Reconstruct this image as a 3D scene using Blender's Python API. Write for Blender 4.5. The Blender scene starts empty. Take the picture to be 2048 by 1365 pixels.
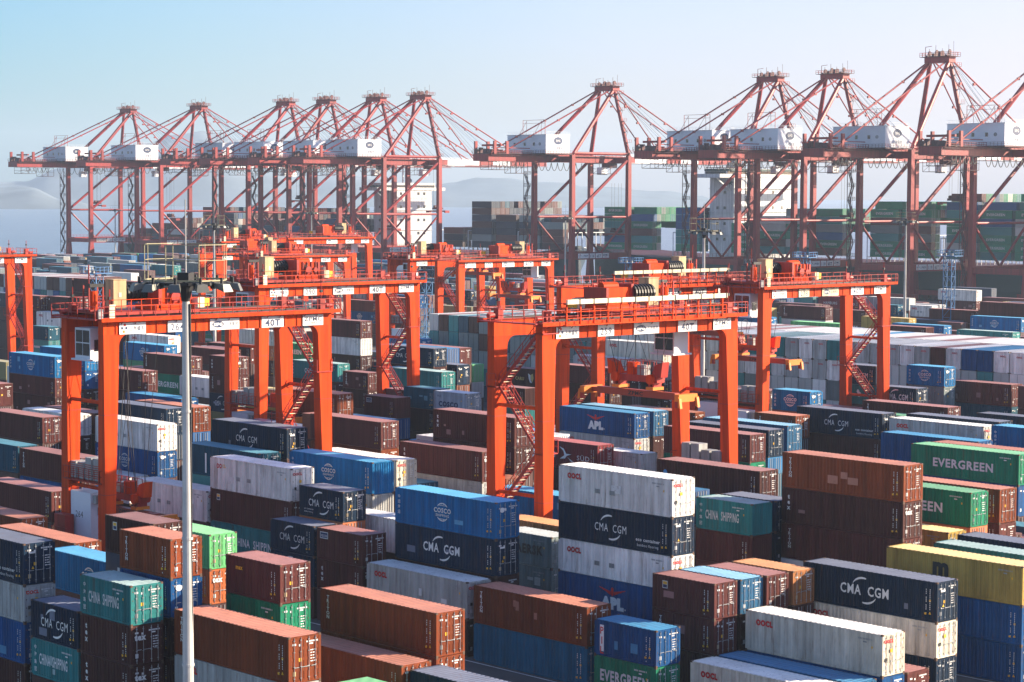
import bpy, bmesh, math, random
from mathutils import Vector, Matrix
random.seed(7)
S = bpy.context.scene
# ------------------------------------------------------------------ camera
YAW, ROLL, FPX, HOR, CAMH = math.radians(42.64), math.radians(0.22), 4326.0, 388.5, 35.3
PITCH = math.atan((682.5 - HOR) / FPX)
fw = Vector((-math.cos(YAW), math.sin(YAW), 0)); rt = Vector((math.sin(YAW), math.cos(YAW), 0)); up = Vector((0, 0, 1))
F = fw * math.cos(PITCH) - up * math.sin(PITCH); U = fw * math.sin(PITCH) + up * math.cos(PITCH)
R = rt * math.cos(ROLL) + U * math.sin(ROLL); U2 = -rt * math.sin(ROLL) + U * math.cos(ROLL)
cd = bpy.data.cameras.new("camera"); cam = bpy.data.objects.new("camera", cd); S.collection.objects.link(cam)
m = Matrix.Identity(4)
for i in range(3):
    m[i][0] = R[i]; m[i][1] = U2[i]; m[i][2] = -F[i]
m[2][3] = CAMH
cam.matrix_world = m
cd.sensor_width = 36; cd.lens = FPX / 2048 * 36; cd.clip_start = 1; cd.clip_end = 60000
S.camera = cam
S.render.resolution_x, S.render.resolution_y = 1024, 682
# ------------------------------------------------------------------ light
SUND = Vector((0.68, 1.0, 0.44)).normalized()          # towards the sun
EL = math.asin(SUND.z); AZ = math.atan2(SUND.x, SUND.y)
W = bpy.data.worlds.new("World"); S.world = W; W.use_nodes = True
nt = W.node_tree; bg = nt.nodes['Background']
sky = nt.nodes.new('ShaderNodeTexSky'); sky.sky_type = 'NISHITA'; sky.sun_disc = False
sky.sun_elevation = EL; sky.sun_rotation = AZ; sky.air_density = 1.2; sky.dust_density = 1.0; sky.ozone_density = 4.0
tcw = nt.nodes.new('ShaderNodeTexCoord'); dotn = nt.nodes.new('ShaderNodeVectorMath'); dotn.operation = 'DOT_PRODUCT'
dotn.inputs[1].default_value = (rt.x, rt.y, 0)
nt.links.new(tcw.outputs['Generated'], dotn.inputs[0])
rmp = nt.nodes.new('ShaderNodeValToRGB'); mrw = nt.nodes.new('ShaderNodeMapRange'); mrw.inputs[1].default_value = -0.45; mrw.inputs[2].default_value = 0.45
nt.links.new(dotn.outputs['Value'], mrw.inputs[0]); nt.links.new(mrw.outputs[0], rmp.inputs[0])
for i_, (p_, c_) in enumerate(((0.0, (1.04, 1.0, 1.06)), (.19, (.44, .90, 1.28)), (.34, (.82, 1.06, 1.38)), (.55, (1.34, 1.18, 1.52)), (.76, (1.48, 1.13, 1.46)), (1.0, (1.25, 1.1, 1.25)))):
    e_ = rmp.color_ramp.elements[0 if i_ == 0 else -1] if i_ in (0, 5) else rmp.color_ramp.elements.new(p_)
    e_.position = p_; e_.color = (*c_, 1)
mxw = nt.nodes.new('ShaderNodeMix'); mxw.data_type = 'RGBA'; mxw.blend_type = 'MULTIPLY'; mxw.inputs[0].default_value = 1
nt.links.new(sky.outputs[0], mxw.inputs[6]); nt.links.new(rmp.outputs[0], mxw.inputs[7]); nt.links.new(mxw.outputs[2], bg.inputs[0]); bg.inputs[1].default_value = 0.064
sd = bpy.data.lights.new("sun", 'SUN'); sd.energy = 5.0; sd.angle = math.radians(0.6); sd.color = (1.0, 0.83, 0.62)
so = bpy.data.objects.new("sun", sd); S.collection.objects.link(so)
so.rotation_euler = (-SUND).to_track_quat('-Z', 'Y').to_euler(); so.location = (0, 0, 200)
S.view_settings.view_transform = 'Standard'; S.view_settings.look = 'None'; S.view_settings.exposure = 1.52; S.view_settings.gamma = 1
S.cycles.max_bounces = 5; S.cycles.volume_bounces = 0; S.cycles.diffuse_bounces = 2; S.cycles.glossy_bounces = 2; S.cycles.volume_step_rate = 4
# ------------------------------------------------------------------ materials
def mat(name, col, rough=0.55, metal=0.0, vary=0.12, rust=0.0, scale=0.5, streak=True, bump=0.0, spec=0.4, dust=None, dustamt=0.0):
    M = bpy.data.materials.new(name); M.use_nodes = True; t = M.node_tree; N = t.nodes; Lk = t.links
    b = N['Principled BSDF']; b.inputs['Roughness'].default_value = rough; b.inputs['Metallic'].default_value = metal
    b.inputs['Specular IOR Level'].default_value = spec
    tc = N.new('ShaderNodeTexCoord'); oi = N.new('ShaderNodeObjectInfo')
    add = N.new('ShaderNodeVectorMath'); add.operation = 'ADD'
    mul = N.new('ShaderNodeVectorMath'); mul.operation = 'SCALE'; mul.inputs[3].default_value = 37.0
    cmb = N.new('ShaderNodeCombineXYZ')
    for i in range(3): Lk.new(oi.outputs['Random'], cmb.inputs[i])
    Lk.new(cmb.outputs[0], mul.inputs[0]); Lk.new(tc.outputs['Object'], add.inputs[0]); Lk.new(mul.outputs[0], add.inputs[1])
    n1 = N.new('ShaderNodeTexNoise'); n1.inputs['Scale'].default_value = scale; n1.inputs['Detail'].default_value = 5; n1.inputs['Roughness'].default_value = 0.65
    Lk.new(add.outputs[0], n1.inputs['Vector'])
    mr = N.new('ShaderNodeMapRange'); mr.inputs[1].default_value = 0.25; mr.inputs[2].default_value = 0.75
    mr.inputs[3].default_value = 1 - vary; mr.inputs[4].default_value = 1 + vary
    Lk.new(n1.outputs[0], mr.inputs[0])
    # per object value shift
    m2 = N.new('ShaderNodeMath'); m2.operation = 'MULTIPLY_ADD'; m2.inputs[1].default_value = 0.30; m2.inputs[2].default_value = -0.15
    Lk.new(oi.outputs['Random'], m2.inputs[0])
    m3 = N.new('ShaderNodeMath'); m3.operation = 'ADD'; Lk.new(mr.outputs[0], m3.inputs[0]); Lk.new(m2.outputs[0], m3.inputs[1])
    hv = N.new('ShaderNodeHueSaturation'); hv.inputs['Color'].default_value = (*col, 1); Lk.new(m3.outputs[0], hv.inputs['Value'])
    cur = hv.outputs[0]
    if dustamt > 0:
        n4 = N.new('ShaderNodeTexNoise'); n4.inputs['Scale'].default_value = 0.35; n4.inputs['Detail'].default_value = 6
        Lk.new(add.outputs[0], n4.inputs['Vector'])
        r4 = N.new('ShaderNodeMapRange'); r4.inputs[1].default_value = 0.3; r4.inputs[2].default_value = 0.7; r4.inputs[3].default_value = dustamt * 0.5; r4.inputs[4].default_value = dustamt * 1.3
        Lk.new(n4.outputs[0], r4.inputs[0])
        x = N.new('ShaderNodeMix'); x.data_type = 'RGBA'; Lk.new(r4.outputs[0], x.inputs[0]); Lk.new(cur, x.inputs[6]); x.inputs[7].default_value = (*(dust or (.5, .45, .4)), 1)
        cur = x.outputs[2]
    if rust > 0 and streak:
        mp5 = N.new('ShaderNodeMapping'); mp5.inputs['Scale'].default_value = (2.1, 2.1, .10); Lk.new(add.outputs[0], mp5.inputs[0])
        n5 = N.new('ShaderNodeTexNoise'); n5.inputs['Scale'].default_value = 1.0; n5.inputs['Detail'].default_value = 4; Lk.new(mp5.outputs[0], n5.inputs['Vector'])
        r5 = N.new('ShaderNodeMapRange'); r5.inputs[1].default_value = .3; r5.inputs[2].default_value = .7; r5.inputs[3].default_value = .68; r5.inputs[4].default_value = 1.22; Lk.new(n5.outputs[0], r5.inputs[0])
        h5 = N.new('ShaderNodeHueSaturation'); Lk.new(cur, h5.inputs['Color']); Lk.new(r5.outputs[0], h5.inputs['Value']); cur = h5.outputs[0]
    if rust > 0:
        mp = N.new('ShaderNodeMapping'); mp.inputs['Scale'].default_value = (3.2, 3.2, 0.28 if streak else 3.2); Lk.new(add.outputs[0], mp.inputs[0])
        n2 = N.new('ShaderNodeTexNoise'); n2.inputs['Scale'].default_value = 1.0; n2.inputs['Detail'].default_value = 6; n2.inputs['Roughness'].default_value = 0.7
        Lk.new(mp.outputs[0], n2.inputs['Vector'])
        r2 = N.new('ShaderNodeMapRange'); r2.inputs[1].default_value = 0.60 - rust * 0.12; r2.inputs[2].default_value = 0.78; r2.inputs[4].default_value = min(1, 0.5 + rust * .5)
        Lk.new(n2.outputs[0], r2.inputs[0])
        x = N.new('ShaderNodeMix'); x.data_type = 'RGBA'; Lk.new(r2.outputs[0], x.inputs[0]); Lk.new(cur, x.inputs[6]); x.inputs[7].default_value = (0.13, 0.055, 0.025, 1)
        cur = x.outputs[2]
    Lk.new(cur, b.inputs['Base Color'])
    rr = N.new('ShaderNodeMapRange'); rr.inputs[3].default_value = max(0, rough - .12); rr.inputs[4].default_value = min(1, rough + .15); Lk.new(n1.outputs[0], rr.inputs[0]); Lk.new(rr.outputs[0], b.inputs['Roughness'])
    if bump > 0:
        bp = N.new('ShaderNodeBump'); bp.inputs['Strength'].default_value = bump; bp.inputs['Distance'].default_value = 0.05; Lk.new(n1.outputs[0], bp.inputs['Height']); Lk.new(bp.outputs[0], b.inputs['Normal'])
    return M
COL = dict(nv=(.004,.020,.048), nv2=(.025,.13,.26), gy=(.46,.47,.45), bl=(.006,.070,.21), cb=(.004,.135,.33), dk=(.060,.020,.018), br=(.185,.042,.014),
    mr=(.095,.026,.024), tl=(.025,.19,.19), lg=(.12,.42,.16), gn=(.010,.19,.10), ob=(.34,.14,.055), rb=(.008,.115,.21), gm=(.17,.21,.21), wt=(.76,.73,.69),
    cr=(.70,.64,.52), sb=(.02,.10,.20), db=(.010,.075,.12), ye=(.42,.28,.07), ol=(.20,.17,.07), hs=(.21,.028,.035), gb=(.22,.27,.33))
COL['or'] = (.46, .13, .045)
RC = dict(cb=(.07,.32,.52), bl=(.03,.22,.40), sb=(.20,.42,.58), nv=(.13,.15,.21), nv2=(.05,.20,.36), db=(.07,.24,.32), tl=(.34,.46,.45), gn=(.16,.40,.21), lg=(.22,.55,.26), ye=(.74,.55,.25), ol=(.40,.38,.22),  # roof tones: faded paint, with sun and sky brightness put into the colour
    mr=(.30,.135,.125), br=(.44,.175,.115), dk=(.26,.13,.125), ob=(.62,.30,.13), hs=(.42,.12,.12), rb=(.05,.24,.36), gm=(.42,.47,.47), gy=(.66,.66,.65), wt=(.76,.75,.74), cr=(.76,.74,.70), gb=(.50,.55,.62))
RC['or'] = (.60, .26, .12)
MB_, MR_ = {}, {}
for k, c in COL.items():
    light = k in ('wt', 'cr', 'gy', 'gb')
    MB_[k] = mat('paint_' + k, c, 0.5, rust=0.62 if light else 0.36, vary=0.16, spec=.12)
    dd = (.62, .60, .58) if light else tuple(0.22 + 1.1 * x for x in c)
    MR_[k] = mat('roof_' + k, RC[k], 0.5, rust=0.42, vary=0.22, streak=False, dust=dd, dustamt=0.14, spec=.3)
M_CAST = mat('casting', (.10, .055, .035), .7, rust=.5)
M_ROD = mat('galvanised', (.42, .44, .46), .35, metal=.5)
M_DARK = mat('rubber_black', (.012, .012, .013), .45)
M_WHITE = mat('white_paint', (.72, .72, .70), .5, vary=.06)
M_RED = mat('red_paint', (.55, .02, .02), .5, vary=.05)
M_YEL = mat('yellow_paint', (.75, .42, .02), .5, vary=.05)
M_BLK = mat('black_paint', (.02, .02, .022), .5, vary=.05)
M_NAVY = mat('navy_paint', (.01, .03, .10), .5, vary=.05)
M_LBLUE = mat('light_blue_paint', (.05, .30, .60), .5, vary=.05)
M_GOLD = mat('gold_paint', (.55, .45, .15), .5, vary=.05)
M_ORNG = mat('orange_red_steel', (.62, .056, .006), .55, vary=.10, rust=.12, scale=.25, spec=.08)
M_ORD = mat('dark_red_steel', (.36, .020, .012), .5, vary=.2, rust=.15)
M_SPRD = mat('spreader_brown_red', (.30, .040, .018), .5, vary=.2)
M_SPRY = mat('spreader_yellow', (.70, .19, .012), .5, vary=.15)
M_QC = mat('quay_crane_red', (.25, .009, .012), .5, vary=.14, rust=.2, scale=.15)
M_QCD = mat('quay_crane_dark', (.07, .014, .018), .6, vary=.3)
M_HOUSE = mat('house_white', (.66, .69, .74), .5, vary=.05)
M_BEIGE = mat('beige_cabinet', (.48, .35, .18), .5, rust=.15)
M_OLIVE = mat('olive_rail', (.30, .27, .16), .6)
M_SUPER = mat('ship_white', (.60, .62, .64), .5, vary=.1, rust=.2)
M_GLASS = mat('dark_glass', (.01, .02, .03), .08, vary=.05, spec=.8)
M_GREYS = mat('steel_grey', (.30, .31, .31), .5, vary=.15, rust=.2)
M_POLE = mat('pole_concrete_grey', (.50, .495, .475), .55, vary=.16, scale=.8, rust=.15)
M_LBST = mat('blue_steel', (.03, .13, .30), .5)
M_CREAM = mat('cable_tray_cream', (.75, .66, .46), .5, vary=.08, rust=.1)
# ------------------------------------------------------------------ mesh builder
class MB:
    def __init__(s): s.v = []; s.f = []; s.mi = []; s.mats = []
    def m(s, M):
        if M not in s.mats: s.mats.append(M)
        return s.mats.index(M)
    def poly(s, pts, M):
        n = len(s.v); s.v += [tuple(p) for p in pts]; s.f.append(tuple(range(n, n + len(pts)))); s.mi.append(s.m(M))
    def hexa(s, p, M):            # 8 corners: 0-3 bottom ccw, 4-7 top ccw
        n = len(s.v); s.v += [tuple(q) for q in p]; k = s.m(M)
        for q in ((3,2,1,0),(4,5,6,7),(0,1,5,4),(1,2,6,5),(2,3,7,6),(3,0,4,7)):
            s.f.append(tuple(n + i for i in q)); s.mi.append(k)
    def box(s, x0, x1, y0, y1, z0, z1, M):
        s.hexa([(x0,y0,z0),(x1,y0,z0),(x1,y1,z0),(x0,y1,z0),(x0,y0,z1),(x1,y0,z1),(x1,y1,z1),(x0,y1,z1)], M)
    def taper(s, a, b, M):        # a,b = (x0,x1,y0,y1,z)
        s.hexa([(a[0],a[2],a[4]),(a[1],a[2],a[4]),(a[1],a[3],a[4]),(a[0],a[3],a[4]),(b[0],b[2],b[4]),(b[1],b[2],b[4]),(b[1],b[3],b[4]),(b[0],b[3],b[4])], M)
    def bar(s, p, q, w, M, h=None):  # square bar
        p, q = Vector(p), Vector(q); d = (q - p).normalized(); h = h or w
        a = d.cross(Vector((0,0,1)));
        if a.length < 1e-3: a = Vector((1,0,0))
        a.normalize(); b = a.cross(d).normalized(); a *= w / 2; b *= h / 2
        s.hexa([p-a-b, p+a-b, p+a+b, p-a+b, q-a-b, q+a-b, q+a+b, q-a+b], M)
    def tube(s, p, q, r, M, n=8, r2=None, cap=True):
        p, q = Vector(p), Vector(q); d = (q - p).normalized(); r2 = r if r2 is None else r2
        a = d.cross(Vector((0,0,1)))
        if a.length < 1e-3: a = Vector((1,0,0))
        a.normalize(); b = a.cross(d).normalized(); k = s.m(M); i0 = len(s.v)
        for i in range(n):
            t = 2*math.pi*i/n; u = a*math.cos(t) + b*math.sin(t); s.v.append(tuple(p + u*r)); s.v.append(tuple(q + u*r2))
        for i in range(n):
            j = (i+1) % n; s.f.append((i0+2*i, i0+2*j, i0+2*j+1, i0+2*i+1)); s.mi.append(k)
        if cap:
            s.f.append(tuple(i0+2*i for i in range(n))[::-1]); s.mi.append(k); s.f.append(tuple(i0+2*i+1 for i in range(n))); s.mi.append(k)
    def rail(s, p, q, M, h=1.1, step=1.6, t=.05, mid=True):   # handrail
        p, q = Vector(p), Vector(q); n = max(1, int((q-p).length/step)); z = Vector((0,0,h))
        for i in range(n+1):
            c = p.lerp(q, i/n); s.bar(c, c+z, t, M)
        s.bar(p+z, q+z, t, M)
        if mid: s.bar(p+z*.5, q+z*.5, t*.8, M)
    def mesh(s, name):
        me = bpy.data.meshes.new(name); me.from_pydata(s.v, [], s.f)
        for M in s.mats: me.materials.append(M)
        me.polygons.foreach_set('material_index', s.mi); me.update(); return me
    def build(s, name, parent=None, loc=(0,0,0), rz=0):
        return ob(name, s.mesh(name), parent, loc, rz)
def ob(name, me, parent=None, loc=(0,0,0), rz=0):
    o = bpy.data.objects.new(name, me); S.collection.objects.link(o); o.location = loc; o.rotation_euler = (0,0,rz)
    if parent: o.parent = parent
    return o
def tag(o, label, cat, group=None, kind=None):
    if label: o['label'] = label
    if cat: o['category'] = cat
    if group: o['group'] = group
    if kind: o['kind'] = kind
    return o
def root(name, loc, rz, label, cat, group=None): return tag(ob(name, None, None, loc, rz), label, cat, group)
# text -> 2D polygons (centred in x on 0, baseline 0, height of capitals = 1)
_tc = {}
def text2d(s, bold=0.0):
    key = (s, bold)
    if key in _tc: return _tc[key]
    c = bpy.data.curves.new('t', 'FONT'); c.body = s; c.size = 1.0; c.resolution_u = 2; c.space_character = 1.13; c.offset = bold; c.align_x = 'LEFT'
    o = bpy.data.objects.new('t', c); S.collection.objects.link(o); dg = bpy.context.evaluated_depsgraph_get(); dg.update()
    me = bpy.data.meshes.new_from_object(o.evaluated_get(dg)); vs = [(v.co.x, v.co.y) for v in me.vertices]; fs = [tuple(p.vertices) for p in me.polygons]
    bpy.data.objects.remove(o); bpy.data.curves.remove(c); bpy.data.meshes.remove(me)
    if not vs: _tc[key] = ([], [], 0); return _tc[key]
    x0 = min(v[0] for v in vs); x1 = max(v[0] for v in vs); y0 = min(v[1] for v in vs) if ord(s[0]) > 1000 else 0.0; y1 = max(v[1] for v in vs); h = y1 - y0
    if not any(ch.isupper() or ch.isdigit() or ord(ch) > 1000 for ch in s): h = 0.73
    vs = [((x - (x0+x1)/2)/h, (y-y0)/h) for x, y in vs]
    _tc[key] = (vs, fs, (x1-x0)/h); return _tc[key]
class Sheet:                       # flat artwork in (u,v), mapped to a face later
    def __init__(s): s.it = []
    def text(s, t, u, v, h, M, xs=1.0, bold=0.0, w=None, dv=0):
        vs, fs, tw = text2d(t, bold)
        if w and tw: xs = w / (tw * h)
        s.it.append(([(u + a*h*xs, v + b*h + dv*a*h*xs) for a, b in vs], fs, M))
    def rect(s, u0, u1, v0, v1, M, lift=0): s.it.append(([(u0,v0),(u1,v0),(u1,v1),(u0,v1)], [(0,1,2,3)], M))
    def ell(s, u, v, a, b, M, n=20, a0=0, a1=360, ri=0.0):
        P = []; full = (a1 - a0) >= 360
        for i in range(n+1):
            t = math.radians(a0 + (a1-a0)*i/n); P.append((u+a*math.cos(t), v+b*math.sin(t)))
        if ri > 0:
            Q = [(u+(x-u)*(ri if not callable(ri) else ri), v+(y-v)*ri) for x, y in P]
            s.it.append((P+Q, [(i, i+1, n+1+i+1, n+1+i) for i in range(n)], M))
        else: s.it.append((P[:-1] if full else P, [tuple(range(n if full else n+1))], M))
    def crescent(s, u, v, a, b, th, a0, a1, M, n=14):   # tapering arc
        P = []; Q = []
        for i in range(n+1):
            k = i/n; t = math.radians(a0+(a1-a0)*k); w = th*(.15+.85*math.sin(math.pi*min(1, k*.75+.05)))
            P.append((u+(a+w)*math.cos(t), v+(b+w)*math.sin(t))); Q.append((u+a*math.cos(t), v+b*math.sin(t)))
        s.it.append((P+Q, [(i, i+1, n+2+i, n+1+i) for i in range(n)], M))
    def tri(s, u, v, h, M): s.it.append(([(u-h*.55,v),(u+h*.55,v),(u,v+h)], [(0,1,2)], M))
    def mesh(s, name, fn):         # fn(u,v,layer)->xyz
        me = bpy.data.meshes.new(name); V = []; Fs = []; MI = []; mats = []
        for k, (pts, fs, M) in enumerate(s.it):
            if M not in mats: mats.append(M)
            n = len(V); V += [fn(a, b, k) for a, b in pts]
            for q in fs: Fs.append(tuple(n+i for i in q)); MI.append(mats.index(M))
        me.from_pydata(V, [], Fs)
        for M in mats: me.materials.append(M)
        me.polygons.foreach_set('material_index', MI); me.update(); return me
HAZE = 0.00011
IND=[[0, 40, -103.34, 77.04, 5.792, 1, 'br', 'triton', 'd', 'long rust brown container, six stacked white letters, topmost, at left front', 3],
[0, 40, -88.82, 115.79, 2.896, 1, 'cr', 'oocl', 'd', 'long cream container, red letters at one corner, topmost, second from left, at right front', 3],
[0, 40, -104.42, 89.64, 5.487, 1, 'br', 'triton', 'd', 'long rust brown container, six stacked white letters, topmost, centre left front', 3],
[0, 40, -90.67, 124.35, 5.182, 1, 'nv', 'cmab', 'd', 'long navy container, bold white letters between crescents, topmost, by the right edge front', 3],
[0, 40, -108.95, 107.72, 2.896, 1, 'br', 'triton', 'd', 'long rust brown container, six stacked white letters, topmost, at centre front', 3],
[0, 40, -109.35, 116.97, 11.279, 1, 'wt', 'oocl', 'd', 'long white container, red letters at one corner, topmost, centre right foreground', 3],
[0, 40, -101.57, 134.72, 11.584, 1, 'br', 'triton', 'd', 'long rust brown container, six stacked white letters, topmost, at right middle', 3],
[0, 40, -122.32, 111.05, 8.688, 1, 'cb', 'cosco', 'd', 'long bright blue container, white globe emblem, topmost, at centre foreground', 3],
[0, 40, -109.35, 116.97, 8.383, 1, 'nv', 'cmae', 'd', 'long navy container, white crescent logo, under a white one, centre right foreground', 3],
[0, 40, -101.57, 134.72, 8.688, 1, 'dk', 'tex', 'd', 'long dark maroon container, three stacked white letters, under a rust brown one, at right foreground', 3],
[0, 40, -88.44, 131.49, 5.792, 1, 'ye', 'msc', 'd', 'long mustard yellow container, large black letter over waves, topmost, by the right edge foreground', 3],
[0, 40, -108.95, 107.72, 0.0, 1, 'rb', '', 'd', 'long scuffed blue container, under a rust brown one, at centre front', 3],
[0, 40, -122.32, 111.05, 5.792, 1, 'nv', 'cmab', 'd', 'long navy container, bold white letters between crescents, under a bright blue one, at centre foreground', 3],
[0, 20, -116.37, 74.32, 7.773, 0, 'tl', 'china', 'd', 'short teal container, tall narrow white letters, topmost, by the left edge front', 3],
[0, 20, -112.06, 82.89, 8.688, 0, 'mr', 'yel', 'd', 'short dark brown container, small yellow lettering, topmost, at left front', 3],
[0, 40, -122.19, 107.99, 2.896, 1, 'gy', 'oocl', 'd', 'long pale grey container, red letters at one corner, topmost, centre left front', 3],
[0, 20, -116.72, 77.58, 10.364, 0, 'br', 'triton', 'd', 'short rust brown container, six stacked white letters, topmost, at left foreground', 3],
[0, 40, -109.35, 116.97, 5.792, 0, 'wt', 'oocl', 'd', 'long white container, red letters at one corner, under a navy one, centre right foreground', 3],
[0, 20, -101.98, 107.58, 2.591, 0, 'bl', 'pil', 'd', 'short blue container, white upright panel with red letters, topmost, centre right front', 3],
[0, 40, -113.74, 168.12, 8.688, 1, 'gn', 'evg', 'd', 'long green container, wide block white lettering, topmost, by the right edge middle', 3],
[0, 40, -149.08, 111.51, 8.688, 1, 'wt', 'ooclf', 'd', 'long white container, half faded red letters, topmost, at left middle', 3],
[0, 20, -101.89, 113.43, 5.182, 0, 'mr', 'flag', 'd', 'short dark brown container, small yellow and blue plate, topmost, centre right front', 3],
[0, 40, -101.57, 134.72, 5.792, 1, 'mr', 'triton', 'd', 'long dark brown container, six stacked white letters, under a dark maroon one, at right foreground', 3],
[0, 40, -103.03, 85.58, 2.896, 1, 'br', '', 'd', 'long rust brown container, topmost, centre left front', 3],
[0, 20, -116.37, 74.32, 5.182, 0, 'dk', 'tex', 'd', 'short dark maroon container, three stacked white letters, under a teal one, left edge front', 3],
[0, 40, -153.83, 142.04, 10.669, 1, 'mr', 'tex', 'd', 'long dark brown container, three stacked white letters, topmost, second from left, at centre middle', 3],
[0, 40, -151.28, 135.54, 8.078, 1, 'mr', 'tex', 'd', 'long dark brown container, three stacked white letters, topmost, leftmost, at centre middle', 3],
[0, 40, -146.12, 167.89, 7.773, 1, 'mr', '', 'd', 'long dark brown container, topmost, centre right middle', 3],
[0, 40, -148.0, 119.59, 8.688, 1, 'cb', 'cosco', 'c', 'long bright blue container, white globe emblem, topmost, centre left middle', 3],
[0, 40, -90.67, 124.35, 2.591, 0, 'cr', 'oocl', 'd', 'long cream container, red letters at one corner, under a navy one, right edge front', 3],
[0, 40, -121.47, 140.88, 8.688, 1, 'dk', 'dot', 'd', 'long dark maroon container, light blue dot, topmost, centre right middle', 3],
[0, 40, -163.19, 112.47, 5.182, 1, 'wt', 'oocl', 'd', 'long white container, red letters at one corner, topmost, at left foreground', 3],
[0, 20, -112.97, 130.15, 8.078, 0, 'tl', 'china', 'c', 'short teal container, tall narrow white letters, topmost, at right foreground', 3],
[0, 40, -130.51, 74.83, 8.383, 1, 'nv', 'cmae', 'd', 'long navy container, white crescent logo and small eco lettering, topmost, by the left edge foreground', 3],
[0, 40, -187.76, 114.28, 5.792, 1, 'mr', 'triton', 'd', 'long dark brown container, six stacked white letters, topmost, by the left edge middle', 3],
[0, 40, -175.95, 143.32, 8.383, 1, 'mr', 'ysm', 'd', 'long dark brown container, small yellow lettering, topmost, centre left middle', 3],
[0, 40, -88.44, 131.49, 2.896, 1, 'bl', '', 'd', 'long blue container, under a mustard yellow one, by the right edge front', 3],
[0, 40, -88.44, 131.49, -0.0, 1, 'bl', '', 'd', 'long blue container, under a blue one, by the right edge front', 3],
[0, 40, -109.35, 116.97, 2.896, 1, 'bl', 'apl', 'd', 'long blue container, red wing above white letters, under a white one, centre right front', 3],
[0, 40, -162.63, 121.11, 10.364, 1, 'nv', 'cma', 'd', 'long navy container, white crescent logo, topmost, at left middle', 3],
[0, 40, -104.1, 147.12, 8.078, 1, 'gn', 'evg', 'd', 'long green container, wide block white lettering, topmost, by the right edge foreground', 3],
[0, 40, -169.06, 174.49, 7.773, 1, 'bl', 'apl', 'd', 'long blue container, red wing above white letters, topmost, centre right middle', 3],
[0, 40, -191.7, 125.87, 8.078, 1, 'wt', 'oocl', 'd', 'long white container, red letters at one corner, topmost, by the left edge middle', 3],
[0, 40, -172.27, 101.68, 5.182, 1, 'mr', '', 'd', 'long dark brown container, topmost, by the left edge foreground', 3],
[0, 20, -135.33, 108.33, 5.182, 0, 'mr', 'plate', 'd', 'short dark brown container, small blue name plate, topmost, centre left foreground', 3],
[0, 40, -149.08, 111.51, 5.792, 1, 'mr', 'flag', 'd', 'long dark brown container, small yellow and blue plate, under a white one, at left foreground', 3],
[0, 20, -101.89, 113.43, 2.591, 0, 'mr', 'triton', 'd', 'short dark brown container, six stacked white letters, under a dark brown one, centre right front', 3],
[0, 40, -146.81, 190.71, 8.383, 1, 'nv', 'cmae', 'd', 'long navy container, white crescent logo and small eco lettering, topmost, at right middle', 3],
[0, 20, -122.84, 74.4, 5.182, 0, 'nv', 'cma', 'd', 'short navy container, white crescent logo, topmost, by the left edge front', 3],
[0, 20, -141.68, 111.33, 7.773, 0, 'nv', 'cmas', 'd', 'short navy container, white crescent logo, topmost, second from left, centre left foreground', 3],
[0, 40, -88.9, 110.12, 0.0, 1, 'cr', 'oocl', 'd', 'long cream container, red letters at one corner, topmost, leftmost, at right front', 3],
[0, 20, -112.97, 130.15, 5.487, 0, 'mr', '', 'c', 'short dark brown container, under a teal one, centre right foreground', 3],
[0, 40, -191.7, 125.87, 5.182, 1, 'bl', 'cosco', 'd', 'long blue container, white globe emblem, under a white one, by the left edge middle', 3],
[0, 40, -208.25, 121.89, 7.773, 1, 'mr', '', 'd', 'long dark brown container, topmost, leftmost, by the left edge middle', 3],
[0, 40, -201.3, 157.28, 8.688, 1, 'br', '', 'd', 'long rust brown container, topmost, centre left middle', 3],
[0, 20, -122.84, 74.4, 2.591, 0, 'tl', 'china', 'd', 'short teal container, tall narrow white letters, under a navy one, by the left edge front', 3],
[0, 40, -178.01, 208.14, 7.773, 1, 'dk', 'tex', 'd', 'long dark maroon container, three stacked white letters, topmost, at right back', 3],
[0, 40, -161.82, 161.43, 5.792, 1, 'hs', 'hsud', 'd', 'long wine red container, thin white lettering and bird emblem, topmost, at centre middle', 3],
[0, 20, -141.76, 108.32, 5.182, 0, 'nv', 'cma', 'd', 'short navy container, white crescent logo, topmost, leftmost, centre left foreground', 3],
[0, 20, -116.37, 74.32, 2.591, 0, 'dk', 'tex', 'd', 'short dark maroon container, three stacked white letters, under a dark maroon one, left edge front', 3],
[0, 40, -129.47, 83.21, 5.792, 1, 'cb', 'cosco', 'd', 'long bright blue container, white globe emblem, topmost, by the left edge foreground', 3],
[0, 20, -101.98, 107.58, 0.0, 0, 'gn', 'evg', 'd', 'short green container, wide block white lettering, under a blue one, centre right front', 3],
[0, 20, -112.06, 82.89, 5.792, 1, 'gn', 'evg', 'd', 'short green container, wide block white lettering, under a dark brown one, at left front', 3],
[0, 40, -161.82, 117.37, 8.383, 1, 'db', 'wtile', 'd', 'long dark teal container, white square patch, topmost, at left middle', 3],
[0, 40, -88.95, 112.91, 0.0, 1, 'nv2', '', 'd', 'long steel blue container, topmost, at right front', 3],
[0, 40, -131.83, 188.3, 8.383, 1, 'gy', 'oocl', 'd', 'long pale grey container, red letters at one corner, topmost, by the right edge middle', 3],
[0, 40, -160.95, 235.89, 8.078, 1, 'mr', 'sq', 'd', 'long dark brown container, small white square mark, topmost, by the right edge back', 3],
[0, 40, -103.34, 77.04, 2.896, 1, 'gy', 'oocl', 'd', 'long pale grey container red corner letters, under a rust brown one, at left front', 3],
[0, 20, -124.57, 119.13, 5.182, 0, 'gm', 'maersk', 'd', 'short dull grey green container, faded black lettering, topmost, at centre foreground', 3],
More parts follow.
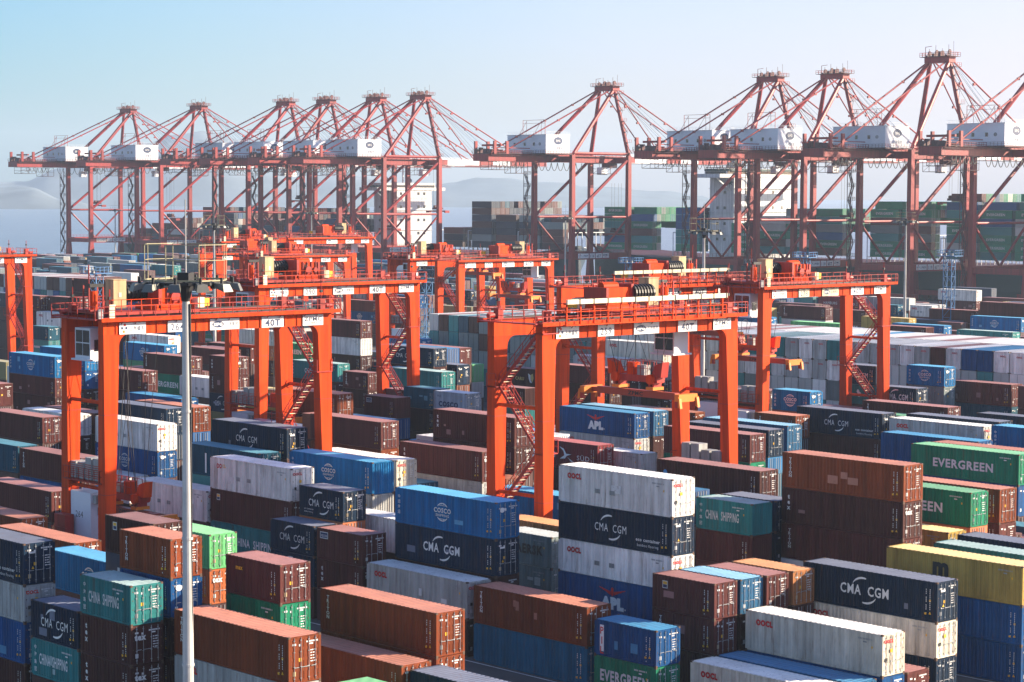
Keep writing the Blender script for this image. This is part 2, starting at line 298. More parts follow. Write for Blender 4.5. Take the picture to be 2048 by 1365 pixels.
[0, 40, -130.51, 74.83, 5.792, 0, 'gy', 'oocl', 'd', 'long pale grey container, red letters at one corner, under a navy one, left edge front', 3],
[0, 40, -104.97, 152.46, 7.773, 1, 'br', '', 'd', 'long rust brown container, topmost, by the right edge foreground', 3],
[0, 40, -134.84, 133.13, 5.487, 1, 'cb', '', 'd', 'long bright blue container, topmost, at centre foreground', 3],
[0, 20, -130.2, 89.92, 7.773, 0, 'lg', '', 'd', 'short light green container, topmost, at left foreground', 3],
[0, 20, -116.72, 77.58, 7.773, 0, 'bl', 'cosco', 'd', 'short blue container, white globe emblem, under a rust brown one, at left front', 3],
[0, 40, -254.43, 150.9, 10.364, 1, 'cb', 'cosco', 'd', 'long bright blue container, white globe emblem, topmost, leftmost, by the left edge back', 3],
[0, 20, -101.52, 121.59, 5.182, 0, 'ob', '', 'd', 'short tan orange container, topmost, at right front', 3],
[0, 20, -122.98, 80.38, 10.364, 0, 'dk', 'flag', 'd', 'short dark maroon container, small yellow and blue plate, topmost, by the left edge foreground', 3],
[0, 40, -127.13, 180.76, 7.773, 1, 'bl', 'apl', 'd', 'long blue container, red wing above white letters, topmost, by the right edge middle', 3],
[0, 40, -227.41, 194.64, 11.279, 0, 'nv', 'cma', 'd', 'long navy container, white crescent logo, topmost, centre left back', 3],
[0, 40, -218.37, 220.21, 7.773, 0, 'mr', '', 'd', 'long dark brown container, topmost, centre right back', 3],
[0, 20, -101.8, 116.11, 5.182, 0, 'sb', '', 'd', 'short pale blue roofed container, topmost, at right front', 3],
[0, 40, -199.83, 132.38, 8.688, 1, 'nv', '', 'd', 'long navy container, topmost, at left middle', 3],
[0, 20, -101.57, 118.71, 5.182, 0, 'mr', '', 'd', 'short dark brown container, topmost, at right front', 3],
[0, 40, -220.4, 190.06, 8.383, 1, 'tl', '', 'd', 'long teal container, topmost, centre left back', 3],
[0, 40, -219.7, 232.77, 10.364, 1, 'cr', 'oocl', 'd', 'long cream container, red letters at one corner, topmost, centre right back', 3],
[0, 40, -130.51, 74.83, 2.896, 1, 'bl', '', 'd', 'long blue container, under a pale grey one, by the left edge front', 3],
[0, 40, -253.62, 164.21, 7.773, 1, 'mr', 'yel2', 'd', 'long dark brown container, small yellow marks, topmost, by the left edge back', 3],
[0, 40, -146.81, 190.71, 5.487, 1, 'mr', 'wtx', 'd', 'long dark brown container, small white lettering, under a navy one, at right middle', 3],
[0, 40, -218.37, 220.21, 5.182, 0, 'dk', '', 'd', 'long dark maroon container, under a dark brown one, centre right back', 2],
[0, 40, -267.68, 181.32, 8.078, 1, 'mr', 'triton', 'd', 'long dark brown container, six stacked white letters, topmost, at left back', 2],
[0, 40, -254.43, 150.9, 7.773, 0, 'mr', '', 'd', 'long dark brown container, under a bright blue one, by the left edge back', 2],
[0, 40, -241.84, 229.97, 5.182, 1, 'dk', 'caru', 'd', 'long dark maroon container, gold lettering and leaf emblem, topmost, at centre back', 2],
[0, 40, -90.72, 86.19, 2.591, 1, 'nv', 'seaco', 'd', 'long navy container, yellow lettering at the corner, topmost, at centre front', 2],
[0, 20, -135.33, 108.33, 2.591, 0, 'mr', 'tex', 'd', 'short dark brown container, three stacked white letters, under a dark brown one, centre left foreground', 2],
[0, 40, -153.83, 142.04, 8.078, 0, 'dk', '', 'd', 'long dark maroon container, under a dark brown one, at centre middle', 2],
[0, 40, -193.19, 123.37, 2.591, 1, 'wt', 'oocl', 'd', 'long white container, red letters at one corner, topmost, by the left edge foreground', 2],
[0, 40, -269.41, 210.64, 5.487, 1, 'tl', 'china', 'd', 'long teal container, tall narrow white letters, topmost, centre left back', 2],
[0, 40, -143.99, 86.91, 5.487, 1, 'br', '', 'd', 'long rust brown container, topmost, second from left, by the left edge foreground', 2],
[0, 20, -203.29, 167.83, 7.773, 0, 'mr', 'plate', 'c', 'short dark brown container, small blue name plate, topmost, centre left middle', 2],
[0, 40, -280.21, 223.91, 11.279, 1, 'mr', '', 'd', 'long dark brown container, topmost, centre left back', 2],
[0, 20, -168.68, 232.02, 10.364, 0, 'cb', 'cosco', 'd', 'short bright blue container, white globe emblem, topmost, by the right edge back', 2],
[0, 40, -147.78, 172.73, 7.773, 1, 'nv', '', 'd', 'long navy container, topmost, at right middle', 2],
[0, 40, -146.37, 202.12, 8.383, 1, 'mr', 'triton', 'd', 'long dark brown container, six stacked white letters, topmost, by the right edge middle', 2],
[0, 40, -153.5, 126.89, 7.773, 1, 'cr', 'oocl', 'd', 'long cream container, red letters at one corner, topmost, centre left middle', 2],
[0, 20, -175.55, 226.51, 10.364, 0, 'nv', 'cmas', 'd', 'short navy container, white crescent logo, topmost, at right back', 2],
[0, 40, -187.76, 114.28, 2.896, 1, 'bl', '', 'd', 'long blue container, under a dark brown one, by the left edge foreground', 2],
[0, 40, -149.38, 177.65, 7.773, 1, 'sb', '', 'd', 'long pale blue roofed container, topmost, at right middle', 2],
[0, 40, -280.21, 223.91, 8.383, 1, 'wt', '', 'd', 'long white container, under a dark brown one, centre left back', 2],
[0, 20, -169.11, 205.31, 8.688, 0, 'cb', 'cosco', 'd', 'short bright blue container, white globe emblem, topmost, at right back', 2],
[0, 40, -149.08, 111.51, 2.896, 1, 'tl', 'china', 'd', 'long teal container, tall narrow white letters, under a dark brown one, at left foreground', 2],
[0, 40, -89.56, 138.94, 5.182, 1, 'tl', '', 'd', 'long teal container, topmost, by the right edge foreground', 2],
[0, 40, -227.55, 137.5, 5.792, 0, 'wt', '', 'd', 'long white container, topmost, by the left edge middle', 2],
[0, 40, -222.74, 229.01, 8.078, 1, 'gy', 'oocl', 'd', 'long pale grey container, red letters at one corner, topmost, centre right back', 2],
[0, 40, -261.99, 160.19, 10.364, 1, 'cb', '', 'd', 'long bright blue container, topmost, by the left edge back', 2],
[0, 40, -90.67, 124.35, -0.0, 0, 'nv', '', 'd', 'long navy container, under a cream one, by the right edge front', 2],
[0, 40, -206.93, 140.74, 7.773, 1, 'br', '', 'd', 'long rust brown container, topmost, at left middle', 2],
[0, 20, -124.57, 119.13, 2.591, 0, 'gm', '', 'd', 'short dull grey green container, under a dull grey green one, at centre front', 2],
[0, 20, -194.51, 171.64, 8.688, 0, 'gb', 'coscot', 'd', 'short slate grey container, large dark letters, topmost, at centre back', 2],
[0, 20, -158.86, 165.07, 5.182, 0, 'gy', 'oocl', 'c', 'short pale grey container, red letters at one corner, topmost, centre right middle', 2],
[0, 20, -130.2, 89.92, 5.182, 0, 'or', 'tex', 'd', 'short orange container, three stacked white letters, under a light green one, at left front', 2],
[0, 20, -241.71, 171.21, 10.364, 0, 'mr', 'tex', 'd', 'short dark brown container, three stacked white letters, topmost, at left back', 2],
[0, 40, -307.94, 226.73, 8.383, 0, 'gy', '', 'd', 'long pale grey container, topmost, at left back', 2],
[0, 20, -223.58, 208.43, 5.182, 0, 'dk', '', 'c', 'short dark maroon container, topmost, at centre back', 2],
[0, 40, -151.28, 135.54, 5.182, 1, 'gy', '', 'd', 'long pale grey container, under a dark brown one, at centre foreground', 2],
[0, 40, -133.77, 114.58, 5.182, 1, 'wt', '', 'd', 'long white container, topmost, centre left foreground', 2],
[0, 40, -248.31, 366.82, 8.078, 1, 'cb', 'cosco', 'd', 'long bright blue container, white globe emblem, topmost, by the right edge far rows', 2],
[0, 20, -167.58, 224.63, 8.078, 0, 'nv', 'cmab', 'd', 'short navy container, bold white letters between crescents, topmost, by the right edge back', 2],
[0, 40, -104.42, 89.64, 2.591, 1, 'br', '', 'd', 'long rust brown container, under a rust brown one, centre left front', 2],
[0, 20, -241.71, 171.21, 7.773, 0, 'mr', 'triton', 'd', 'short dark brown container, six stacked white letters, under a dark brown one, at left back', 2],
[0, 40, -169.35, 177.91, 7.773, 1, 'sb', '', 'd', 'long pale blue roofed container, topmost, centre right middle', 2],
[0, 40, -309.4, 318.75, 11.279, 1, 'mr', '', 'd', 'long dark brown container, topmost, centre right far rows', 2],
[0, 40, -292.33, 359.67, 8.688, 1, 'mr', 'triton', 'd', 'long dark brown container, six stacked white letters, topmost, at right far rows', 2],
[0, 40, -169.06, 174.49, 5.182, 0, 'gy', 'oocl', 'd', 'long pale grey container, red letters at one corner, under a blue one, centre right middle', 2],
[0, 40, -118.41, 187.95, 8.688, 1, 'cb', 'cosco', 'd', 'long bright blue container, white globe emblem, topmost, by the right edge middle', 2],
[0, 40, -201.01, 114.72, 5.792, 1, 'db', '', 'd', 'long dark teal container, topmost, by the left edge middle', 2],
[0, 40, -283.2, 318.75, 10.974, 1, 'gn', '', 'd', 'long green container, topmost, centre right far rows', 2],
[0, 40, -294.17, 194.64, 7.773, 1, 'cb', 'cosco', 'd', 'long bright blue container, white globe emblem, topmost, second from left, by the left edge back', 2],
[0, 40, -357.95, 239.41, 14.474, 1, 'mr', '', 'd', 'long dark brown container, topmost, leftmost, at left far rows', 2],
[0, 40, -89.47, 141.94, 5.487, 1, 'nv', '', 'd', 'long navy container, topmost, by the right edge foreground', 2],
[0, 40, -212.66, 160.94, 8.078, 0, 'ye', '', 'd', 'long mustard yellow container, topmost, at left back', 2],
[0, 20, -175.55, 226.51, 7.773, 0, 'tl', 'pnk', 'd', 'short teal container, pinkish emblem, under a navy one, at right back', 2],
[0, 20, -241.71, 171.21, 5.182, 0, 'nv', 'cma', 'd', 'short navy container, white crescent logo, under a dark brown one, at left middle', 2],
[0, 40, -371.28, 225.91, 11.584, 1, 'mr', 'sq', 'd', 'long dark brown container, small white square mark, topmost, by the left edge far rows', 2],
[0, 40, -254.43, 150.9, 5.182, 0, 'dk', '', 'd', 'long dark maroon container, under a dark brown one, by the left edge middle', 2],
[0, 20, -252.74, 203.35, 5.792, 0, 'mr', 'triton', 'd', 'short dark brown container, six stacked white letters, topmost, centre left back', 2],
[0, 40, -357.95, 239.41, 11.578, 1, 'nv', '', 'd', 'long navy container, under a dark brown one, at left far rows', 2],
[0, 40, -130.51, 74.83, -0.0, 1, 'dk', '', 'd', 'long dark maroon container, under a blue one, by the left edge front', 2],
[0, 20, -155.45, 186.27, 8.078, 0, 'br', 'triton', 'd', 'short rust brown container, six stacked white letters, topmost, at right middle', 2],
[0, 20, -201.37, 172.62, 8.688, 0, 'db', '', 'd', 'short dark teal container, topmost, centre left back', 2],
[0, 40, -357.95, 239.41, 8.682, 1, 'mr', '', 'd', 'long dark brown container, under a navy one, at left far rows', 2],
[0, 40, -369.74, 222.44, 8.688, 1, 'wt', 'oocl', 'd', 'long white container, red letters at one corner, topmost, by the left edge far rows', 2],
[0, 40, -252.91, 177.98, 5.792, 1, 'wt', 'oocl', 'd', 'long white container, red letters at one corner, topmost, second from left, at left back', 2],
[0, 40, -253.81, 377.84, 10.364, 1, 'mr', '', 'd', 'long dark brown container, topmost, second from left, by the right edge far rows', 2],
[0, 40, -187.76, 114.28, -0.0, 1, 'dk', '', 'd', 'long dark maroon container, under a blue one, by the left edge foreground', 2],
[0, 40, -159.42, 91.26, 5.182, 1, 'br', '', 'd', 'long rust brown container, topmost, leftmost, by the left edge foreground', 2],
[0, 20, -114.32, 134.64, 7.773, 0, 'nv', '', 'd', 'short navy container, topmost, at right foreground', 2],
[0, 40, -102.64, 142.07, 5.792, 0, 'ye', '', 'd', 'long mustard yellow container, topmost, by the right edge foreground', 2],
[0, 40, -280.21, 223.91, 5.792, 0, 'dk', '', 'd', 'long dark maroon container, under a white one, centre left back', 2],
[0, 40, -383.69, 224.3, 11.584, 1, 'mr', '', 'd', 'long dark brown container, topmost, leftmost, by the left edge far rows', 2],
[0, 40, -379.1, 287.0, 8.688, 1, 'db', '', 'd', 'long dark teal container, topmost, second from left, at left far rows', 2],
[0, 40, -133.43, 193.42, 8.383, 1, 'nv', '', 'd', 'long navy container, topmost, leftmost, by the right edge middle', 2],
[0, 40, -219.7, 232.77, 7.773, 0, 'gm', '', 'd', 'long dull grey green container, under a cream one, centre right back', 2],
[0, 40, -219.7, 232.77, 5.182, 0, 'dk', '', 'd', 'long dark maroon container, under a dull grey green one, centre right back', 2],
[0, 40, -314.53, 399.22, 8.688, 1, 'hs', 'ham', 'd', 'long wine red container, thin white lettering, topmost, at right far rows', 2],
[0, 40, -379.1, 287.0, 5.792, 1, 'nv', '', 'd', 'long navy container, under a dark teal one, at left far rows', 1],
[0, 40, -261.99, 160.19, 7.773, 0, 'bl', '', 'd', 'long blue container, under a bright blue one, by the left edge back', 1],
[0, 40, -261.99, 160.19, 5.182, 0, 'dk', '', 'd', 'long dark maroon container, under a blue one, by the left edge back', 1],
[0, 40, -216.42, 145.52, 8.078, 0, 'bl', '', 'd', 'long blue container, topmost, at left back', 1],
[0, 40, -180.83, 196.78, 5.487, 1, 'br', '', 'd', 'long rust brown container, topmost, centre right middle', 1],
[0, 40, -405.3, 287.0, 5.182, 1, 'gy', '', 'd', 'long pale grey container, topmost, leftmost, at left far rows', 1],
[0, 20, -168.68, 232.02, 7.773, 0, 'gm', '', 'd', 'short dull grey green container, under a bright blue one, by the right edge back', 1],
[0, 40, -284.8, 204.87, 7.773, 1, 'mr', '', 'd', 'long dark brown container, topmost, second from left, at left back', 1],
[0, 20, -201.37, 172.62, 5.792, 1, 'dk', '', 'd', 'short dark maroon container, under a dark teal one, centre left middle', 1],
[0, 40, -370.75, 239.41, 14.474, 1, 'mr', '', 'd', 'long dark brown container, topmost, third from left, by the left edge far rows', 1],
[0, 40, -275.72, 194.08, 8.383, 0, 'mr', '', 'd', 'long dark brown container, topmost, leftmost, at left back', 1],
[0, 40, -274.05, 387.78, 7.773, 1, 'mr', '', 'd', 'long dark brown container, topmost, leftmost, by the right edge far rows', 1],
[0, 40, -310.22, 236.42, 5.182, 1, 'gn', 'evg', 'd', 'long green container, wide block white lettering, topmost, centre left back', 1],
[0, 40, -333.18, 471.62, 7.773, 1, 'wt', 'oocl', 'd', 'long white container, red letters at one corner, topmost, by the right edge far rows', 1],
[0, 40, -160.95, 235.89, 5.182, 1, 'db', '', 'd', 'long dark teal container, under a dark brown one, by the right edge middle', 1],
[0, 40, -308.72, 205.04, 8.078, 1, 'wt', 'oocl', 'd', 'long white container, red letters at one corner, topmost, leftmost, at left back', 1],
[0, 40, -383.55, 239.41, 14.474, 1, 'mr', '', 'd', 'long dark brown container, topmost, second from left, by the left edge far rows', 1],
[0, 40, -370.75, 239.41, 11.578, 1, 'bl', '', 'd', 'long blue container, under a dark brown one, by the left edge far rows', 1],
[0, 40, -370.75, 239.41, 8.682, 1, 'mr', '', 'd', 'long dark brown container, under a blue one, by the left edge far rows', 1],
[0, 40, -227.55, 137.5, 2.896, 1, 'dk', '', 'd', 'long dark maroon container, under a white one, by the left edge middle', 1],
[0, 40, -389.96, 316.34, 7.773, 0, 'mr', '', 'd', 'long dark brown container, topmost, centre left far rows', 1],
[0, 40, -405.3, 289.75, 8.383, 0, 'br', '', 'd', 'long rust brown container, topmost, at left far rows', 1],
[0, 40, -377.5, 359.67, 7.773, 1, 'hs', 'ham', 'd', 'long wine red container, thin white lettering, topmost, at centre far rows', 1],
[0, 40, -125.29, 122.31, 5.182, 1, 'ob', '', 'd', 'long tan orange container, topmost, at centre foreground', 1],
[0, 40, -418.9, 327.0, 11.584, 1, 'nv', '', 'd', 'long navy container, topmost, leftmost, centre left far rows', 1],
[1, 40, -172.28, 244.17, 11.584, 1, 'bl', 'oocl', 'c', 'end-on blue container, topmost, leftmost, by the right edge back', 1],
[0, 40, -148.0, 119.59, 5.792, 1, 'gy', '', 'c', 'long pale grey container, under a bright blue one, centre left foreground', 1],
[0, 20, -101.89, 113.43, 0.0, 0, 'dk', '', 'd', 'short dark maroon container, under a dark brown one, centre right front', 1],
[0, 40, -305.2, 405.75, 8.688, 1, 'gy', '', 'd', 'long pale grey container, topmost, by the right edge far rows', 1],
[0, 40, -269.41, 210.64, 2.591, 1, 'dk', '', 'd', 'long dark maroon container, under a teal one, centre left back', 1],
[0, 20, -116.72, 77.58, 5.182, 0, 'dk', '', 'd', 'short dark maroon container, under a blue one, at left front', 1],
[1, 40, -169.68, 244.17, 11.584, 1, 'bl', 'oocl', 'c', 'end-on blue container, topmost, second from left, by the right edge back', 1],
[0, 40, -268.17, 356.56, 7.773, 0, 'ye', '', 'd', 'long mustard yellow container, topmost, by the right edge far rows', 1],
[0, 40, -175.95, 143.32, 5.487, 1, 'br', '', 'd', 'long rust brown container, under a dark brown one, centre left middle', 1],
[0, 40, -432.0, 324.25, 10.974, 1, 'gn', '', 'd', 'long green container, topmost, at left far rows', 1],
[0, 40, -267.68, 181.32, 5.182, 1, 'gn', 'evg', 'd', 'long green container, wide block white lettering, under a dark brown one, at left back', 1],
[0, 40, -88.82, 115.79, 0.0, 1, 'bl', '', 'd', 'long blue container, under a cream one, at right front', 1],
[0, 20, -353.0, 208.1, 7.773, 0, 'db', '', 'd', 'short dark teal container, topmost, by the left edge back', 1],
[0, 40, -89.44, 119.41, 0.0, 0, 'mr', '', 'd', 'long dark brown container, topmost, by the right edge front', 1],
[0, 40, -279.86, 236.73, 7.773, 1, 'cb', 'cosco', 'd', 'long bright blue container, white globe emblem, topmost, centre left back', 1],
[1, 40, -185.28, 244.17, 11.584, 1, 'gy', 'oocl', 'c', 'end-on pale grey container, topmost, second from left, by the right edge back', 1],
[1, 40, -174.88, 244.17, 11.584, 1, 'wt', 'oocl', 'c', 'end-on white container, topmost, second from left, by the right edge back', 1],
[0, 40, -178.01, 208.14, 5.182, 0, 'dk', '', 'd', 'long dark maroon container, under a dark maroon one, second from left, centre right middle', 1],
[1, 40, -187.88, 244.17, 11.584, 1, 'gy', 'oocl', 'c', 'end-on pale grey container, topmost, leftmost, by the right edge back', 1],
[0, 40, -382.95, 319.42, 8.688, 0, 'br', '', 'd', 'long rust brown container, topmost, centre left far rows', 1],
[1, 40, -167.08, 244.17, 11.584, 1, 'wt', 'oocl', 'c', 'end-on white container, topmost, third from left, by the right edge back', 1],
[1, 40, -182.68, 244.17, 11.584, 1, 'wt', 'oocl', 'c', 'end-on white container, topmost, leftmost, by the right edge back', 1],
[0, 40, -225.95, 331.15, 7.773, 1, 'tl', 'china', 'd', 'long teal container, tall narrow white letters, topmost, by the right edge back', 1],
[0, 40, -161.82, 161.43, 2.896, 1, 'dk', '', 'd', 'long dark maroon container, under a wine red one, at centre middle', 1],
[0, 20, -223.58, 208.43, 2.591, 0, 'tl', '', 'c', 'short teal container, under a dark maroon one, at centre middle', 1],
[1, 40, -190.48, 244.17, 11.584, 1, 'gy', 'oocl', 'c', 'end-on pale grey container, topmost, fifth from left, at right back', 1],
[0, 40, -418.9, 327.0, 8.688, 1, 'nv', '', 'd', 'long navy container, under a navy one, centre left far rows', 1],
[1, 40, -193.08, 244.17, 11.584, 1, 'gy', 'oocl', 'c', 'end-on pale grey container, topmost, fourth from left, at right back', 1],
[0, 40, -228.27, 199.71, 8.383, 1, 'nv', 'cma', 'd', 'long navy container, white crescent logo, topmost, at centre back', 1],
[0, 40, -418.38, 370.65, 7.773, 0, 'nv', 'cma', 'd', 'long navy container, white crescent logo, topmost, at centre far rows', 1],
[0, 40, -122.32, 111.05, 2.896, 1, 'dk', '', 'd', 'long dark maroon container, under a navy one, at centre foreground', 1],
[0, 40, -383.69, 224.3, 8.688, 1, 'mr', '', 'd', 'long dark brown container, under a dark brown one, leftmost, by the left edge far rows', 1],
[1, 40, -177.48, 244.17, 11.584, 1, 'mr', 'oocl', 'c', 'end-on dark brown container, topmost, by the right edge back', 1],
[0, 40, -370.75, 239.41, 5.786, 1, 'mr', '', 'd', 'long dark brown container, under a dark brown one, by the left edge back', 1],
[1, 40, -195.68, 244.17, 11.584, 1, 'tl', 'oocl', 'c', 'end-on teal container, topmost, fourth from left, at right back', 1],
[1, 40, -180.08, 244.17, 11.584, 1, 'gy', 'oocl', 'c', 'end-on pale grey container, topmost, third from left, by the right edge back', 1],
[1, 40, -198.28, 244.17, 11.584, 1, 'gy', 'oocl', 'c', 'end-on pale grey container, topmost, third from left, at right back', 1],
[0, 20, -141.76, 108.32, 2.591, 0, 'nv', 'cma', 'd', 'short navy container, white crescent logo, under a navy one, centre left foreground', 1],
[0, 40, -389.96, 316.34, 5.182, 0, 'bl', 'cosco', 'd', 'long blue container, white globe emblem, under a dark brown one, centre left far rows', 1],
[0, 40, -307.94, 226.73, 2.896, 1, 'dk', '', 'd', 'long dark maroon container, under a orange one, at left back', 1],
[0, 40, -405.3, 287.0, 2.591, 0, 'tl', '', 'd', 'long teal container, under a pale grey one, at left back', 1],
[1, 40, -200.88, 244.17, 11.584, 1, 'wt', 'oocl', 'c', 'end-on white container, topmost, second from left, at right back', 1],
[0, 40, -382.95, 319.42, 2.896, 1, 'dk', '', 'd', 'long dark maroon container, under a dark brown one, centre left back', 1],
[0, 40, -382.95, 319.42, 5.792, 1, 'mr', '', 'd', 'long dark brown container, under a rust brown one, centre left far rows', 1],
[1, 40, -203.48, 244.17, 11.584, 1, 'gy', 'oocl', 'c', 'end-on pale grey container, topmost, second from left, at right back', 1],
[0, 40, -357.95, 239.41, 5.786, 1, 'bl', '', 'd', 'long blue container, under a dark brown one, at left back', 1],
[1, 40, -206.08, 244.17, 11.584, 1, 'tl', 'oocl', 'c', 'end-on teal container, topmost, third from left, at right back', 1],
[0, 40, -244.65, 330.57, 7.773, 1, 'mr', '', 'c', 'long dark brown container, topmost, by the right edge back', 1],
[0, 40, -113.74, 168.12, 5.792, 1, 'bl', '', 'd', 'long blue container, under a green one, by the right edge foreground', 1],
[0, 40, -145.77, 224.1, 5.792, 0, 'nv', '', 'd', 'long navy container, topmost, second from left, by the right edge middle', 1],
[0, 40, -222.74, 229.01, 5.487, 0, 'dk', '', 'd', 'long dark maroon container, under a pale grey one, centre right back', 1],
[0, 40, -317.8, 350.5, 10.669, 0, 'nv', '', 'd', 'long navy container, topmost, centre right far rows', 1],
[0, 40, -379.1, 287.0, 2.896, 1, 'gy', '', 'd', 'long pale grey container, under a navy one, centre left back', 1],
[1, 40, -208.68, 244.17, 11.584, 1, 'tl', 'oocl', 'c', 'end-on teal container, topmost, second from left, at right back', 1],
[0, 40, -193.19, 123.37, 0.0, 0, 'dk', '', 'd', 'long dark maroon container, under a white one, by the left edge foreground', 1],
[1, 40, -211.28, 244.17, 11.584, 1, 'tl', 'oocl', 'c', 'end-on teal container, topmost, leftmost, at right back', 1],
[0, 40, -449.3, 379.5, 8.688, 1, 'dk', '', 'd', 'long dark maroon container, topmost, centre left far rows', 1],
[0, 40, -228.0, 140.61, 5.792, 0, 'mr', '', 'd', 'long dark brown container, topmost, second from left, by the left edge middle', 1],
[0, 40, -104.97, 152.46, 5.182, 0, 'mr', '', 'd', 'long dark brown container, under a rust brown one, by the right edge foreground', 1],
[0, 40, -253.62, 164.21, 5.182, 0, 'dk', '', 'd', 'long dark maroon container, under a dark brown one, second, left edge back', 1],
[0, 40, -307.94, 226.73, 5.792, 0, 'or', '', 'd', 'long orange container, under a pale grey one, at left back', 1],
[1, 40, -213.88, 244.17, 11.584, 1, 'wt', 'oocl', 'c', 'end-on white container, topmost, leftmost, at right back', 1],
[0, 40, -480.2, 411.25, 11.279, 1, 'nv', '', 'd', 'long navy container, topmost, second from left, centre left far rows', 1],
[1, 40, -216.48, 244.17, 11.584, 1, 'gy', 'oocl', 'c', 'end-on pale grey container, topmost, leftmost, at right back', 1],
[0, 40, -322.5, 327.0, 11.584, 1, 'dk', '', 'd', 'long dark maroon container, topmost, centre right far rows', 1],
[0, 20, -302.52, 397.97, 7.773, 0, 'db', '', 'd', 'short dark teal container, topmost, by the right edge far rows', 1],
[0, 40, -333.18, 471.62, 5.182, 0, 'mr', 'sq', 'd', 'long dark brown container, small white square mark, under a white one, right edge far rows', 1],
[1, 40, -219.08, 244.17, 11.584, 1, 'gy', 'oocl', 'c', 'end-on pale grey container, topmost, second from left, centre right back', 1],
[0, 40, -497.5, 385.0, 10.974, 1, 'gy', '', 'd', 'long pale grey container, topmost, centre left far rows', 1],
[1, 40, -221.68, 244.17, 11.584, 1, 'mr', 'oocl', 'c', 'end-on dark brown container, topmost, centre right back', 1],
[0, 40, -122.19, 107.99, 0.0, 1, 'dk', '', 'd', 'long dark maroon container, under a pale grey one, at centre front', 1],
[0, 40, -418.4, 287.0, 8.688, 1, 'nv', '', 'd', 'long navy container, topmost, leftmost, at left far rows', 1],
[0, 40, -383.69, 224.3, 5.792, 1, 'dk', '', 'd', 'long dark maroon container, under a dark brown one, leftmost, by the left edge back', 1],
[1, 40, -164.48, 244.17, 11.584, 1, 'wt', 'oocl', 'c', 'end-on white container, topmost, fourth from left, by the right edge back', 1],
[1, 40, -224.28, 244.17, 11.584, 1, 'gy', 'oocl', 'c', 'end-on pale grey container, topmost, leftmost, centre right back', 1],
[0, 40, -118.17, 177.3, 7.773, 1, 'br', '', 'd', 'long rust brown container, topmost, by the right edge middle', 1],
[0, 40, -383.69, 224.3, 2.896, 1, 'dk', '', 'd', 'long dark maroon container, under a dark maroon one, by the left edge back', 1],
[0, 40, -436.2, 379.5, 8.383, 1, 'nv', '', 'd', 'long navy container, topmost, third from left, centre left far rows', 1],
[0, 40, -248.52, 138.75, 7.773, 1, 'mr', '', 'd', 'long dark brown container, topmost, by the left edge back', 1],
[0, 40, -383.55, 239.41, 11.578, 1, 'mr', '', 'd', 'long dark brown container, under a dark brown one, second, left edge far rows', 1],
[0, 20, -252.74, 203.35, 2.896, 1, 'dk', '', 'd', 'short dark maroon container, under a dark brown one, centre left back', 1],
[0, 20, -101.8, 116.11, 2.591, 0, 'dk', '', 'd', 'short dark maroon container, under a pale blue roofed one, at right front', 1],
[0, 40, -219.7, 232.77, 2.591, 0, 'dk', '', 'd', 'long dark maroon container, under a dark maroon one, leftmost, centre right middle', 1],
[0, 40, -212.66, 160.94, 5.487, 0, 'dk', '', 'd', 'long dark maroon container, under a mustard yellow one, at left middle', 1],
[0, 40, -146.12, 167.89, 5.182, 0, 'gn', 'evg', 'd', 'long green container, wide block white lettering, under a dark brown one, centre right middle', 1],
[0, 40, -458.2, 327.0, 10.669, 0, 'mr', '', 'd', 'long dark brown container, topmost, second from left, at left far rows', 1],
[0, 40, -369.74, 222.44, 5.792, 1, 'dk', '', 'd', 'long dark maroon container, under a white one, by the left edge back', 1],
[0, 20, -292.32, 373.19, 7.773, 0, 'dk', '', 'd', 'short dark maroon container, topmost, at right far rows', 1],
[0, 40, -536.8, 358.75, 10.974, 1, 'tl', '', 'd', 'long teal container, topmost, at left far rows', 1],
[0, 40, -388.0, 374.0, 8.078, 1, 'nv', '', 'd', 'long navy container, topmost, at centre far rows', 1],
[0, 40, -241.84, 229.97, 2.591, 0, 'gy', '', 'd', 'long pale grey container, under a dark maroon one, at centre back', 1],
[0, 40, -418.9, 316.0, 8.688, 1, 'nv', '', 'd', 'long navy container, topmost, second from left, at left far rows', 1],
[0, 20, -114.32, 134.64, 5.182, 0, 'nv', '', 'd', 'short navy container, under a navy one, at right foreground', 1],
[1, 40, -198.28, 244.17, 8.688, 1, 'gy', 'oocl', 'c', 'end-on pale grey container, under a pale grey one, second from left, at right back', 1],
[1, 40, -200.88, 244.17, 8.688, 1, 'wt', 'oocl', 'c', 'end-on white container, under a white one, at right back', 1],
[1, 40, -226.88, 244.17, 11.584, 1, 'wt', 'oocl', 'c', 'end-on white container, topmost, second from left, centre right back', 1],
[1, 40, -245.08, 244.17, 11.584, 1, 'gm', 'oocl', 'c', 'end-on dull grey green container, topmost, second from left, centre right back', 1],
[0, 40, -246.01, 337.99, 7.773, 1, 'cb', '', 'd', 'long bright blue container, topmost, by the right edge back', 1],
[1, 40, -247.68, 244.17, 11.584, 1, 'gm', 'oocl', 'c', 'end-on dull grey green container, topmost, leftmost, centre right back', 1],
[0, 20, -116.72, 77.58, 2.591, 0, 'dk', '', 'd', 'short dark maroon container, under a dark maroon one, at left front', 1],
[0, 40, -253.08, 221.98, 8.688, 0, 'mr', '', 'd', 'long dark brown container, topmost, at centre back', 1],
[1, 40, -203.48, 244.17, 8.688, 1, 'gy', 'oocl', 'c', 'end-on pale grey container, under a pale grey one, leftmost, at right back', 1],
[0, 40, -218.37, 220.21, 2.591, 0, 'dk', '', 'd', 'long dark maroon container, under a dark maroon one, at centre middle', 1],
[1, 40, -250.28, 244.17, 11.584, 1, 'gm', 'oocl', 'c', 'end-on dull grey green container, topmost, fourth from left, at centre back', 1],
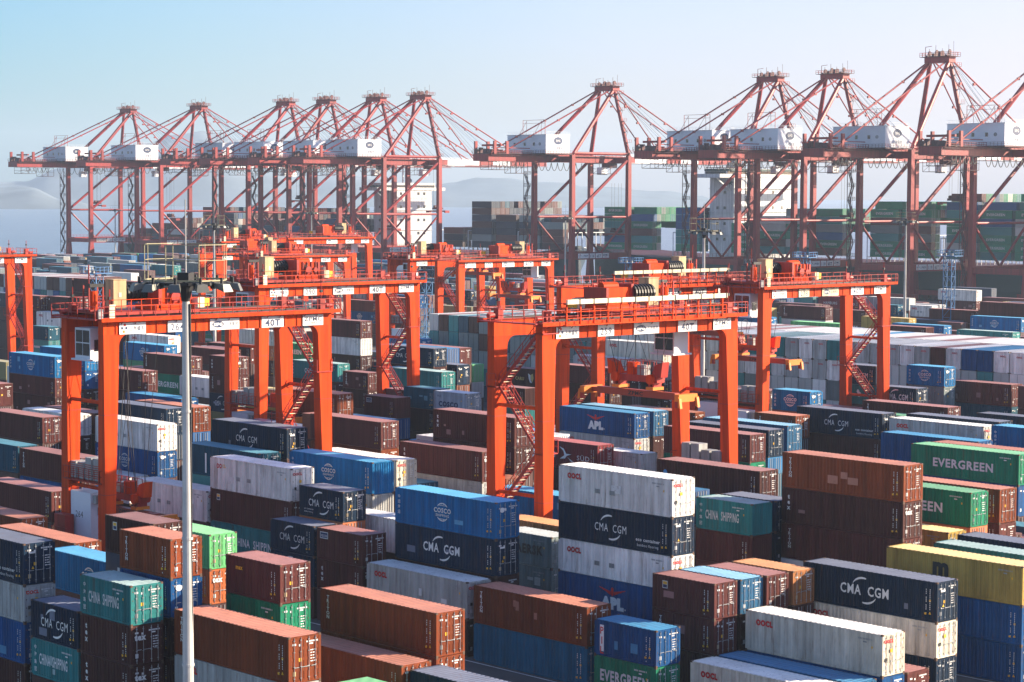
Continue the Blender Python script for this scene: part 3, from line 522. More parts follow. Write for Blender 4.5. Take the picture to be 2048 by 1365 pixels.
[1, 40, -242.48, 244.17, 11.584, 1, 'wt', 'oocl', 'c', 'end-on white container, topmost, leftmost, centre right back', 1],
[1, 40, -195.68, 244.17, 8.688, 1, 'wt', 'oocl', 'c', 'end-on white container, under a teal one, third from left, at right back', 1],
[0, 40, -227.41, 194.64, 8.688, 0, 'dk', '', 'd', 'long dark maroon container, under a navy one, centre left back', 1],
[1, 40, -206.08, 244.17, 8.688, 1, 'wt', 'oocl', 'c', 'end-on white container, under a teal one, second from left, at right back', 1],
[1, 40, -252.88, 244.17, 11.584, 1, 'gm', 'oocl', 'c', 'end-on dull grey green container, topmost, third from left, at centre back', 1],
[1, 40, -208.68, 244.17, 8.688, 1, 'tl', 'oocl', 'c', 'end-on teal container, under a teal one, at right back', 1],
[1, 40, -255.48, 244.17, 11.584, 1, 'gm', 'oocl', 'c', 'end-on dull grey green container, topmost, second from left, at centre back', 1],
[0, 40, -285.08, 333.0, 7.773, 1, 'cb', 'cosco', 'd', 'long bright blue container, white globe emblem, topmost, at right far rows', 1],
[0, 40, -262.61, 327.37, 7.773, 1, 'lg', '', 'd', 'long light green container, topmost, at right far rows', 1],
[1, 40, -258.08, 244.17, 11.584, 1, 'db', 'oocl', 'c', 'end-on dark teal container, topmost, at centre back', 1],
[0, 40, -241.84, 229.97, -0.0, 0, 'dk', '', 'd', 'long dark maroon container, under a pale grey one, at centre middle', 1],
[0, 40, -545.7, 376.75, 11.279, 0, 'gm', '', 'd', 'long dull grey green container, topmost, at left far rows', 1],
[0, 40, -475.5, 347.75, 10.974, 1, 'db', '', 'd', 'long dark teal container, topmost, leftmost, at left far rows', 1],
[0, 40, -432.0, 316.0, 8.688, 1, 'gy', '', 'd', 'long pale grey container, topmost, second from left, at left far rows', 1],
[1, 40, -195.68, 244.17, 5.792, 1, 'gm', 'oocl', 'c', 'end-on dull grey green container, under a white one, at right back', 1],
[1, 40, -213.88, 244.17, 8.688, 1, 'gy', 'oocl', 'c', 'end-on pale grey container, under a white one, at right back', 1],
[0, 40, -169.35, 177.91, 5.182, 0, 'dk', '', 'd', 'long dark maroon container, under a pale blue roofed one, centre right middle', 1],
[1, 40, -211.28, 244.17, 8.688, 1, 'wt', 'oocl', 'c', 'end-on white container, under a teal one, leftmost, at right back', 1],
[0, 20, -295.72, 401.58, 7.773, 0, 'wt', 'oocl', 'd', 'short white container, red letters at one corner, topmost, by the right edge far rows', 1],
[0, 40, -383.8, 324.25, 8.688, 1, 'bl', '', 'd', 'long blue container, topmost, centre left far rows', 1],
[0, 40, -283.2, 316.0, 8.688, 1, 'gy', '', 'd', 'long pale grey container, topmost, centre right far rows', 1],
[1, 40, -260.68, 244.17, 11.584, 1, 'gm', 'oocl', 'c', 'end-on dull grey green container, topmost, leftmost, at centre back', 1],
[1, 40, -219.08, 244.17, 8.688, 1, 'gy', 'oocl', 'c', 'end-on pale grey container, under a pale grey one, centre right back', 1],
[0, 20, -309.4, 329.75, 10.364, 0, 'cb', '', 'd', 'short bright blue container, topmost, centre right far rows', 1],
[0, 40, -201.3, 157.28, 5.792, 1, 'dk', '', 'd', 'long dark maroon container, under a rust brown one, at left middle', 1]]
MASS="""0,40,-144,86.9,-0dk0/2.59dk1
0,40,-159.4,91.3,-0dk0/2.59dk0
0,40,-129.5,83.2,-0dk1/2.9dk1
0,20,-122.8,74.4,0dk0
0,20,-116.4,74.3,0dk0
0,20,-116.7,77.6,0dk0
0,20,-123,80.4,0dk0/2.59dk0/5.18dk0/7.77nv0
0,20,-130.2,89.9,0dk0/2.59dk0
0,20,-112.1,82.9,-0dk1/2.9dk1
0,40,-103.3,77,-0dk1
0,40,-104.4,89.6,-0dk0
0,40,-103,85.6,0dk1
0,40,-90.7,86.2,0dk0
0,40,-92.1,81.4,0dk0/2.59lg0
0,40,-122.3,111.1,-0dk1
0,20,-135.3,108.3,0dk0
0,20,-141.8,108.3,0dk0
0,20,-141.7,111.3,0dk0/2.59dk0/5.18or0
0,40,-149.1,111.5,-0dk1
0,40,-133.8,114.6,-0dk0/2.59dk0
0,20,-124.6,119.1,0dk0
0,40,-125.3,122.3,-0dk0/2.59dk0
0,40,-134.8,133.1,-0dk0/2.59bl1
0,40,-109.3,117,-0dk1
0,40,-121.4,132,0dk0/2.59dk0/5.18dk0/7.77bl1
0,20,-113,130.2,-0dk1/2.9mr0
0,20,-114.3,134.6,0dk0/2.59dk0
0,40,-101.6,134.7,-0dk1/2.9wt1
0,20,-101.8,116.1,0dk0
0,20,-101.6,118.7,0dk0/2.59dk0
0,20,-101.5,121.6,0dk0/2.59dk0
0,40,-89.6,138.9,-0dk0/2.59dk0
0,40,-89.5,141.9,-0dk0/2.59dk1
0,40,-102.6,142.1,-0dk1/2.9dk1
0,40,-104.1,147.1,-0dk0/2.59dk0/5.18or1
0,40,-105,152.5,0dk0/2.59dk0
0,40,-113.7,168.1,-0dk1/2.9dk1
0,40,-118.2,177.3,0dk0/2.59dk0/5.18dk0
0,40,-127.1,180.8,0dk0/2.59dk0/5.18dk0
0,40,-131.8,188.3,-0dk1/2.9dk1/5.79dk0
0,40,-133.4,193.4,-0dk1/2.9dk1/5.79dk0
0,40,-118.4,188,-0dk1/2.9dk1/5.79dk1
0,40,-145.8,224.1,-0dk1/2.9dk1
0,40,-146.4,202.1,-0dk1/2.9dk1/5.79dk0
0,40,-146.8,190.7,-0dk1/2.9dk0
0,20,-167.6,224.6,-0dk1/2.9dk0/5.49dk0
0,40,-160.9,235.9,-0dk0/2.59dk0
0,40,-147.5,235.5,-0dk1/2.9dk0/5.49dk0/8.08mr1
0,20,-175.6,226.5,0dk0/2.59dk0/5.18dk0
0,20,-168.7,232,0dk0/2.59dk0/5.18dk0
0,40,-178,208.1,0dk0/2.59dk0
0,20,-169.1,205.3,-0dk1/2.9dk1/5.79br1
0,20,-155.4,186.3,-0dk1/2.9dk0/5.49dk0
0,40,-169.1,174.5,0dk0/2.59dk0
0,40,-169.3,177.9,0dk0/2.59dk0
0,40,-146.1,167.9,0dk0/2.59dk0
0,40,-147.8,172.7,0dk0/2.59dk0/5.18cb0
0,40,-149.4,177.6,0dk0/2.59dk0/5.18bl0
0,40,-121.5,140.9,-0dk1/2.9dk1/5.79dk1
0,20,-158.9,165.1,0dk0/2.59dk0
0,40,-161.8,161.4,-0dk1
0,40,-151.8,139.1,-0dk1/2.9dk0/5.49br0
0,40,-151.3,135.5,-0dk0/2.59dk0
0,40,-164.5,153.3,0dk0/2.59dk0/5.18dk0/7.77cb1
0,40,-176.5,158.9,0dk0/2.59dk0/5.18gy0
0,40,-153.8,142,-0dk1/2.9dk0/5.49dk0
0,20,-194.5,171.6,-0dk1/2.9dk1/5.79dk1
0,20,-209,175.7,0dk0/2.59dk0/5.18dk0/7.77mr0
0,20,-201.4,172.6,-0dk1/2.9dk1
0,20,-203.3,167.8,0dk0/2.59dk0/5.18bl0
0,20,-252.7,203.3,-0dk1
0,40,-209.9,164,0dk0/2.59dk0/5.18dk0/7.77br1
0,40,-176,143.3,-0dk1/2.9dk0
0,40,-196.8,160.4,-0dk1/2.9dk1/5.79sb1
0,40,-148,119.6,-0dk1/2.9dk1
0,40,-153.5,126.9,0dk0/2.59dk0/5.18dk0
0,20,-154.7,130.6,-0dk1/2.9dk0/5.49db0
0,40,-195.6,148.5,-0dk1/2.9dk1/5.79nv1
0,40,-162.6,121.1,0dk0/2.59dk0/5.18dk0/7.77dk0
0,40,-161.8,117.4,-0dk1/2.9dk0/5.49tl1
0,40,-206.9,140.7,0dk0/2.59dk0/5.18bl0
0,40,-199.8,132.4,-0dk1/2.9dk1/5.79nv1
0,40,-191.7,125.9,-0dk0/2.59dk0
0,40,-208.3,121.9,0dk0/2.59dk0/5.18dk0
0,40,-227.6,137.5,-0dk1
0,40,-228,140.6,-0dk1/2.9dk1
0,40,-201,114.7,-0dk1/2.9dk1
0,40,-163.2,112.5,-0dk0/2.59dk0
0,40,-172.3,101.7,-0dk0/2.59dk0
0,40,-248.5,138.8,0dk0/2.59dk0/5.18dk0
0,40,-254.4,150.9,0dk0/2.59dk0
0,40,-309.4,174.6,-0dk0/2.59dk0/5.18ol1
0,20,-353,208.1,0dk0/2.59dk0/5.18tl0
0,40,-219.7,232.8,0dk0
0,40,-222.7,229,-0dk1/2.9dk0
0,40,-218.4,220.2,0dk0
0,20,-223.6,208.4,0dk0
0,40,-220.4,190.1,-0dk1/2.9dk1/5.79dk0
0,40,-228.3,199.7,-0dk1/2.9dk1/5.79br0
0,40,-258,229,-0dk0/2.59gy0/5.18lg1
0,40,-227.4,194.6,-0dk1/2.9dk1/5.79dk1
0,40,-235.9,204.4,0dk0/2.59dk0/5.18dk0/7.77dk0/10.36bl0
0,40,-253.1,222,-0dk1/2.9dk1/5.79dk1
0,40,-279.9,236.7,0dk0/2.59dk0/5.18dk0
0,40,-280.2,223.9,-0dk1/2.9dk1
0,40,-278.3,229.2,-0dk1/2.9dk1/5.79nv1
0,40,-269.4,210.6,-0dk0
0,40,-310.2,236.4,-0dk0/2.59gy0
0,20,-241.7,171.2,0dk0/2.59ol0
0,40,-284.8,204.9,0dk0/2.59dk0/5.18dk0
0,40,-275.7,194.1,-0dk1/2.9dk1/5.79dk0
0,40,-267.7,181.3,-0dk0/2.59dk0
0,40,-294.2,194.6,0dk0/2.59dk0/5.18gn0
0,40,-308.7,205,-0dk1/2.9dk0/5.49dk0
0,40,-252.9,178,-0dk1/2.9dk1
0,40,-253.6,164.2,0dk0/2.59dk0
0,40,-216.4,145.5,-0dk1/2.9dk0/5.49dk0
0,40,-262,160.2,0dk0/2.59dk0
0,40,-212.7,160.9,-0dk1/2.9dk0
0,40,-201.3,157.3,-0dk1/2.9dk1
0,40,-181.9,146.7,0dk0/2.59dk0/5.18dk0/7.77br1
0,40,-248.3,366.8,-0dk1/2.9dk0/5.49mr0
0,40,-225.9,331.1,0dk0/2.59dk0/5.18dk0
0,20,-295.7,401.6,0dk0/2.59dk0/5.18mr0
0,40,-333.2,471.6,0dk0/2.59dk0
0,40,-337.5,484.5,0dk0/2.59dk0/5.18mr0/7.77nv1
0,40,-253.8,377.8,0dk0/2.59dk0/5.18dk0/7.77mr0
0,40,-294.3,436.1,-0dk1/2.9dk0/5.49dk0/8.08mr1
0,40,-274,387.8,0dk0/2.59dk0/5.18dk0
0,40,-244.7,330.6,0dk0/2.59dk0/5.18dk0
0,40,-246,338,0dk0/2.59dk0/5.18dk0
0,40,-268.2,356.6,0dk0/2.59dk0/5.18dk0
0,40,-276.6,384.9,-0dk1/2.9dk1/5.79nv0
0,20,-272.8,380.8,-0dk1/2.9dk1/5.79mr0
0,20,-302.5,398,0dk0/2.59dk0/5.18dk0
0,40,-292.3,359.7,-0dk1/2.9dk1/5.79wt1
0,40,-314.5,399.2,-0dk1/2.9dk1/5.79mr1
0,20,-292.3,373.2,0dk0/2.59dk0/5.18dk0
0,40,-262.6,327.4,0dk0/2.59dk0/5.18dk0
0,40,-285.1,333,0dk0/2.59dk0/5.18dk0
0,20,-435.1,392.1,0dk0/2.59dk0/5.18bl0/7.77ye0
0,40,-418.4,370.7,0dk0/2.59dk0/5.18dk0
0,40,-385.4,341.7,-0dk1/2.9dk1/5.79ol0
0,40,-346.1,318.1,0dk0/2.59dk0/5.18dk0/7.77br0
0,40,-377.5,359.7,0dk0/2.59dk0/5.18dk0
0,40,-390,316.3,0dk0/2.59dk0
0,40,-383,319.4,-0dk1
0,40,-563.4,458.5,-0dk1/2.9dk1/5.79dk1/8.69db0
0,40,-369.7,222.4,-0dk1/2.9dk1
0,40,-397.4,225.3,-0dk1/2.9dk1/5.79dk1/8.69dk1/11.58nv1
0,40,-383.7,224.3,-0dk1
0,40,-371.3,225.9,-0dk1/2.9dk1/5.79dk1/8.69nv1
0,40,-307.9,226.7,-0dk1
0,40,-180.8,196.8,-0dk1/2.9dk0
1,40,-284.1,244.2,-0db1/2.9gm1/5.79tl1/8.69tl1/11.58gy1
1,40,-284.1,256.8,-0gy1/2.9gm1/5.79db1/8.69db1/11.58tl1
1,40,-281.5,244.2,-0gm1/2.9gm1/5.79gm1/8.69gm1/11.58dk1
1,40,-281.5,256.8,-0dk1/2.9gm1/5.79gy1/8.69gm1/11.58gm1
1,40,-278.9,244.2,-0gm1/2.9gm1/5.79gy1/8.69tl1/11.58tl1
1,40,-278.9,256.8,-0gm1/2.9dk1/5.79gm1/8.69gm1/11.58gm1
1,40,-276.3,244.2,-0gy1/2.9gm1/5.79gm1/8.69gm1/11.58db1
1,40,-276.3,256.8,-0db1/2.9db1/5.79gy1/8.69db1/11.58dk1
1,40,-273.7,244.2,-0gm1/2.9gm1/5.79gm1/8.69gm1/11.58dk1
1,40,-273.7,256.8,-0gy1/2.9gy1/5.79gm1/8.69gm1/11.58gm1
1,40,-271.1,244.2,-0db1/2.9tl1/5.79gm1/8.69dk1/11.58gm1
1,40,-271.1,256.8,-0gm1/2.9gm1/5.79gm1/8.69gm1/11.58gm1
1,40,-268.5,244.2,-0gm1/2.9gm1/5.79gm1/8.69gm1/11.58tl1
1,40,-268.5,256.8,-0db1/2.9gm1/5.79gy1/8.69tl1/11.58dk1
1,40,-265.9,244.2,-0gm1/2.9gm1/5.79gm1/8.69db1/11.58gm1
1,40,-265.9,256.8,-0tl1/2.9tl1/5.79gm1/8.69db1/11.58tl1
1,40,-263.3,244.2,-0gm1/2.9gy1/5.79gm1/8.69gm1/11.58tl1
1,40,-263.3,256.8,-0db1/2.9dk1/5.79gm1/8.69db1/11.58dk1
1,40,-260.7,244.2,-0gm1/2.9gy1/5.79gm1/8.69gm1
1,40,-260.7,256.8,-0gm1/2.9db1/5.79gm1/8.69gm1/11.58gm1
1,40,-258.1,244.2,-0gm1/2.9gm1/5.79gy1/8.69gm1
1,40,-258.1,256.8,-0dk1/2.9gm1/5.79dk1/8.69gm1/11.58gm1
1,40,-255.5,244.2,-0gm1/2.9gy1/5.79tl1/8.69dk1
1,40,-255.5,256.8,-0gm1/2.9tl1/5.79db1/8.69gm1/11.58gm1
1,40,-252.9,244.2,-0gm1/2.9db1/5.79db1/8.69gm1
1,40,-252.9,256.8,-0tl1/2.9gm1/5.79dk1/8.69gm1/11.58dk1
1,40,-250.3,244.2,-0gm1/2.9db1/5.79gm1/8.69gm1
1,40,-250.3,256.8,-0gm1/2.9gy1/5.79db1/8.69gm1/11.58gm1
1,40,-247.7,244.2,-0gy1/2.9tl1/5.79gm1/8.69tl1
1,40,-247.7,256.8,-0tl1/2.9gy1/5.79tl1/8.69dk1/11.58gm1
1,40,-245.1,244.2,-0gy1/2.9gm1/5.79tl1/8.69gm1
1,40,-245.1,256.8,-0gy1/2.9db1/5.79gy1/8.69gm1/11.58tl1
1,40,-242.5,244.2,-0gy1/2.9gy1/5.79gy1/8.69wt1
1,40,-242.5,256.8,-0gy1/2.9tl1/5.79tl1/8.69gy1/11.58gy1
1,40,-239.9,244.2,-0gy1/2.9gm1/5.79bl1/8.69gy1/11.58gy1
1,40,-239.9,256.8,-0gy1/2.9mr1/5.79gy1/8.69bl1/11.58bl1
1,40,-237.3,244.2,-0tl1/2.9gy1/5.79gy1/8.69mr1/11.58wt1
1,40,-237.3,256.8,-0gy1/2.9wt1/5.79gy1/8.69gy1/11.58bl1
1,40,-234.7,244.2,-0gy1/2.9wt1/5.79gy1/8.69gy1/11.58gy1
1,40,-234.7,256.8,-0gy1/2.9wt1/5.79gy1/8.69tl1/11.58gy1
1,40,-232.1,244.2,-0gy1/2.9wt1/5.79gy1/8.69gy1/11.58wt1
1,40,-232.1,256.8,-0wt1/2.9wt1/5.79wt1/8.69wt1/11.58gy1
1,40,-229.5,244.2,-0wt1/2.9wt1/5.79gy1/8.69gy1/11.58wt1
1,40,-229.5,256.8,-0gy1/2.9mr1/5.79gy1/8.69gy1/11.58wt1
1,40,-226.9,244.2,-0gy1/2.9gy1/5.79gy1/8.69wt1
1,40,-226.9,256.8,-0gy1/2.9wt1/5.79wt1/8.69bl1/11.58gy1
1,40,-224.3,244.2,-0gy1/2.9gy1/5.79tl1/8.69tl1
1,40,-224.3,256.8,-0gy1/2.9wt1/5.79gy1/8.69gy1/11.58mr1
1,40,-221.7,244.2,-0gy1/2.9wt1/5.79mr1/8.69gy1
1,40,-221.7,256.8,-0wt1/2.9gy1/5.79wt1/8.69gy1/11.58gm1
1,40,-219.1,244.2,-0gm1/2.9gm1/5.79wt1
1,40,-219.1,256.8,-0mr1/2.9gy1/5.79wt1/8.69gy1/11.58mr1
1,40,-216.5,244.2,-0wt1/2.9gm1/5.79gy1/8.69gm1
1,40,-216.5,256.8,-0gy1/2.9gy1/5.79gy1/8.69gy1/11.58wt1
1,40,-213.9,244.2,-0wt1/2.9wt1/5.79tl1
1,40,-213.9,256.8,-0mr1/2.9gy1/5.79bl1/8.69wt1/11.58gy1
1,40,-211.3,244.2,-0gy1/2.9gy1/5.79gm1
1,40,-211.3,256.8,-0gy1/2.9gy1/5.79wt1/8.69wt1/11.58wt1
1,40,-208.7,244.2,-0gy1/2.9wt1/5.79gy1
1,40,-208.7,256.8,-0gy1/2.9gy1/5.79gy1/8.69gy1/11.58wt1
1,40,-206.1,244.2,-0wt1/2.9bl1/5.79gy1
1,40,-206.1,256.8,-0tl1/2.9gy1/5.79mr1/8.69wt1/11.58gy1
1,40,-203.5,244.2,-0bl1/2.9gy1/5.79gy1
1,40,-203.5,256.8,-0wt1/2.9gy1/5.79mr1/8.69gy1/11.58gy1
1,40,-200.9,244.2,-0mr1/2.9wt1/5.79gy1
1,40,-200.9,256.8,-0wt1/2.9tl1/5.79gy1/8.69bl1/11.58bl1
1,40,-198.3,244.2,-0wt1/2.9tl1/5.79wt1
1,40,-198.3,256.8,-0tl1/2.9wt1/5.79gy1/8.69gy1/11.58gy1
1,40,-195.7,244.2,-0bl1/2.9gy1
1,40,-195.7,256.8,-0wt1/2.9wt1/5.79gm1/8.69gy1/11.58gy1
1,40,-193.1,244.2,-0gy1/2.9wt1/5.79wt1/8.69gy1
1,40,-193.1,256.8,-0wt1/2.9gy1/5.79mr1/8.69wt1/11.58mr1
1,40,-190.5,244.2,-0bl1/2.9gy1/5.79wt1/8.69wt1
1,40,-190.5,256.8,-0wt1/2.9tl1/5.79wt1/8.69gy1/11.58wt1
1,40,-187.9,244.2,-0wt1/2.9wt1/5.79mr1/8.69gy1
1,40,-187.9,256.8,-0gy1/2.9gy1/5.79gy1/8.69gy1/11.58gy1
1,40,-185.3,244.2,-0gy1/2.9wt1/5.79wt1/8.69gy1
1,40,-185.3,256.8,-0wt1/2.9tl1/5.79gy1/8.69gy1/11.58mr1
1,40,-182.7,244.2,-0wt1/2.9wt1/5.79gy1/8.69gy1
1,40,-182.7,256.8,-0wt1/2.9gy1/5.79gy1/8.69wt1/11.58gy1
1,40,-180.1,244.2,-0wt1/2.9wt1/5.79gy1/8.69bl1
1,40,-180.1,256.8,-0wt1/2.9gy1/5.79tl1/8.69gy1/11.58wt1
1,40,-177.5,244.2,-0gy1/2.9bl1/5.79gm1/8.69wt1
1,40,-177.5,256.8,-0gy1/2.9wt1/5.79gy1/8.69wt1/11.58gy1
1,40,-174.9,244.2,-0tl1/2.9bl1/5.79gy1/8.69gy1
1,40,-174.9,256.8,-0gy1/2.9gy1/5.79wt1/8.69gy1/11.58gy1
1,40,-172.3,244.2,-0wt1/2.9wt1/5.79tl1/8.69gy1
1,40,-172.3,256.8,-0wt1/2.9wt1/5.79gy1/8.69gy1/11.58gy1
1,40,-169.7,244.2,-0gy1/2.9gy1/5.79gy1/8.69tl1
1,40,-167.1,244.2,-0wt1/2.9wt1/5.79bl1/8.69gy1
1,40,-164.5,244.2,-0gy1/2.9gy1/5.79gy1/8.69wt1
1,40,-425,239.4,-0.01bl1/2.89gy1/5.79gy1/8.68bl1/11.58gy1/14.47mr1
1,40,-422.4,239.4,-0.01gy1/2.89bl1/5.79nv1/8.68nv1/11.58bl1/14.47gy1
1,40,-419.8,239.4,-0.01gy1/2.89tl1/5.79nv1/8.68bl1/11.58gy1/14.47tl1
1,40,-417.2,239.4,-0.01gy1/2.89bl1/5.79tl1/8.68nv1/11.58mr1/14.47dk1
1,40,-414.6,239.4,-0.01gy1/2.89gy1/5.79bl1/8.68tl1/11.58gy1/14.47gy1
1,40,-412,239.4,-0.01nv1/2.89gy1/5.79bl1/8.68gy1/11.58gy1/14.47mr1
1,40,-409.4,239.4,-0.01tl1/2.89tl1/5.79bl1/8.68tl1/11.58bl1/14.47gy1
1,40,-406.8,239.4,-0.01tl1/2.89bl1/5.79nv1/8.68nv1/11.58tl1/14.47gy1
1,40,-404.2,239.4,-0.01nv1/2.89bl1/5.79gy1/8.68mr1/11.58gy1/14.47mr1
1,40,-401.6,239.4,-0.01gy1/2.89mr1/5.79gy1/8.68nv1/11.58bl1/14.47dk1
1,40,-399,239.4,-0.01gy1/2.89gy1/5.79tl1/8.68gy1/11.58tl1/14.47gy1
1,40,-396.4,239.4,-0.01gy1/2.89tl1/5.79bl1/8.68gy1/11.58mr1/14.47mr1
0,40,-383.6,239.4,-0.01nv1/2.89mr1/5.79mr1/8.68mr1
0,40,-370.8,239.4,-0.01nv1/2.89mr1
0,40,-358,239.4,-0.01nv1/2.89mr1
0,40,-108.2,158.2,0bl1/2.9mr1
0,20,-108.2,160.9,0mr0/2.59mr0
0,40,-108.2,163.7,0nv1/2.9db1
0,40,-134.4,158.2,0br1/2.9db1/5.79db1
0,40,-173.7,166.4,0ye1/2.9ye0/5.49wt1
0,40,-186.8,163.7,0bl1/2.9mr0
0,40,-186.8,166.4,0gy1/2.9cb1
0,40,-248.1,160.9,0br0/2.59ye1
0,40,-248.1,169.2,0mr1/2.9gy1
0,40,-248.1,171.9,0nv1/2.9gm0
0,40,-287.4,169.2,0nv0/2.59gm1/5.49gy1
0,20,-147.5,198.2,0db0/2.59db0/5.18br0/7.77gn0
0,40,-186.8,187.2,0cb0/2.59tl1
0,40,-199.9,187.2,0nv1/2.9db1
0,20,-199.9,189.9,0dk0/2.59gy0
0,20,-199.9,192.7,0dk0/2.59dk0
0,20,-199.9,198.2,0mr0/2.59gm0
0,40,-274.3,187.2,0mr0/2.59nv0/5.18mr1
0,20,-287.4,187.2,0bl0/2.59ye0/5.18mr0
0,20,-287.4,200.9,0gy0/2.59wt0/5.18hs0/7.77mr0
0,40,-313.6,195.4,0cb1/2.9hs1
0,40,-313.6,200.9,0mr1/2.9db0
0,40,-169.5,218.9,0gy0/2.59gm0/5.18mr1
0,40,-191.5,216.2,0nv1/2.9mr1
0,40,-191.5,218.9,0gy1/2.9mr0
0,20,-204.6,229.9,0nv0/2.59gy0
0,40,-305.2,216.2,0wt0/2.59db1/5.49gm1
0,40,-331.4,221.7,0dk1/2.9nv1
0,40,-331.4,224.4,0nv0/2.59nv1
0,40,-344.5,227.2,0db1/2.9mr0/5.49dk1
0,40,-357.6,216.2,0ye1/2.9br1
0,40,-357.6,218.9,0gm0/2.59mr1
0,40,-339.8,295.2,0dk0/2.59db0
0,40,-339.8,298,0nv1/2.9gm1
0,40,-366,287,0dk0/2.59mr0
0,40,-379.1,287,0gn1
0,40,-379.1,289.8,0mr1/2.9wt1/5.79gy0/8.38nv1
0,20,-392.2,287,0gy0/2.59mr0/5.18db0
0,40,-392.2,292.5,0tl1/2.9hs0/5.49gm1/8.38db0
0,40,-392.2,295.2,0nv1/2.9wt0/5.49gn0/8.08bl1
0,40,-392.2,300.8,0gy0/2.59db1/5.49gn0/8.08gy1
0,40,-405.3,287,0gn0
0,40,-405.3,289.8,0br1/2.9dk1/5.79db0
0,40,-405.3,292.5,0wt1/2.9br1/5.79tl1/8.69wt0
0,40,-405.3,300.8,0mr0/2.59bl1/5.49db1/8.38gy0
0,40,-418.4,287,0nv1/2.9ye1/5.79bl1
0,40,-418.4,289.8,0nv1/2.9mr1/5.79nv1/8.69gm1
0,40,-431.5,295.2,0dk1/2.9nv1/5.79mr1/8.69tl1
0,40,-208.8,316,0mr0/2.59tl0/5.18wt0/7.77br1
0,40,-283.2,316,0mr1/2.9mr1/5.79ye1
0,40,-283.2,318.8,0br0/2.59nv1/5.49br0/8.08dk1
0,40,-296.3,321.5,0mr1/2.9db1/5.79hs1/8.69hs1
0,40,-296.3,327,0mr0/2.59br1/5.49br1/8.38br1
0,40,-309.4,316,0mr0/2.59nv0/5.18nv0/7.77mr1
0,40,-309.4,318.8,0nv1/2.9mr1/5.79gm0/8.38mr1
0,40,-309.4,321.5,0nv1/2.9dk0/5.49gm1/8.38cb1/11.28tl1
0,20,-309.4,329.8,0hs0/2.59mr0/5.18bl0/7.77db0
0,40,-322.5,316,0cb0/2.59nv1/5.49mr1/8.38nv1
0,40,-322.5,318.8,0bl1/2.9db1/5.79gy1/8.69gm1
0,40,-322.5,324.2,0gn1/2.9bl1/5.79mr1/8.69mr0
0,40,-322.5,327,0br1/2.9ye1/5.79hs1/8.69mr1
0,40,-322.5,329.8,0gy1/2.9dk0/5.49gn0/8.08mr1/10.97dk1
0,40,-383.8,324.2,0bl1/2.9nv1/5.79mr1
0,40,-383.8,327,0hs1/2.9gy1/5.79nv1/8.69br1
0,40,-418.9,316,0nv1/2.9cb1/5.79nv1
0,40,-418.9,327,0db1/2.9hs1/5.79gy1
0,40,-418.9,329.8,0nv1/2.9br1/5.79nv0/8.38ye0
0,40,-432,316,0gn1/2.9cb1/5.79mr1
0,40,-432,324.2,0wt0/2.59gy0/5.18db1/8.08gm1
0,40,-432,327,0tl1/2.9gn1/5.79dk1/8.69mr1
0,40,-445.1,318.8,0nv1/2.9nv1/5.79mr1/8.69db1
0,40,-445.1,321.5,0wt1/2.9mr1/5.79db1/8.69db1
0,40,-445.1,329.8,0gy1/2.9gy1/5.79br1/8.69hs1
0,40,-458.2,316,0nv1/2.9br1/5.79cb1/8.69mr0
0,40,-458.2,318.8,0db1/2.9ye1/5.79db0/8.38gn1
0,40,-458.2,327,0ye0/2.59mr0/5.18gn0/7.77bl1
0,40,-480.2,324.2,0dk1/2.9mr0/5.49db1/8.38bl0
0,40,-493.3,316,0cb0/2.59mr1/5.49dk1/8.38gn0/10.97wt1
0,40,-506.4,329.8,0gy0/2.59gy1/5.49mr1/8.38mr1/11.28mr0
0,20,-519.5,316,0dk0/2.59gm0/5.18hs0/7.77cb0/10.36br0
0,20,-519.5,327,0gy0/2.59nv0/5.18br0/7.77bl0/10.36mr0
0,40,-532.6,321.5,0nv1/2.9gn1/5.79mr1/8.69mr1/11.58db0
0,20,-545.7,321.5,0mr0/2.59gm0/5.18nv0/7.77dk0/10.36db0
0,40,-545.7,327,0nv1/2.9nv1/5.79mr1/8.69gn1/11.58mr1
0,20,-567.7,318.8,0nv0/2.59mr0/5.18db0/7.77bl0/10.36gm0
0,40,-567.7,321.5,0tl1/2.9dk1/5.79hs1/8.69mr1
0,20,-567.7,329.8,0cb0/2.59gm0/5.18mr0/7.77nv0/10.36db0
0,40,-226.1,347.8,0dk1/2.9tl1/5.79mr1
0,40,-252.3,353.2,0nv1/2.9mr1/5.79mr1
0,40,-265.4,347.8,0gy1/2.9wt0/5.49gy1
0,40,-278.5,353.2,0dk0/2.59gm1/5.49gm0
0,40,-304.7,347.8,0mr0/2.59gy1/5.49db0/8.08mr0
0,40,-304.7,353.2,0mr0/2.59mr0/5.18db0/7.77mr1
0,40,-304.7,356,0wt1/2.9bl1/5.79dk0/8.38ye0
0,40,-317.8,347.8,0wt1/2.9br1/5.79dk1/8.69gn1
0,40,-317.8,350.5,0mr1/2.9mr0/5.49db0/8.08nv0
0,20,-317.8,358.8,0br0/2.59wt0/5.18gy0/7.77gy0/10.36bl0
0,40,-344,345,0nv0/2.59gn1/5.49gy1/8.38nv0
0,40,-344,347.8,0mr0/2.59nv0/5.18bl1/8.08gy1/10.97nv1
0,40,-366,356,0db1/2.9mr1/5.79nv0
0,40,-401.1,345,0br1/2.9dk1/5.79mr0
0,40,-423.1,347.8,0tl1/2.9mr1/5.79nv0
0,40,-436.2,345,0ye1/2.9cb1/5.79hs1
0,40,-449.3,347.8,0dk1/2.9db1/5.79gy1/8.69ye1
0,40,-449.3,353.2,0nv1/2.9mr1/5.79mr1/8.69dk1
0,40,-449.3,356,0mr1/2.9bl1/5.79br1/8.69br1
0,20,-462.4,345,0wt0/2.59gn0/5.18mr0/7.77ye0/10.36wt0
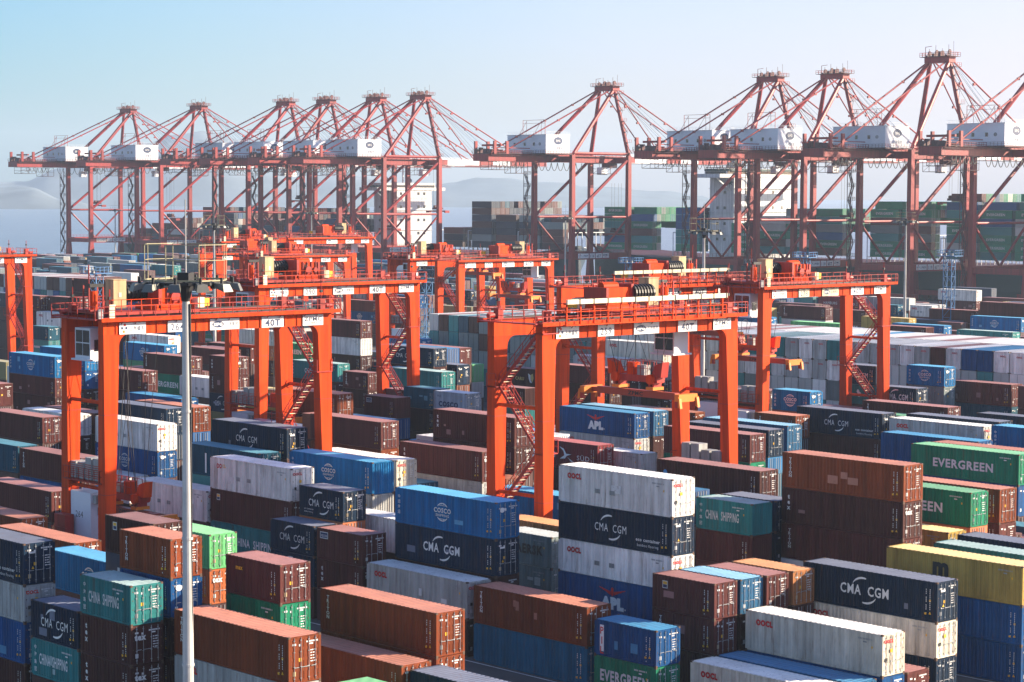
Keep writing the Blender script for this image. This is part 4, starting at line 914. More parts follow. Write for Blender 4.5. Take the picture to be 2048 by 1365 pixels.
0,40,-462.4,353.2,0mr1/2.9mr0/5.49nv1/8.38nv1
0,40,-462.4,358.8,0gy1/2.9db1/5.79cb0/8.38dk1
0,40,-475.5,345,0mr1/2.9db1/5.79gy1/8.69hs1
0,40,-475.5,347.8,0gm0/2.59dk0/5.18db1/8.08cb1
0,40,-475.5,350.5,0mr1/2.9mr0/5.49nv1/8.38gy0/10.97tl1
0,40,-488.6,347.8,0nv1/2.9br0/5.49gm0/8.08gy1/10.97wt1
0,40,-488.6,353.2,0gy1/2.9cb0/5.49mr0/8.08tl0/10.67gy1
0,20,-501.7,345,0ye0/2.59mr0/5.18mr0/7.77mr0/10.36br0
0,40,-501.7,347.8,0nv1/2.9dk0/5.49gy1/8.38dk1
0,40,-501.7,353.2,0gm1/2.9gy0/5.49nv1/8.38gn1
0,40,-514.8,345,0dk0/2.59dk1/5.49db1/8.38br0
0,40,-514.8,347.8,0br0/2.59cb1/5.49mr0/8.08gn1
0,40,-514.8,353.2,0nv1/2.9cb1/5.79br1/8.69nv1
0,40,-536.8,347.8,0mr1/2.9gy1/5.79mr0/8.38mr1/11.28bl1
0,40,-536.8,356,0wt0/2.59gn1/5.49mr0/8.08gy0
0,40,-536.8,358.8,0mr0/2.59gy1/5.49mr0/8.08mr1
0,40,-549.9,353.2,0hs1/2.9ye1/5.79cb0/8.38br1/11.28nv0
0,40,-549.9,358.8,0db1/2.9gn0/5.49ye1/8.38mr1/11.28gm1
0,40,-571.9,345,0gy1/2.9wt0/5.49mr0/8.08nv1/10.97nv1
0,40,-571.9,347.8,0hs1/2.9gy1/5.79ye1/8.69mr1
0,20,-571.9,350.5,0gy0/2.59dk0/5.18bl0/7.77cb0/10.36gy0
0,40,-571.9,353.2,0db1/2.9hs1/5.79gn0/8.38br0
0,40,-571.9,358.8,0wt0/2.59tl1/5.49mr1/8.38mr0/10.97gm0
0,40,-593.9,345,0gy0/2.59hs0/5.18tl0/7.77tl1
0,40,-593.9,347.8,0gy1/2.9mr1/5.79gy1/8.69tl0
0,40,-593.9,353.2,0nv1/2.9mr1/5.79mr1/8.69db1/11.58db1
0,40,-593.9,356,0dk1/2.9ye0/5.49dk1/8.38tl1/11.28br0
0,20,-607,345,0dk0/2.59gn0/5.18ye0/7.77gy0
0,40,-607,356,0db0/2.59gn1/5.49mr1/8.38mr1
0,40,-607,358.8,0mr1/2.9nv1/5.79nv0/8.38db0/10.97mr1
0,40,-620.1,350.5,0br1/2.9dk0/5.49nv0/8.08gy1
0,20,-620.1,353.2,0gy0/2.59db0/5.18gm0/7.77db0
0,20,-620.1,356,0cb0/2.59nv0/5.18bl0/7.77br0/10.36hs0
0,40,-620.1,358.8,0ye1/2.9nv1/5.79br1/8.69ye0/11.28dk1
0,40,-633.2,356,0gm1/2.9wt0/5.49mr1/8.38dk0
0,40,-261.2,387.8,0gm0/2.59gm0/5.18nv1/8.08dk1
0,20,-313.6,376.8,0nv0/2.59mr0/5.18tl0/7.77dk0
0,40,-313.6,379.5,0db0/2.59db1/5.49nv1
0,40,-313.6,382.2,0ye0/2.59br1/5.49bl0/8.08dk0
0,20,-313.6,385,0mr0/2.59dk0/5.18gy0/7.77mr0
0,40,-326.7,376.8,0dk1/2.9br1/5.79mr1/8.69db0
0,20,-326.7,379.5,0bl0/2.59nv0/5.18gy0/7.77gy0
0,40,-326.7,385,0gm0/2.59cb1/5.49tl1/8.38nv0
0,40,-326.7,387.8,0mr1/2.9db1/5.79wt1/8.69bl0
0,20,-361.8,379.5,0mr0/2.59gm0/5.18gy0/7.77nv0
0,40,-361.8,385,0nv1/2.9gn0/5.49nv0/8.08nv1
0,40,-374.9,376.8,0bl0/2.59mr1/5.49hs1/8.38mr1
0,40,-374.9,382.2,0mr1/2.9bl1/5.79hs1/8.69dk1
0,40,-374.9,385,0tl1/2.9db1/5.79nv1/8.69ye1
0,40,-388,374,0gy0/2.59hs1/5.49gm0
0,40,-388,382.2,0mr1/2.9db1/5.79wt1/8.69gy1
0,40,-388,387.8,0mr1/2.9mr1/5.79hs1/8.69ye1
0,20,-401.1,374,0gn0/2.59bl0/5.18db0/7.77mr0/10.36cb0
0,40,-401.1,376.8,0nv1/2.9mr1/5.79mr0/8.38tl0
0,40,-401.1,385,0mr0/2.59nv1/5.49wt1/8.38mr1
0,20,-414.2,385,0wt0/2.59br0/5.18ye0/7.77gy0/10.36nv0
0,40,-414.2,387.8,0br0/2.59db0/5.18dk1
0,40,-436.2,374,0mr1/2.9mr0/5.49tl1
0,40,-436.2,379.5,0cb1/2.9nv1/5.79dk0
0,40,-436.2,382.2,0gn0/2.59mr1/5.49gn1/8.38nv0
0,40,-449.3,376.8,0db1/2.9mr1/5.79nv1
0,40,-449.3,379.5,0gm1/2.9gy1/5.79bl1
0,40,-462.4,387.8,0mr1/2.9db1/5.79ye1
0,40,-497.5,374,0dk1/2.9dk1/5.79mr1/8.69gn1
0,40,-497.5,376.8,0nv1/2.9gy1/5.79nv1/8.69mr1
0,40,-497.5,385,0db0/2.59mr1/5.49mr0/8.08dk1
0,40,-497.5,387.8,0br1/2.9mr1/5.79gm1/8.69gy1
0,40,-510.6,374,0nv1/2.9nv1/5.79mr1/8.69mr1/11.58cb1
0,40,-510.6,376.8,0nv1/2.9br1/5.79bl1/8.69dk1/11.58gy1
0,40,-532.6,374,0gn0/2.59dk0/5.18nv1/8.08bl1
0,40,-545.7,374,0gy1/2.9cb1/5.79mr1/8.69dk0
0,40,-545.7,376.8,0wt1/2.9db1/5.79nv0/8.38cb1
0,40,-558.8,374,0db1/2.9wt1/5.79cb1/8.69dk0
0,40,-558.8,379.5,0mr1/2.9br1/5.79nv1/8.69mr1
0,40,-571.9,387.8,0gy1/2.9tl1/5.79gy1/8.69cb0/11.28nv1
0,40,-585,374,0br0/2.59gy0/5.18hs1/8.08db1/10.97gy1
0,20,-585,382.2,0gy0/2.59db0/5.18mr0/7.77gn0/10.36mr0
0,40,-611.2,376.8,0tl1/2.9dk1/5.79hs1/8.69gm1
0,40,-611.2,382.2,0bl1/2.9bl1/5.79nv0/8.38dk1/11.28db1
0,40,-611.2,385,0dk1/2.9gy0/5.49nv1/8.38db1/11.28mr1
0,40,-624.3,374,0gm1/2.9gy1/5.79db1/8.69mr1/11.58gy0
0,20,-624.3,382.2,0mr0/2.59gy0/5.18cb0/7.77wt0/10.36nv0
0,40,-637.4,387.8,0cb1/2.9nv0/5.49wt0/8.08tl0/10.67nv1
0,40,-650.5,374,0nv1/2.9gy0/5.49wt1/8.38gy1
0,20,-672.5,376.8,0bl0/2.59tl0/5.18nv0/7.77mr0/10.36mr0
0,40,-672.5,382.2,0wt1/2.9bl1/5.79bl1/8.69nv1
0,40,-270.1,411.2,0nv1/2.9nv1/5.79bl1/8.69nv1
0,40,-305.2,403,0mr0/2.59gy0/5.18db1
0,40,-305.2,405.8,0gm1/2.9br1/5.79mr1
0,40,-318.3,403,0mr1/2.9nv0/5.49hs1/8.38nv0
0,40,-318.3,411.2,0nv1/2.9mr1/5.79ye1
0,40,-318.3,414,0db1/2.9mr0/5.49ye1/8.38gm0
0,40,-331.4,403,0mr0/2.59bl1/5.49bl0/8.08tl1
0,20,-357.6,403,0db0/2.59gm0/5.18mr0/7.77mr0
0,40,-418.9,403,0nv1/2.9mr1/5.79hs1/8.69hs0
0,20,-418.9,405.8,0tl0/2.59nv0/5.18gy0/7.77mr0
0,40,-418.9,411.2,0dk0/2.59br1/5.49gy0/8.08tl0
0,20,-418.9,414,0nv0/2.59gy0/5.18nv0/7.77gy0
0,40,-432,411.2,0gy0/2.59ye1/5.49dk0/8.08mr1
0,40,-432,414,0tl1/2.9nv1/5.79br1/8.69wt1
0,40,-445.1,403,0dk1/2.9gn0/5.49cb1
0,40,-445.1,405.8,0hs1/2.9tl0/5.49mr0/8.08gy0
0,40,-445.1,416.8,0wt0/2.59tl1/5.49mr1/8.38db1
0,40,-467.1,403,0nv0/2.59gm1/5.49gy0/8.08db1
0,20,-467.1,411.2,0br0/2.59mr0/5.18mr0/7.77mr0
0,40,-467.1,414,0mr0/2.59bl1/5.49br0/8.08db1
0,20,-467.1,416.8,0mr0/2.59mr0/5.18mr0/7.77dk0
0,20,-480.2,403,0wt0/2.59dk0/5.18nv0/7.77mr0
0,40,-480.2,408.5,0tl1/2.9dk1/5.79hs0/8.38mr0
0,40,-480.2,411.2,0hs1/2.9mr1/5.79nv0/8.38mr1
0,20,-493.3,408.5,0gn0/2.59gy0/5.18tl0/7.77mr0
0,40,-493.3,414,0gy1/2.9hs1/5.79dk0/8.38gy0
0,40,-493.3,416.8,0gy1/2.9nv1/5.79gy1/8.69gy1
0,40,-519.5,403,0wt1/2.9db1/5.79mr1/8.69dk1/11.58dk1
0,40,-519.5,405.8,0nv0/2.59gy0/5.18mr1/8.08tl1
0,40,-519.5,408.5,0db1/2.9br0/5.49wt1
0,40,-519.5,411.2,0dk0/2.59wt1/5.49hs1/8.38mr0
0,20,-532.6,403,0br0/2.59bl0/5.18mr0/7.77wt0
0,40,-532.6,411.2,0db0/2.59gm1/5.49dk0/8.08mr1/10.97wt0
0,40,-532.6,414,0db1/2.9db1/5.79ye0/8.38db1/11.28nv1
0,40,-532.6,416.8,0db1/2.9nv1/5.79gm1/8.69nv1
0,20,-545.7,408.5,0nv0/2.59db0/5.18br0/7.77hs0/10.36wt0
0,40,-545.7,411.2,0hs1/2.9tl1/5.79db0/8.38gm0
0,40,-545.7,414,0db1/2.9hs1/5.79nv0/8.38br0
0,40,-545.7,416.8,0mr1/2.9ye1/5.79nv1/8.69nv1
0,40,-558.8,403,0wt1/2.9br1/5.79gn1/8.69nv1/11.58dk1
0,40,-558.8,408.5,0ye0/2.59mr1/5.49bl0/8.08mr1/10.97nv1
0,40,-558.8,416.8,0gm1/2.9br1/5.79wt1/8.69nv1/11.58mr0
0,40,-580.8,408.5,0mr1/2.9gy1/5.79gy1/8.69hs1
0,40,-580.8,411.2,0mr1/2.9mr1/5.79mr0/8.38mr0/10.97gn0
0,40,-615.9,405.8,0dk1/2.9mr1/5.79bl0/8.38wt1
0,40,-615.9,411.2,0bl1/2.9bl0/5.49dk1/8.38bl1/11.28dk1
0,20,-615.9,414,0mr0/2.59db0/5.18nv0/7.77gm0/10.36mr0
0,40,-629,403,0nv0/2.59gy1/5.49mr1/8.38bl1/11.28cb0
0,40,-629,408.5,0gy1/2.9db1/5.79nv1/8.69nv1
0,40,-629,411.2,0mr0/2.59db1/5.49gy1/8.38mr1
0,40,-629,414,0tl1/2.9dk1/5.79mr1/8.69mr1/11.58cb0
0,40,-642.1,411.2,0nv0/2.59br1/5.49gn1/8.38mr1/11.28dk1
0,40,-642.1,414,0tl1/2.9cb0/5.49wt1/8.38gy1/11.28gn1
0,40,-655.2,411.2,0dk1/2.9mr1/5.79nv1/8.69mr0/11.28mr0
0,20,-681.4,408.5,0ye0/2.59gy0/5.18dk0/7.77gm0/10.36nv0
0,40,-681.4,416.8,0wt1/2.9nv1/5.79gn1/8.69ye1
0,40,-694.5,411.2,0dk1/2.9cb0/5.49nv1/8.38wt1
0,40,-694.5,414,0nv1/2.9db1/5.79ye1/8.69gn1
0,40,-716.5,403,0bl1/2.9cb1/5.79bl1/8.69hs0
0,40,-716.5,411.2,0mr1/2.9gy0/5.49mr1/8.38cb1
0,40,-738.5,414,0mr1/2.9wt1/5.79gn0/8.38cb1
0,20,-291.6,432,0mr0/2.59gy0/5.18bl0/7.77ye0
0,40,-317.8,434.8,0db1/2.9gy1/5.79gy1
0,40,-330.9,445.8,0nv1/2.9mr0/5.49mr1
0,40,-366,443,0mr0/2.59dk1/5.49gy1
0,40,-379.1,432,0gy0/2.59mr1/5.49mr0
0,40,-379.1,437.5,0nv1/2.9ye1/5.79gy0
0,40,-405.3,434.8,0dk0/2.59gm1/5.49gm0
0,20,-405.3,440.2,0nv0/2.59br0/5.18tl0
0,40,-418.4,434.8,0gy0/2.59gy1/5.49nv1
0,40,-440.4,443,0nv1/2.9mr1/5.79db1
0,40,-466.6,437.5,0mr1/2.9hs1/5.79db1/8.69hs1
0,40,-466.6,440.2,0wt0/2.59mr1/5.49db1/8.38gy1
0,40,-479.7,432,0mr1/2.9dk1/5.79mr0/8.38nv1
0,40,-479.7,434.8,0wt0/2.59wt1/5.49mr1/8.38mr1
0,40,-479.7,437.5,0wt1/2.9mr1/5.79tl0/8.38db0
0,40,-479.7,443,0mr1/2.9wt0/5.49ye1/8.38mr0
0,40,-479.7,445.8,0gy0/2.59br0/5.18hs1/8.08nv1
0,40,-501.7,440.2,0gm0/2.59gy1/5.49nv1/8.38gy1
0,40,-501.7,443,0mr0/2.59gm1/5.49nv1/8.38mr1
0,40,-501.7,445.8,0mr0/2.59nv0/5.18tl1/8.08gm1
0,40,-514.8,432,0nv1/2.9br0/5.49dk0/8.08tl1
0,40,-514.8,434.8,0gy0/2.59nv1/5.49mr0/8.08dk1/10.97wt1
0,40,-514.8,443,0gn1/2.9mr1/5.79mr1/8.69mr1
0,40,-527.9,443,0mr1/2.9gm1/5.79mr0/8.38db1
0,40,-554.1,432,0gm1/2.9dk1/5.79mr1/8.69mr1
0,40,-554.1,434.8,0dk0/2.59nv1/5.49gy1/8.38mr1/11.28dk1
0,40,-576.1,434.8,0dk1/2.9nv1/5.79gy0/8.38nv1/11.28nv1
0,40,-576.1,445.8,0nv1/2.9mr1/5.79cb0/8.38hs1/11.28mr1
0,40,-589.2,434.8,0bl1/2.9dk1/5.79hs1/8.69mr0/11.28wt1
0,40,-602.3,434.8,0dk1/2.9tl0/5.49ye1/8.38nv1/11.28mr0
0,40,-602.3,437.5,0hs1/2.9nv0/5.49mr1/8.38dk1/11.28dk1
0,40,-615.4,432,0mr0/2.59gy0/5.18bl1/8.08cb1
0,40,-615.4,434.8,0dk1/2.9nv1/5.79nv1/8.69mr1
0,40,-615.4,440.2,0gy0/2.59ye1/5.49nv1/8.38dk0/10.97ye0
0,40,-628.5,432,0gy1/2.9gy0/5.49dk1/8.38mr1
0,40,-628.5,434.8,0hs1/2.9mr0/5.49gy0/8.08hs0/10.67gy1
0,40,-628.5,437.5,0db1/2.9nv1/5.79gy1/8.69dk0/11.28br0
0,20,-628.5,440.2,0nv0/2.59nv0/5.18mr0/7.77db0/10.36bl0
0,40,-641.6,432,0mr0/2.59mr0/5.18dk1/8.08nv1/10.97mr0
0,20,-641.6,434.8,0nv0/2.59wt0/5.18nv0/7.77wt0/10.36ye0
0,40,-694,432,0db1/2.9nv0/5.49gn1/8.38db1
0,40,-716,434.8,0ye0/2.59nv0/5.18ye1/8.08tl1
0,40,-716,445.8,0gy0/2.59gy1/5.49gy0/8.08hs1
0,40,-729.1,432,0mr0/2.59cb1/5.49nv1/8.38hs1
0,40,-729.1,440.2,0nv1/2.9mr0/5.49ye1/8.38gm1
0,40,-729.1,443,0cb1/2.9wt1/5.79tl1/8.69hs0
0,40,-742.2,432,0dk0/2.59mr1/5.49dk0/8.08mr1
0,40,-742.2,440.2,0mr1/2.9br1/5.79mr0/8.38gy0
0,40,-742.2,445.8,0wt0/2.59cb1/5.49nv0/8.08gm1
0,40,-755.3,437.5,0wt1/2.9mr0/5.49nv0/8.08mr0
0,40,-755.3,440.2,0gn0/2.59nv1/5.49hs0/8.08db1
0,20,-768.4,432,0db0/2.59nv0/5.18mr0/7.77gn0
0,20,-768.4,440.2,0dk0/2.59dk0/5.18db0/7.77nv0
0,20,-781.5,445.8,0bl0/2.59nv0/5.18gn0/7.77dk0
0,40,-467.1,461,0gm0/2.59bl1/5.49nv0
0,20,-493.3,474.8,0nv0/2.59nv0/5.18nv0
0,40,-528.4,461,0nv1/2.9mr1/5.79mr1/8.69gn1
0,40,-528.4,463.8,0db1/2.9dk1/5.79nv0/8.38cb0
0,40,-563.5,461,0gy0/2.59tl1/5.49dk0/8.08gm0
0,40,-563.5,466.5,0db1/2.9dk1/5.79tl0/8.38mr1
0,40,-563.5,469.2,0nv1/2.9hs1/5.79nv1/8.69wt1
0,40,-576.6,461,0br0/2.59db0/5.18nv1/8.08hs1
0,40,-576.6,463.8,0mr0/2.59cb0/5.18dk1/8.08gy1
0,40,-576.6,466.5,0gm1/2.9cb1/5.79mr1/8.69mr0
0,40,-576.6,474.8,0cb0/2.59nv1/5.49gm1/8.38ye1
0,40,-589.7,472,0br1/2.9bl0/5.49db0/8.08wt0
0,40,-720.7,472,0gn1/2.9mr1/5.79nv1/8.69dk0
0,40,-733.8,466.5,0cb0/2.59gn1/5.49br1/8.38gy1
0,40,-746.9,463.8,0mr0/2.59db0/5.18nv1/8.08db0
0,20,-760,461,0br0/2.59br0/5.18dk0/7.77dk0
0,20,-760,463.8,0hs0/2.59gy0/5.18mr0/7.77mr0
0,40,-812.4,463.8,0nv0/2.59nv1/5.49ye1
0,40,-514.8,490,0gy0/2.59ye0/5.18gn1
0,40,-527.9,492.8,0mr1/2.9mr1/5.79gm1
0,40,-541,492.8,0wt0/2.59gy1/5.49nv1
0,40,-541,498.2,0nv1/2.9mr0/5.49mr1
0,40,-554.1,503.8,0mr1/2.9db0/5.49mr0
0,20,-567.2,490,0ye0/2.59tl0/5.18nv0/7.77nv0
0,20,-580.3,492.8,0br0/2.59tl0/5.18mr0/7.77mr0
0,40,-602.3,495.5,0nv0/2.59gy1/5.49nv1/8.38cb1
0,40,-602.3,501,0tl0/2.59mr1/5.49wt1/8.38hs1
0,40,-615.4,501,0tl0/2.59br0/5.18br1/8.08mr0
0,40,-628.5,498.2,0wt1/2.9mr1/5.79hs1/8.69tl1
0,20,-628.5,501,0br0/2.59gm0/5.18nv0/7.77gm0
0,20,-628.5,503.8,0dk0/2.59mr0/5.18gn0/7.77nv0
0,40,-654.7,498.2,0ye1/2.9wt1/5.79nv1/8.69dk1
0,40,-667.8,495.5,0wt1/2.9nv1/5.79db1/8.69bl1
0,40,-680.9,490,0dk1/2.9mr1/5.79gm1/8.69wt0
0,40,-694,495.5,0nv1/2.9dk1/5.79dk1/8.69gm0
0,40,-694,498.2,0wt1/2.9ye0/5.49hs1/8.38dk1
0,40,-707.1,492.8,0dk1/2.9gy1/5.79gn0/8.38gy1
0,40,-733.3,490,0gm1/2.9gm1/5.79br0/8.38mr0
0,40,-746.4,503.8,0db0/2.59gm0/5.18db0/7.77cb0
0,20,-759.5,490,0gm0/2.59gm0/5.18dk0/7.77dk0
0,20,-759.5,498.2,0hs0/2.59tl0/5.18mr0/7.77gn0
0,40,-811.9,495.5,0wt1/2.9nv1/5.79mr1
0,40,-825,492.8,0wt1/2.9gy1/5.79br0
0,40,-838.1,490,0cb0/2.59mr1/5.49db1
0,40,-838.1,501,0gy0/2.59mr1/5.49gy0
0,20,-864.3,495.5,0wt0/2.59hs0/5.18db0"""
# ------------------------------------------------------------------ containers
WID = 2.438
LEN = {40: 12.192, 20: 6.058}
PH = bpy.data.materials.new('slot_body'); PR = bpy.data.materials.new('slot_roof')
def corr(mb, x0, x1, yface, z0, z1, sgn, M, axis='x', pitch=.34, d=.055):
    # corrugated panel: outer crests at yface, valleys d inwards; sgn = outward direction
    n = max(2, round((x1-x0)/pitch)); p = (x1-x0)/n; pts = []
    for i in range(n):
        a = x0 + i*p
        pts += [(a, 0), (a+p*.30, 0), (a+p*.5, -d), (a+p*.8, -d)]
    pts.append((x1, 0)); k = mb.m(M); i0 = len(mb.v)
    for a, o in pts:
        y = yface + sgn*o
        if axis == 'x': mb.v.append((a, y, z0)); mb.v.append((a, y, z1))
        else: mb.v.append((y, a, z0)); mb.v.append((y, a, z1))
    flip = (sgn > 0) == (axis == 'x')
    for i in range(len(pts)-1):
        q = (i0+2*i, i0+2*i+2, i0+2*i+3, i0+2*i+1); mb.f.append(q[::-1] if flip else q); mb.mi.append(k)
def body_mesh(l, h, closed):
    mb = MB(); hl, hw = l/2, WID/2; C = PH
    for sx in (-1, 1):
        for sy in (-1, 1):
            x0, x1 = sorted((sx*hl, sx*(hl-.16))); y0, y1 = sorted((sy*hw, sy*(hw-.16)))
            mb.box(x0, x1, y0, y1, .118, h-.118, C)
            for z in (0, h-.118): mb.box(*sorted((sx*(hl+.003), sx*(hl-.178))), *sorted((sy*(hw+.003), sy*(hw-.162))), z, z+.118, M_CAST)
    for sy in (-1, 1):
        y0, y1 = sorted((sy*(hw-.004), sy*(hw-.06)))
        mb.box(-hl+.178, hl-.178, y0, y1, .03, .19, C); mb.box(-hl+.178, hl-.178, y0, y1, h-.10, h-.02, C)
        corr(mb, -hl+.16, hl-.16, sy*(hw-.012), .19, h-.10, sy, C)
    for sx in (-1, 1):
        x0, x1 = sorted((sx*(hl-.004), sx*(hl-.08)))
        mb.box(x0, x1, -hw+.162, hw-.162, .03, .17, C); mb.box(x0, x1, -hw+.162, hw-.162, h-.13, h-.02, C)
        if sx < 0 or closed: corr(mb, -hw+.16, hw-.16, sx*(hl-.02), .17, h-.13, sx, C, 'y', .27, .05)
    mb.poly([(-hl+.1,-hw+.05,.05),(-hl+.1,hw-.05,.05),(hl-.1,hw-.05,.05),(hl-.1,-hw+.05,.05)], C)
    return mb.mesh('container_body')
def roof_mesh(l, h):
    mb = MB(); hl, hw = l/2, WID/2; n = round((l-.36)/.42); p = (l-.36)/n; k = mb.m(PR)
    pts = []
    for i in range(n):
        a = -hl+.18+i*p; pts += [(a, 0), (a+p*.25, 0), (a+p*.4, .034), (a+p*.85, .034)]
    pts.append((hl-.18, 0)); zb = h-.036
    for a, o in pts: mb.v += [(a, -hw+.05, zb+o), (a, hw-.05, zb+o)]
    for i in range(len(pts)-1): mb.f.append((2*i, 2*i+2, 2*i+3, 2*i+1)); mb.mi.append(k)
    mb.poly([(-hl+.005,-hw+.05,zb),(-hl+.18,-hw+.05,zb),(-hl+.18,hw-.05,zb),(-hl+.005,hw-.05,zb)], PR)
    mb.poly([(hl-.18,-hw+.05,zb),(hl-.005,-hw+.05,zb),(hl-.005,hw-.05,zb),(hl-.18,hw-.05,zb)], PR)
    for sy in (-1, 1):   # drip edge strips beside the rails
        y0, y1 = sorted((sy*(hw-.05), sy*(hw-.004)))
        mb.poly([(-hl+.18,y0,h-.0185),(hl-.18,y0,h-.0185),(hl-.18,y1,h-.0185),(-hl+.18,y1,h-.0185)], PR)
    return mb.mesh('container_roof')
def door_mesh(h, side, seed):
    # one door leaf on the +X end; side -1 = towards -Y. origin at container base centre, x relative to end
    rnd = random.Random(seed*7+side); mb = MB(); hw = WID/2
    y0, y1 = (-hw+.165, -.006) if side < 0 else (.006, hw-.165); z0, z1 = .175, h-.135
    mb.box(-.06, -.030, y0, y1, z0, z1, PH)
    mb.box(-.030, -.012, y0, y0+.07, z0, z1, PH); mb.box(-.030, -.012, y1-.07, y1, z0, z1, PH)
    n = 4; step = (z1-z0)/n
    for i in range(n+1):
        z = z0+i*step; a = max(z0, z-.09); b = min(z1, z+.09)
        mb.hexa([(-.03,y0+.07,a-.0),(-.03,y0+.07,a),(-.03,y1-.07,a),(-.03,y1-.07,a),(-.03,y0+.07,b),(-.03,y0+.07,b),(-.03,y1-.07,b),(-.03,y1-.07,b)], PH) if False else mb.box(-.030, -.013, y0+.07, y1-.07, a, b, PH)
    # hinges, handles
    yo = y0 if side < 0 else y1
    for i in range(4): mb.box(-.012, .006, yo-.03, yo+.03, z0+.25+i*step, z0+.33+i*step, M_CAST)
    # stencilled blocks and placards
    def lay(ya, yb, za, zb, M): mb.poly([(-.009,ya,za),(-.009,yb,za),(-.009,yb,zb),(-.009,ya,zb)], M)
    if side > 0:
        x = y0+.12
        while x < y1-.15:
            w = rnd.uniform(.05, .09); lay(x, x+w, z1-.32, z1-.22, M_WHITE); x += w+.025
        lay(y0+.35, y0+.62, z1-.46, z1-.38, M_WHITE)
        for r in range(5):
            x = y0+.42
            for q in range(2):
                w = rnd.uniform(.08, .22); lay(x, x+w, z0+h*.60-r*.17, z0+h*.60-r*.17+.06, M_WHITE); x += w+.05
    else:
        lay(y0+.14, y0+.40, z1-.42, z1-.30, M_WHITE)
        lay(y0+.62, y0+.76, z1-.50, z1-.36, M_WHITE)
        lay(y0+.16, y0+.38, z0+.30, z0+.58, rnd.choice((M_GREYS, M_BEIGE, M_WHITE)))
        if rnd.random() < .6: lay(y0+.60, y0+.82, z0+h*.40, z0+h*.40+.22, M_YEL)
    return mb.mesh('container_door')
def rod_mesh(h, y):
    mb = MB(); z0, z1 = .13, h-.09
    mb.tube((.022, y, z0), (.022, y, z1), .02, M_ROD, 6)
    for z in (.30, h*.35, h*.66, h-.28): mb.box(-.010, .03, y-.05, y+.05, z, z+.05, M_ROD)
    mb.box(.028, .05, y-.02, y+.34 if y < 0 else y+.02, .98, 1.02, M_ROD) if y < 0 else mb.box(.028, .05, y-.34, y+.02, .98, 1.02, M_ROD)
    return mb.mesh('lock_rod')
_mc = {}
def cached(key, fn, *a):
    if key not in _mc: _mc[key] = fn(*a)
    return _mc[key]
def smallmarks(sh, l, h, M, haz=True):
    rnd = random.Random(int(l*10))
    for u, n in ((l-.62, 11), (l-.95, 13)):     # vertical strings of stencilled marks at the right
        for i in range(n):
            if u < l-.8 and i % 4 == 3: continue
            sh.rect(u-.03, u+.03, h-.55-i*.14-.09, h-.55-i*.14, M if u < l-.7 else M)
    sh.rect(l-.70, l-.54, h-1.45, h-1.30, M_YEL)
    if haz: sh.tri(l-.62, .55, .2, M_YEL); sh.rect(l-1.1, l-.92, .50, .64, M_YEL)
def idtop(sh, l, h, M):
    u = l-2.1
    for i in range(11):
        if i in (4, 10): u += .05
        sh.rect(u, u+.06, h-.52, h-.41, M); u += .105
    sh.rect(l-1.65, l-1.35, h-.72, h-.63, M); sh.rect(l-.95, l-.83, h-1.05, h-.90, M_YEL)
def stack_text(sh, chars, u, ztop, step, hh, M, bold=.02, xs=1.0):
    for i, ch in enumerate(chars): sh.text(ch, u, ztop - i*step - hh, hh, M, bold=bold, xs=xs)
def logo_cma(sh, l, h, M, bold):
    c = l*.47 if l > 8 else l*.50; w = 4.4 if (bold and l > 8) else 3.4; z = h*.38
    sh.text('CMA  CGM', c, z, .72 if bold else .60, M, bold=.022 if bold else 0, w=w)
    rx = 1.35 if l > 8 else 1.15
    zc = z+.34; sh.crescent(c-.05, zc, 1.15, .84, .15, 148, 80, M); sh.crescent(c+.05, zc, 1.15, .84, .15, -32, -100, M)
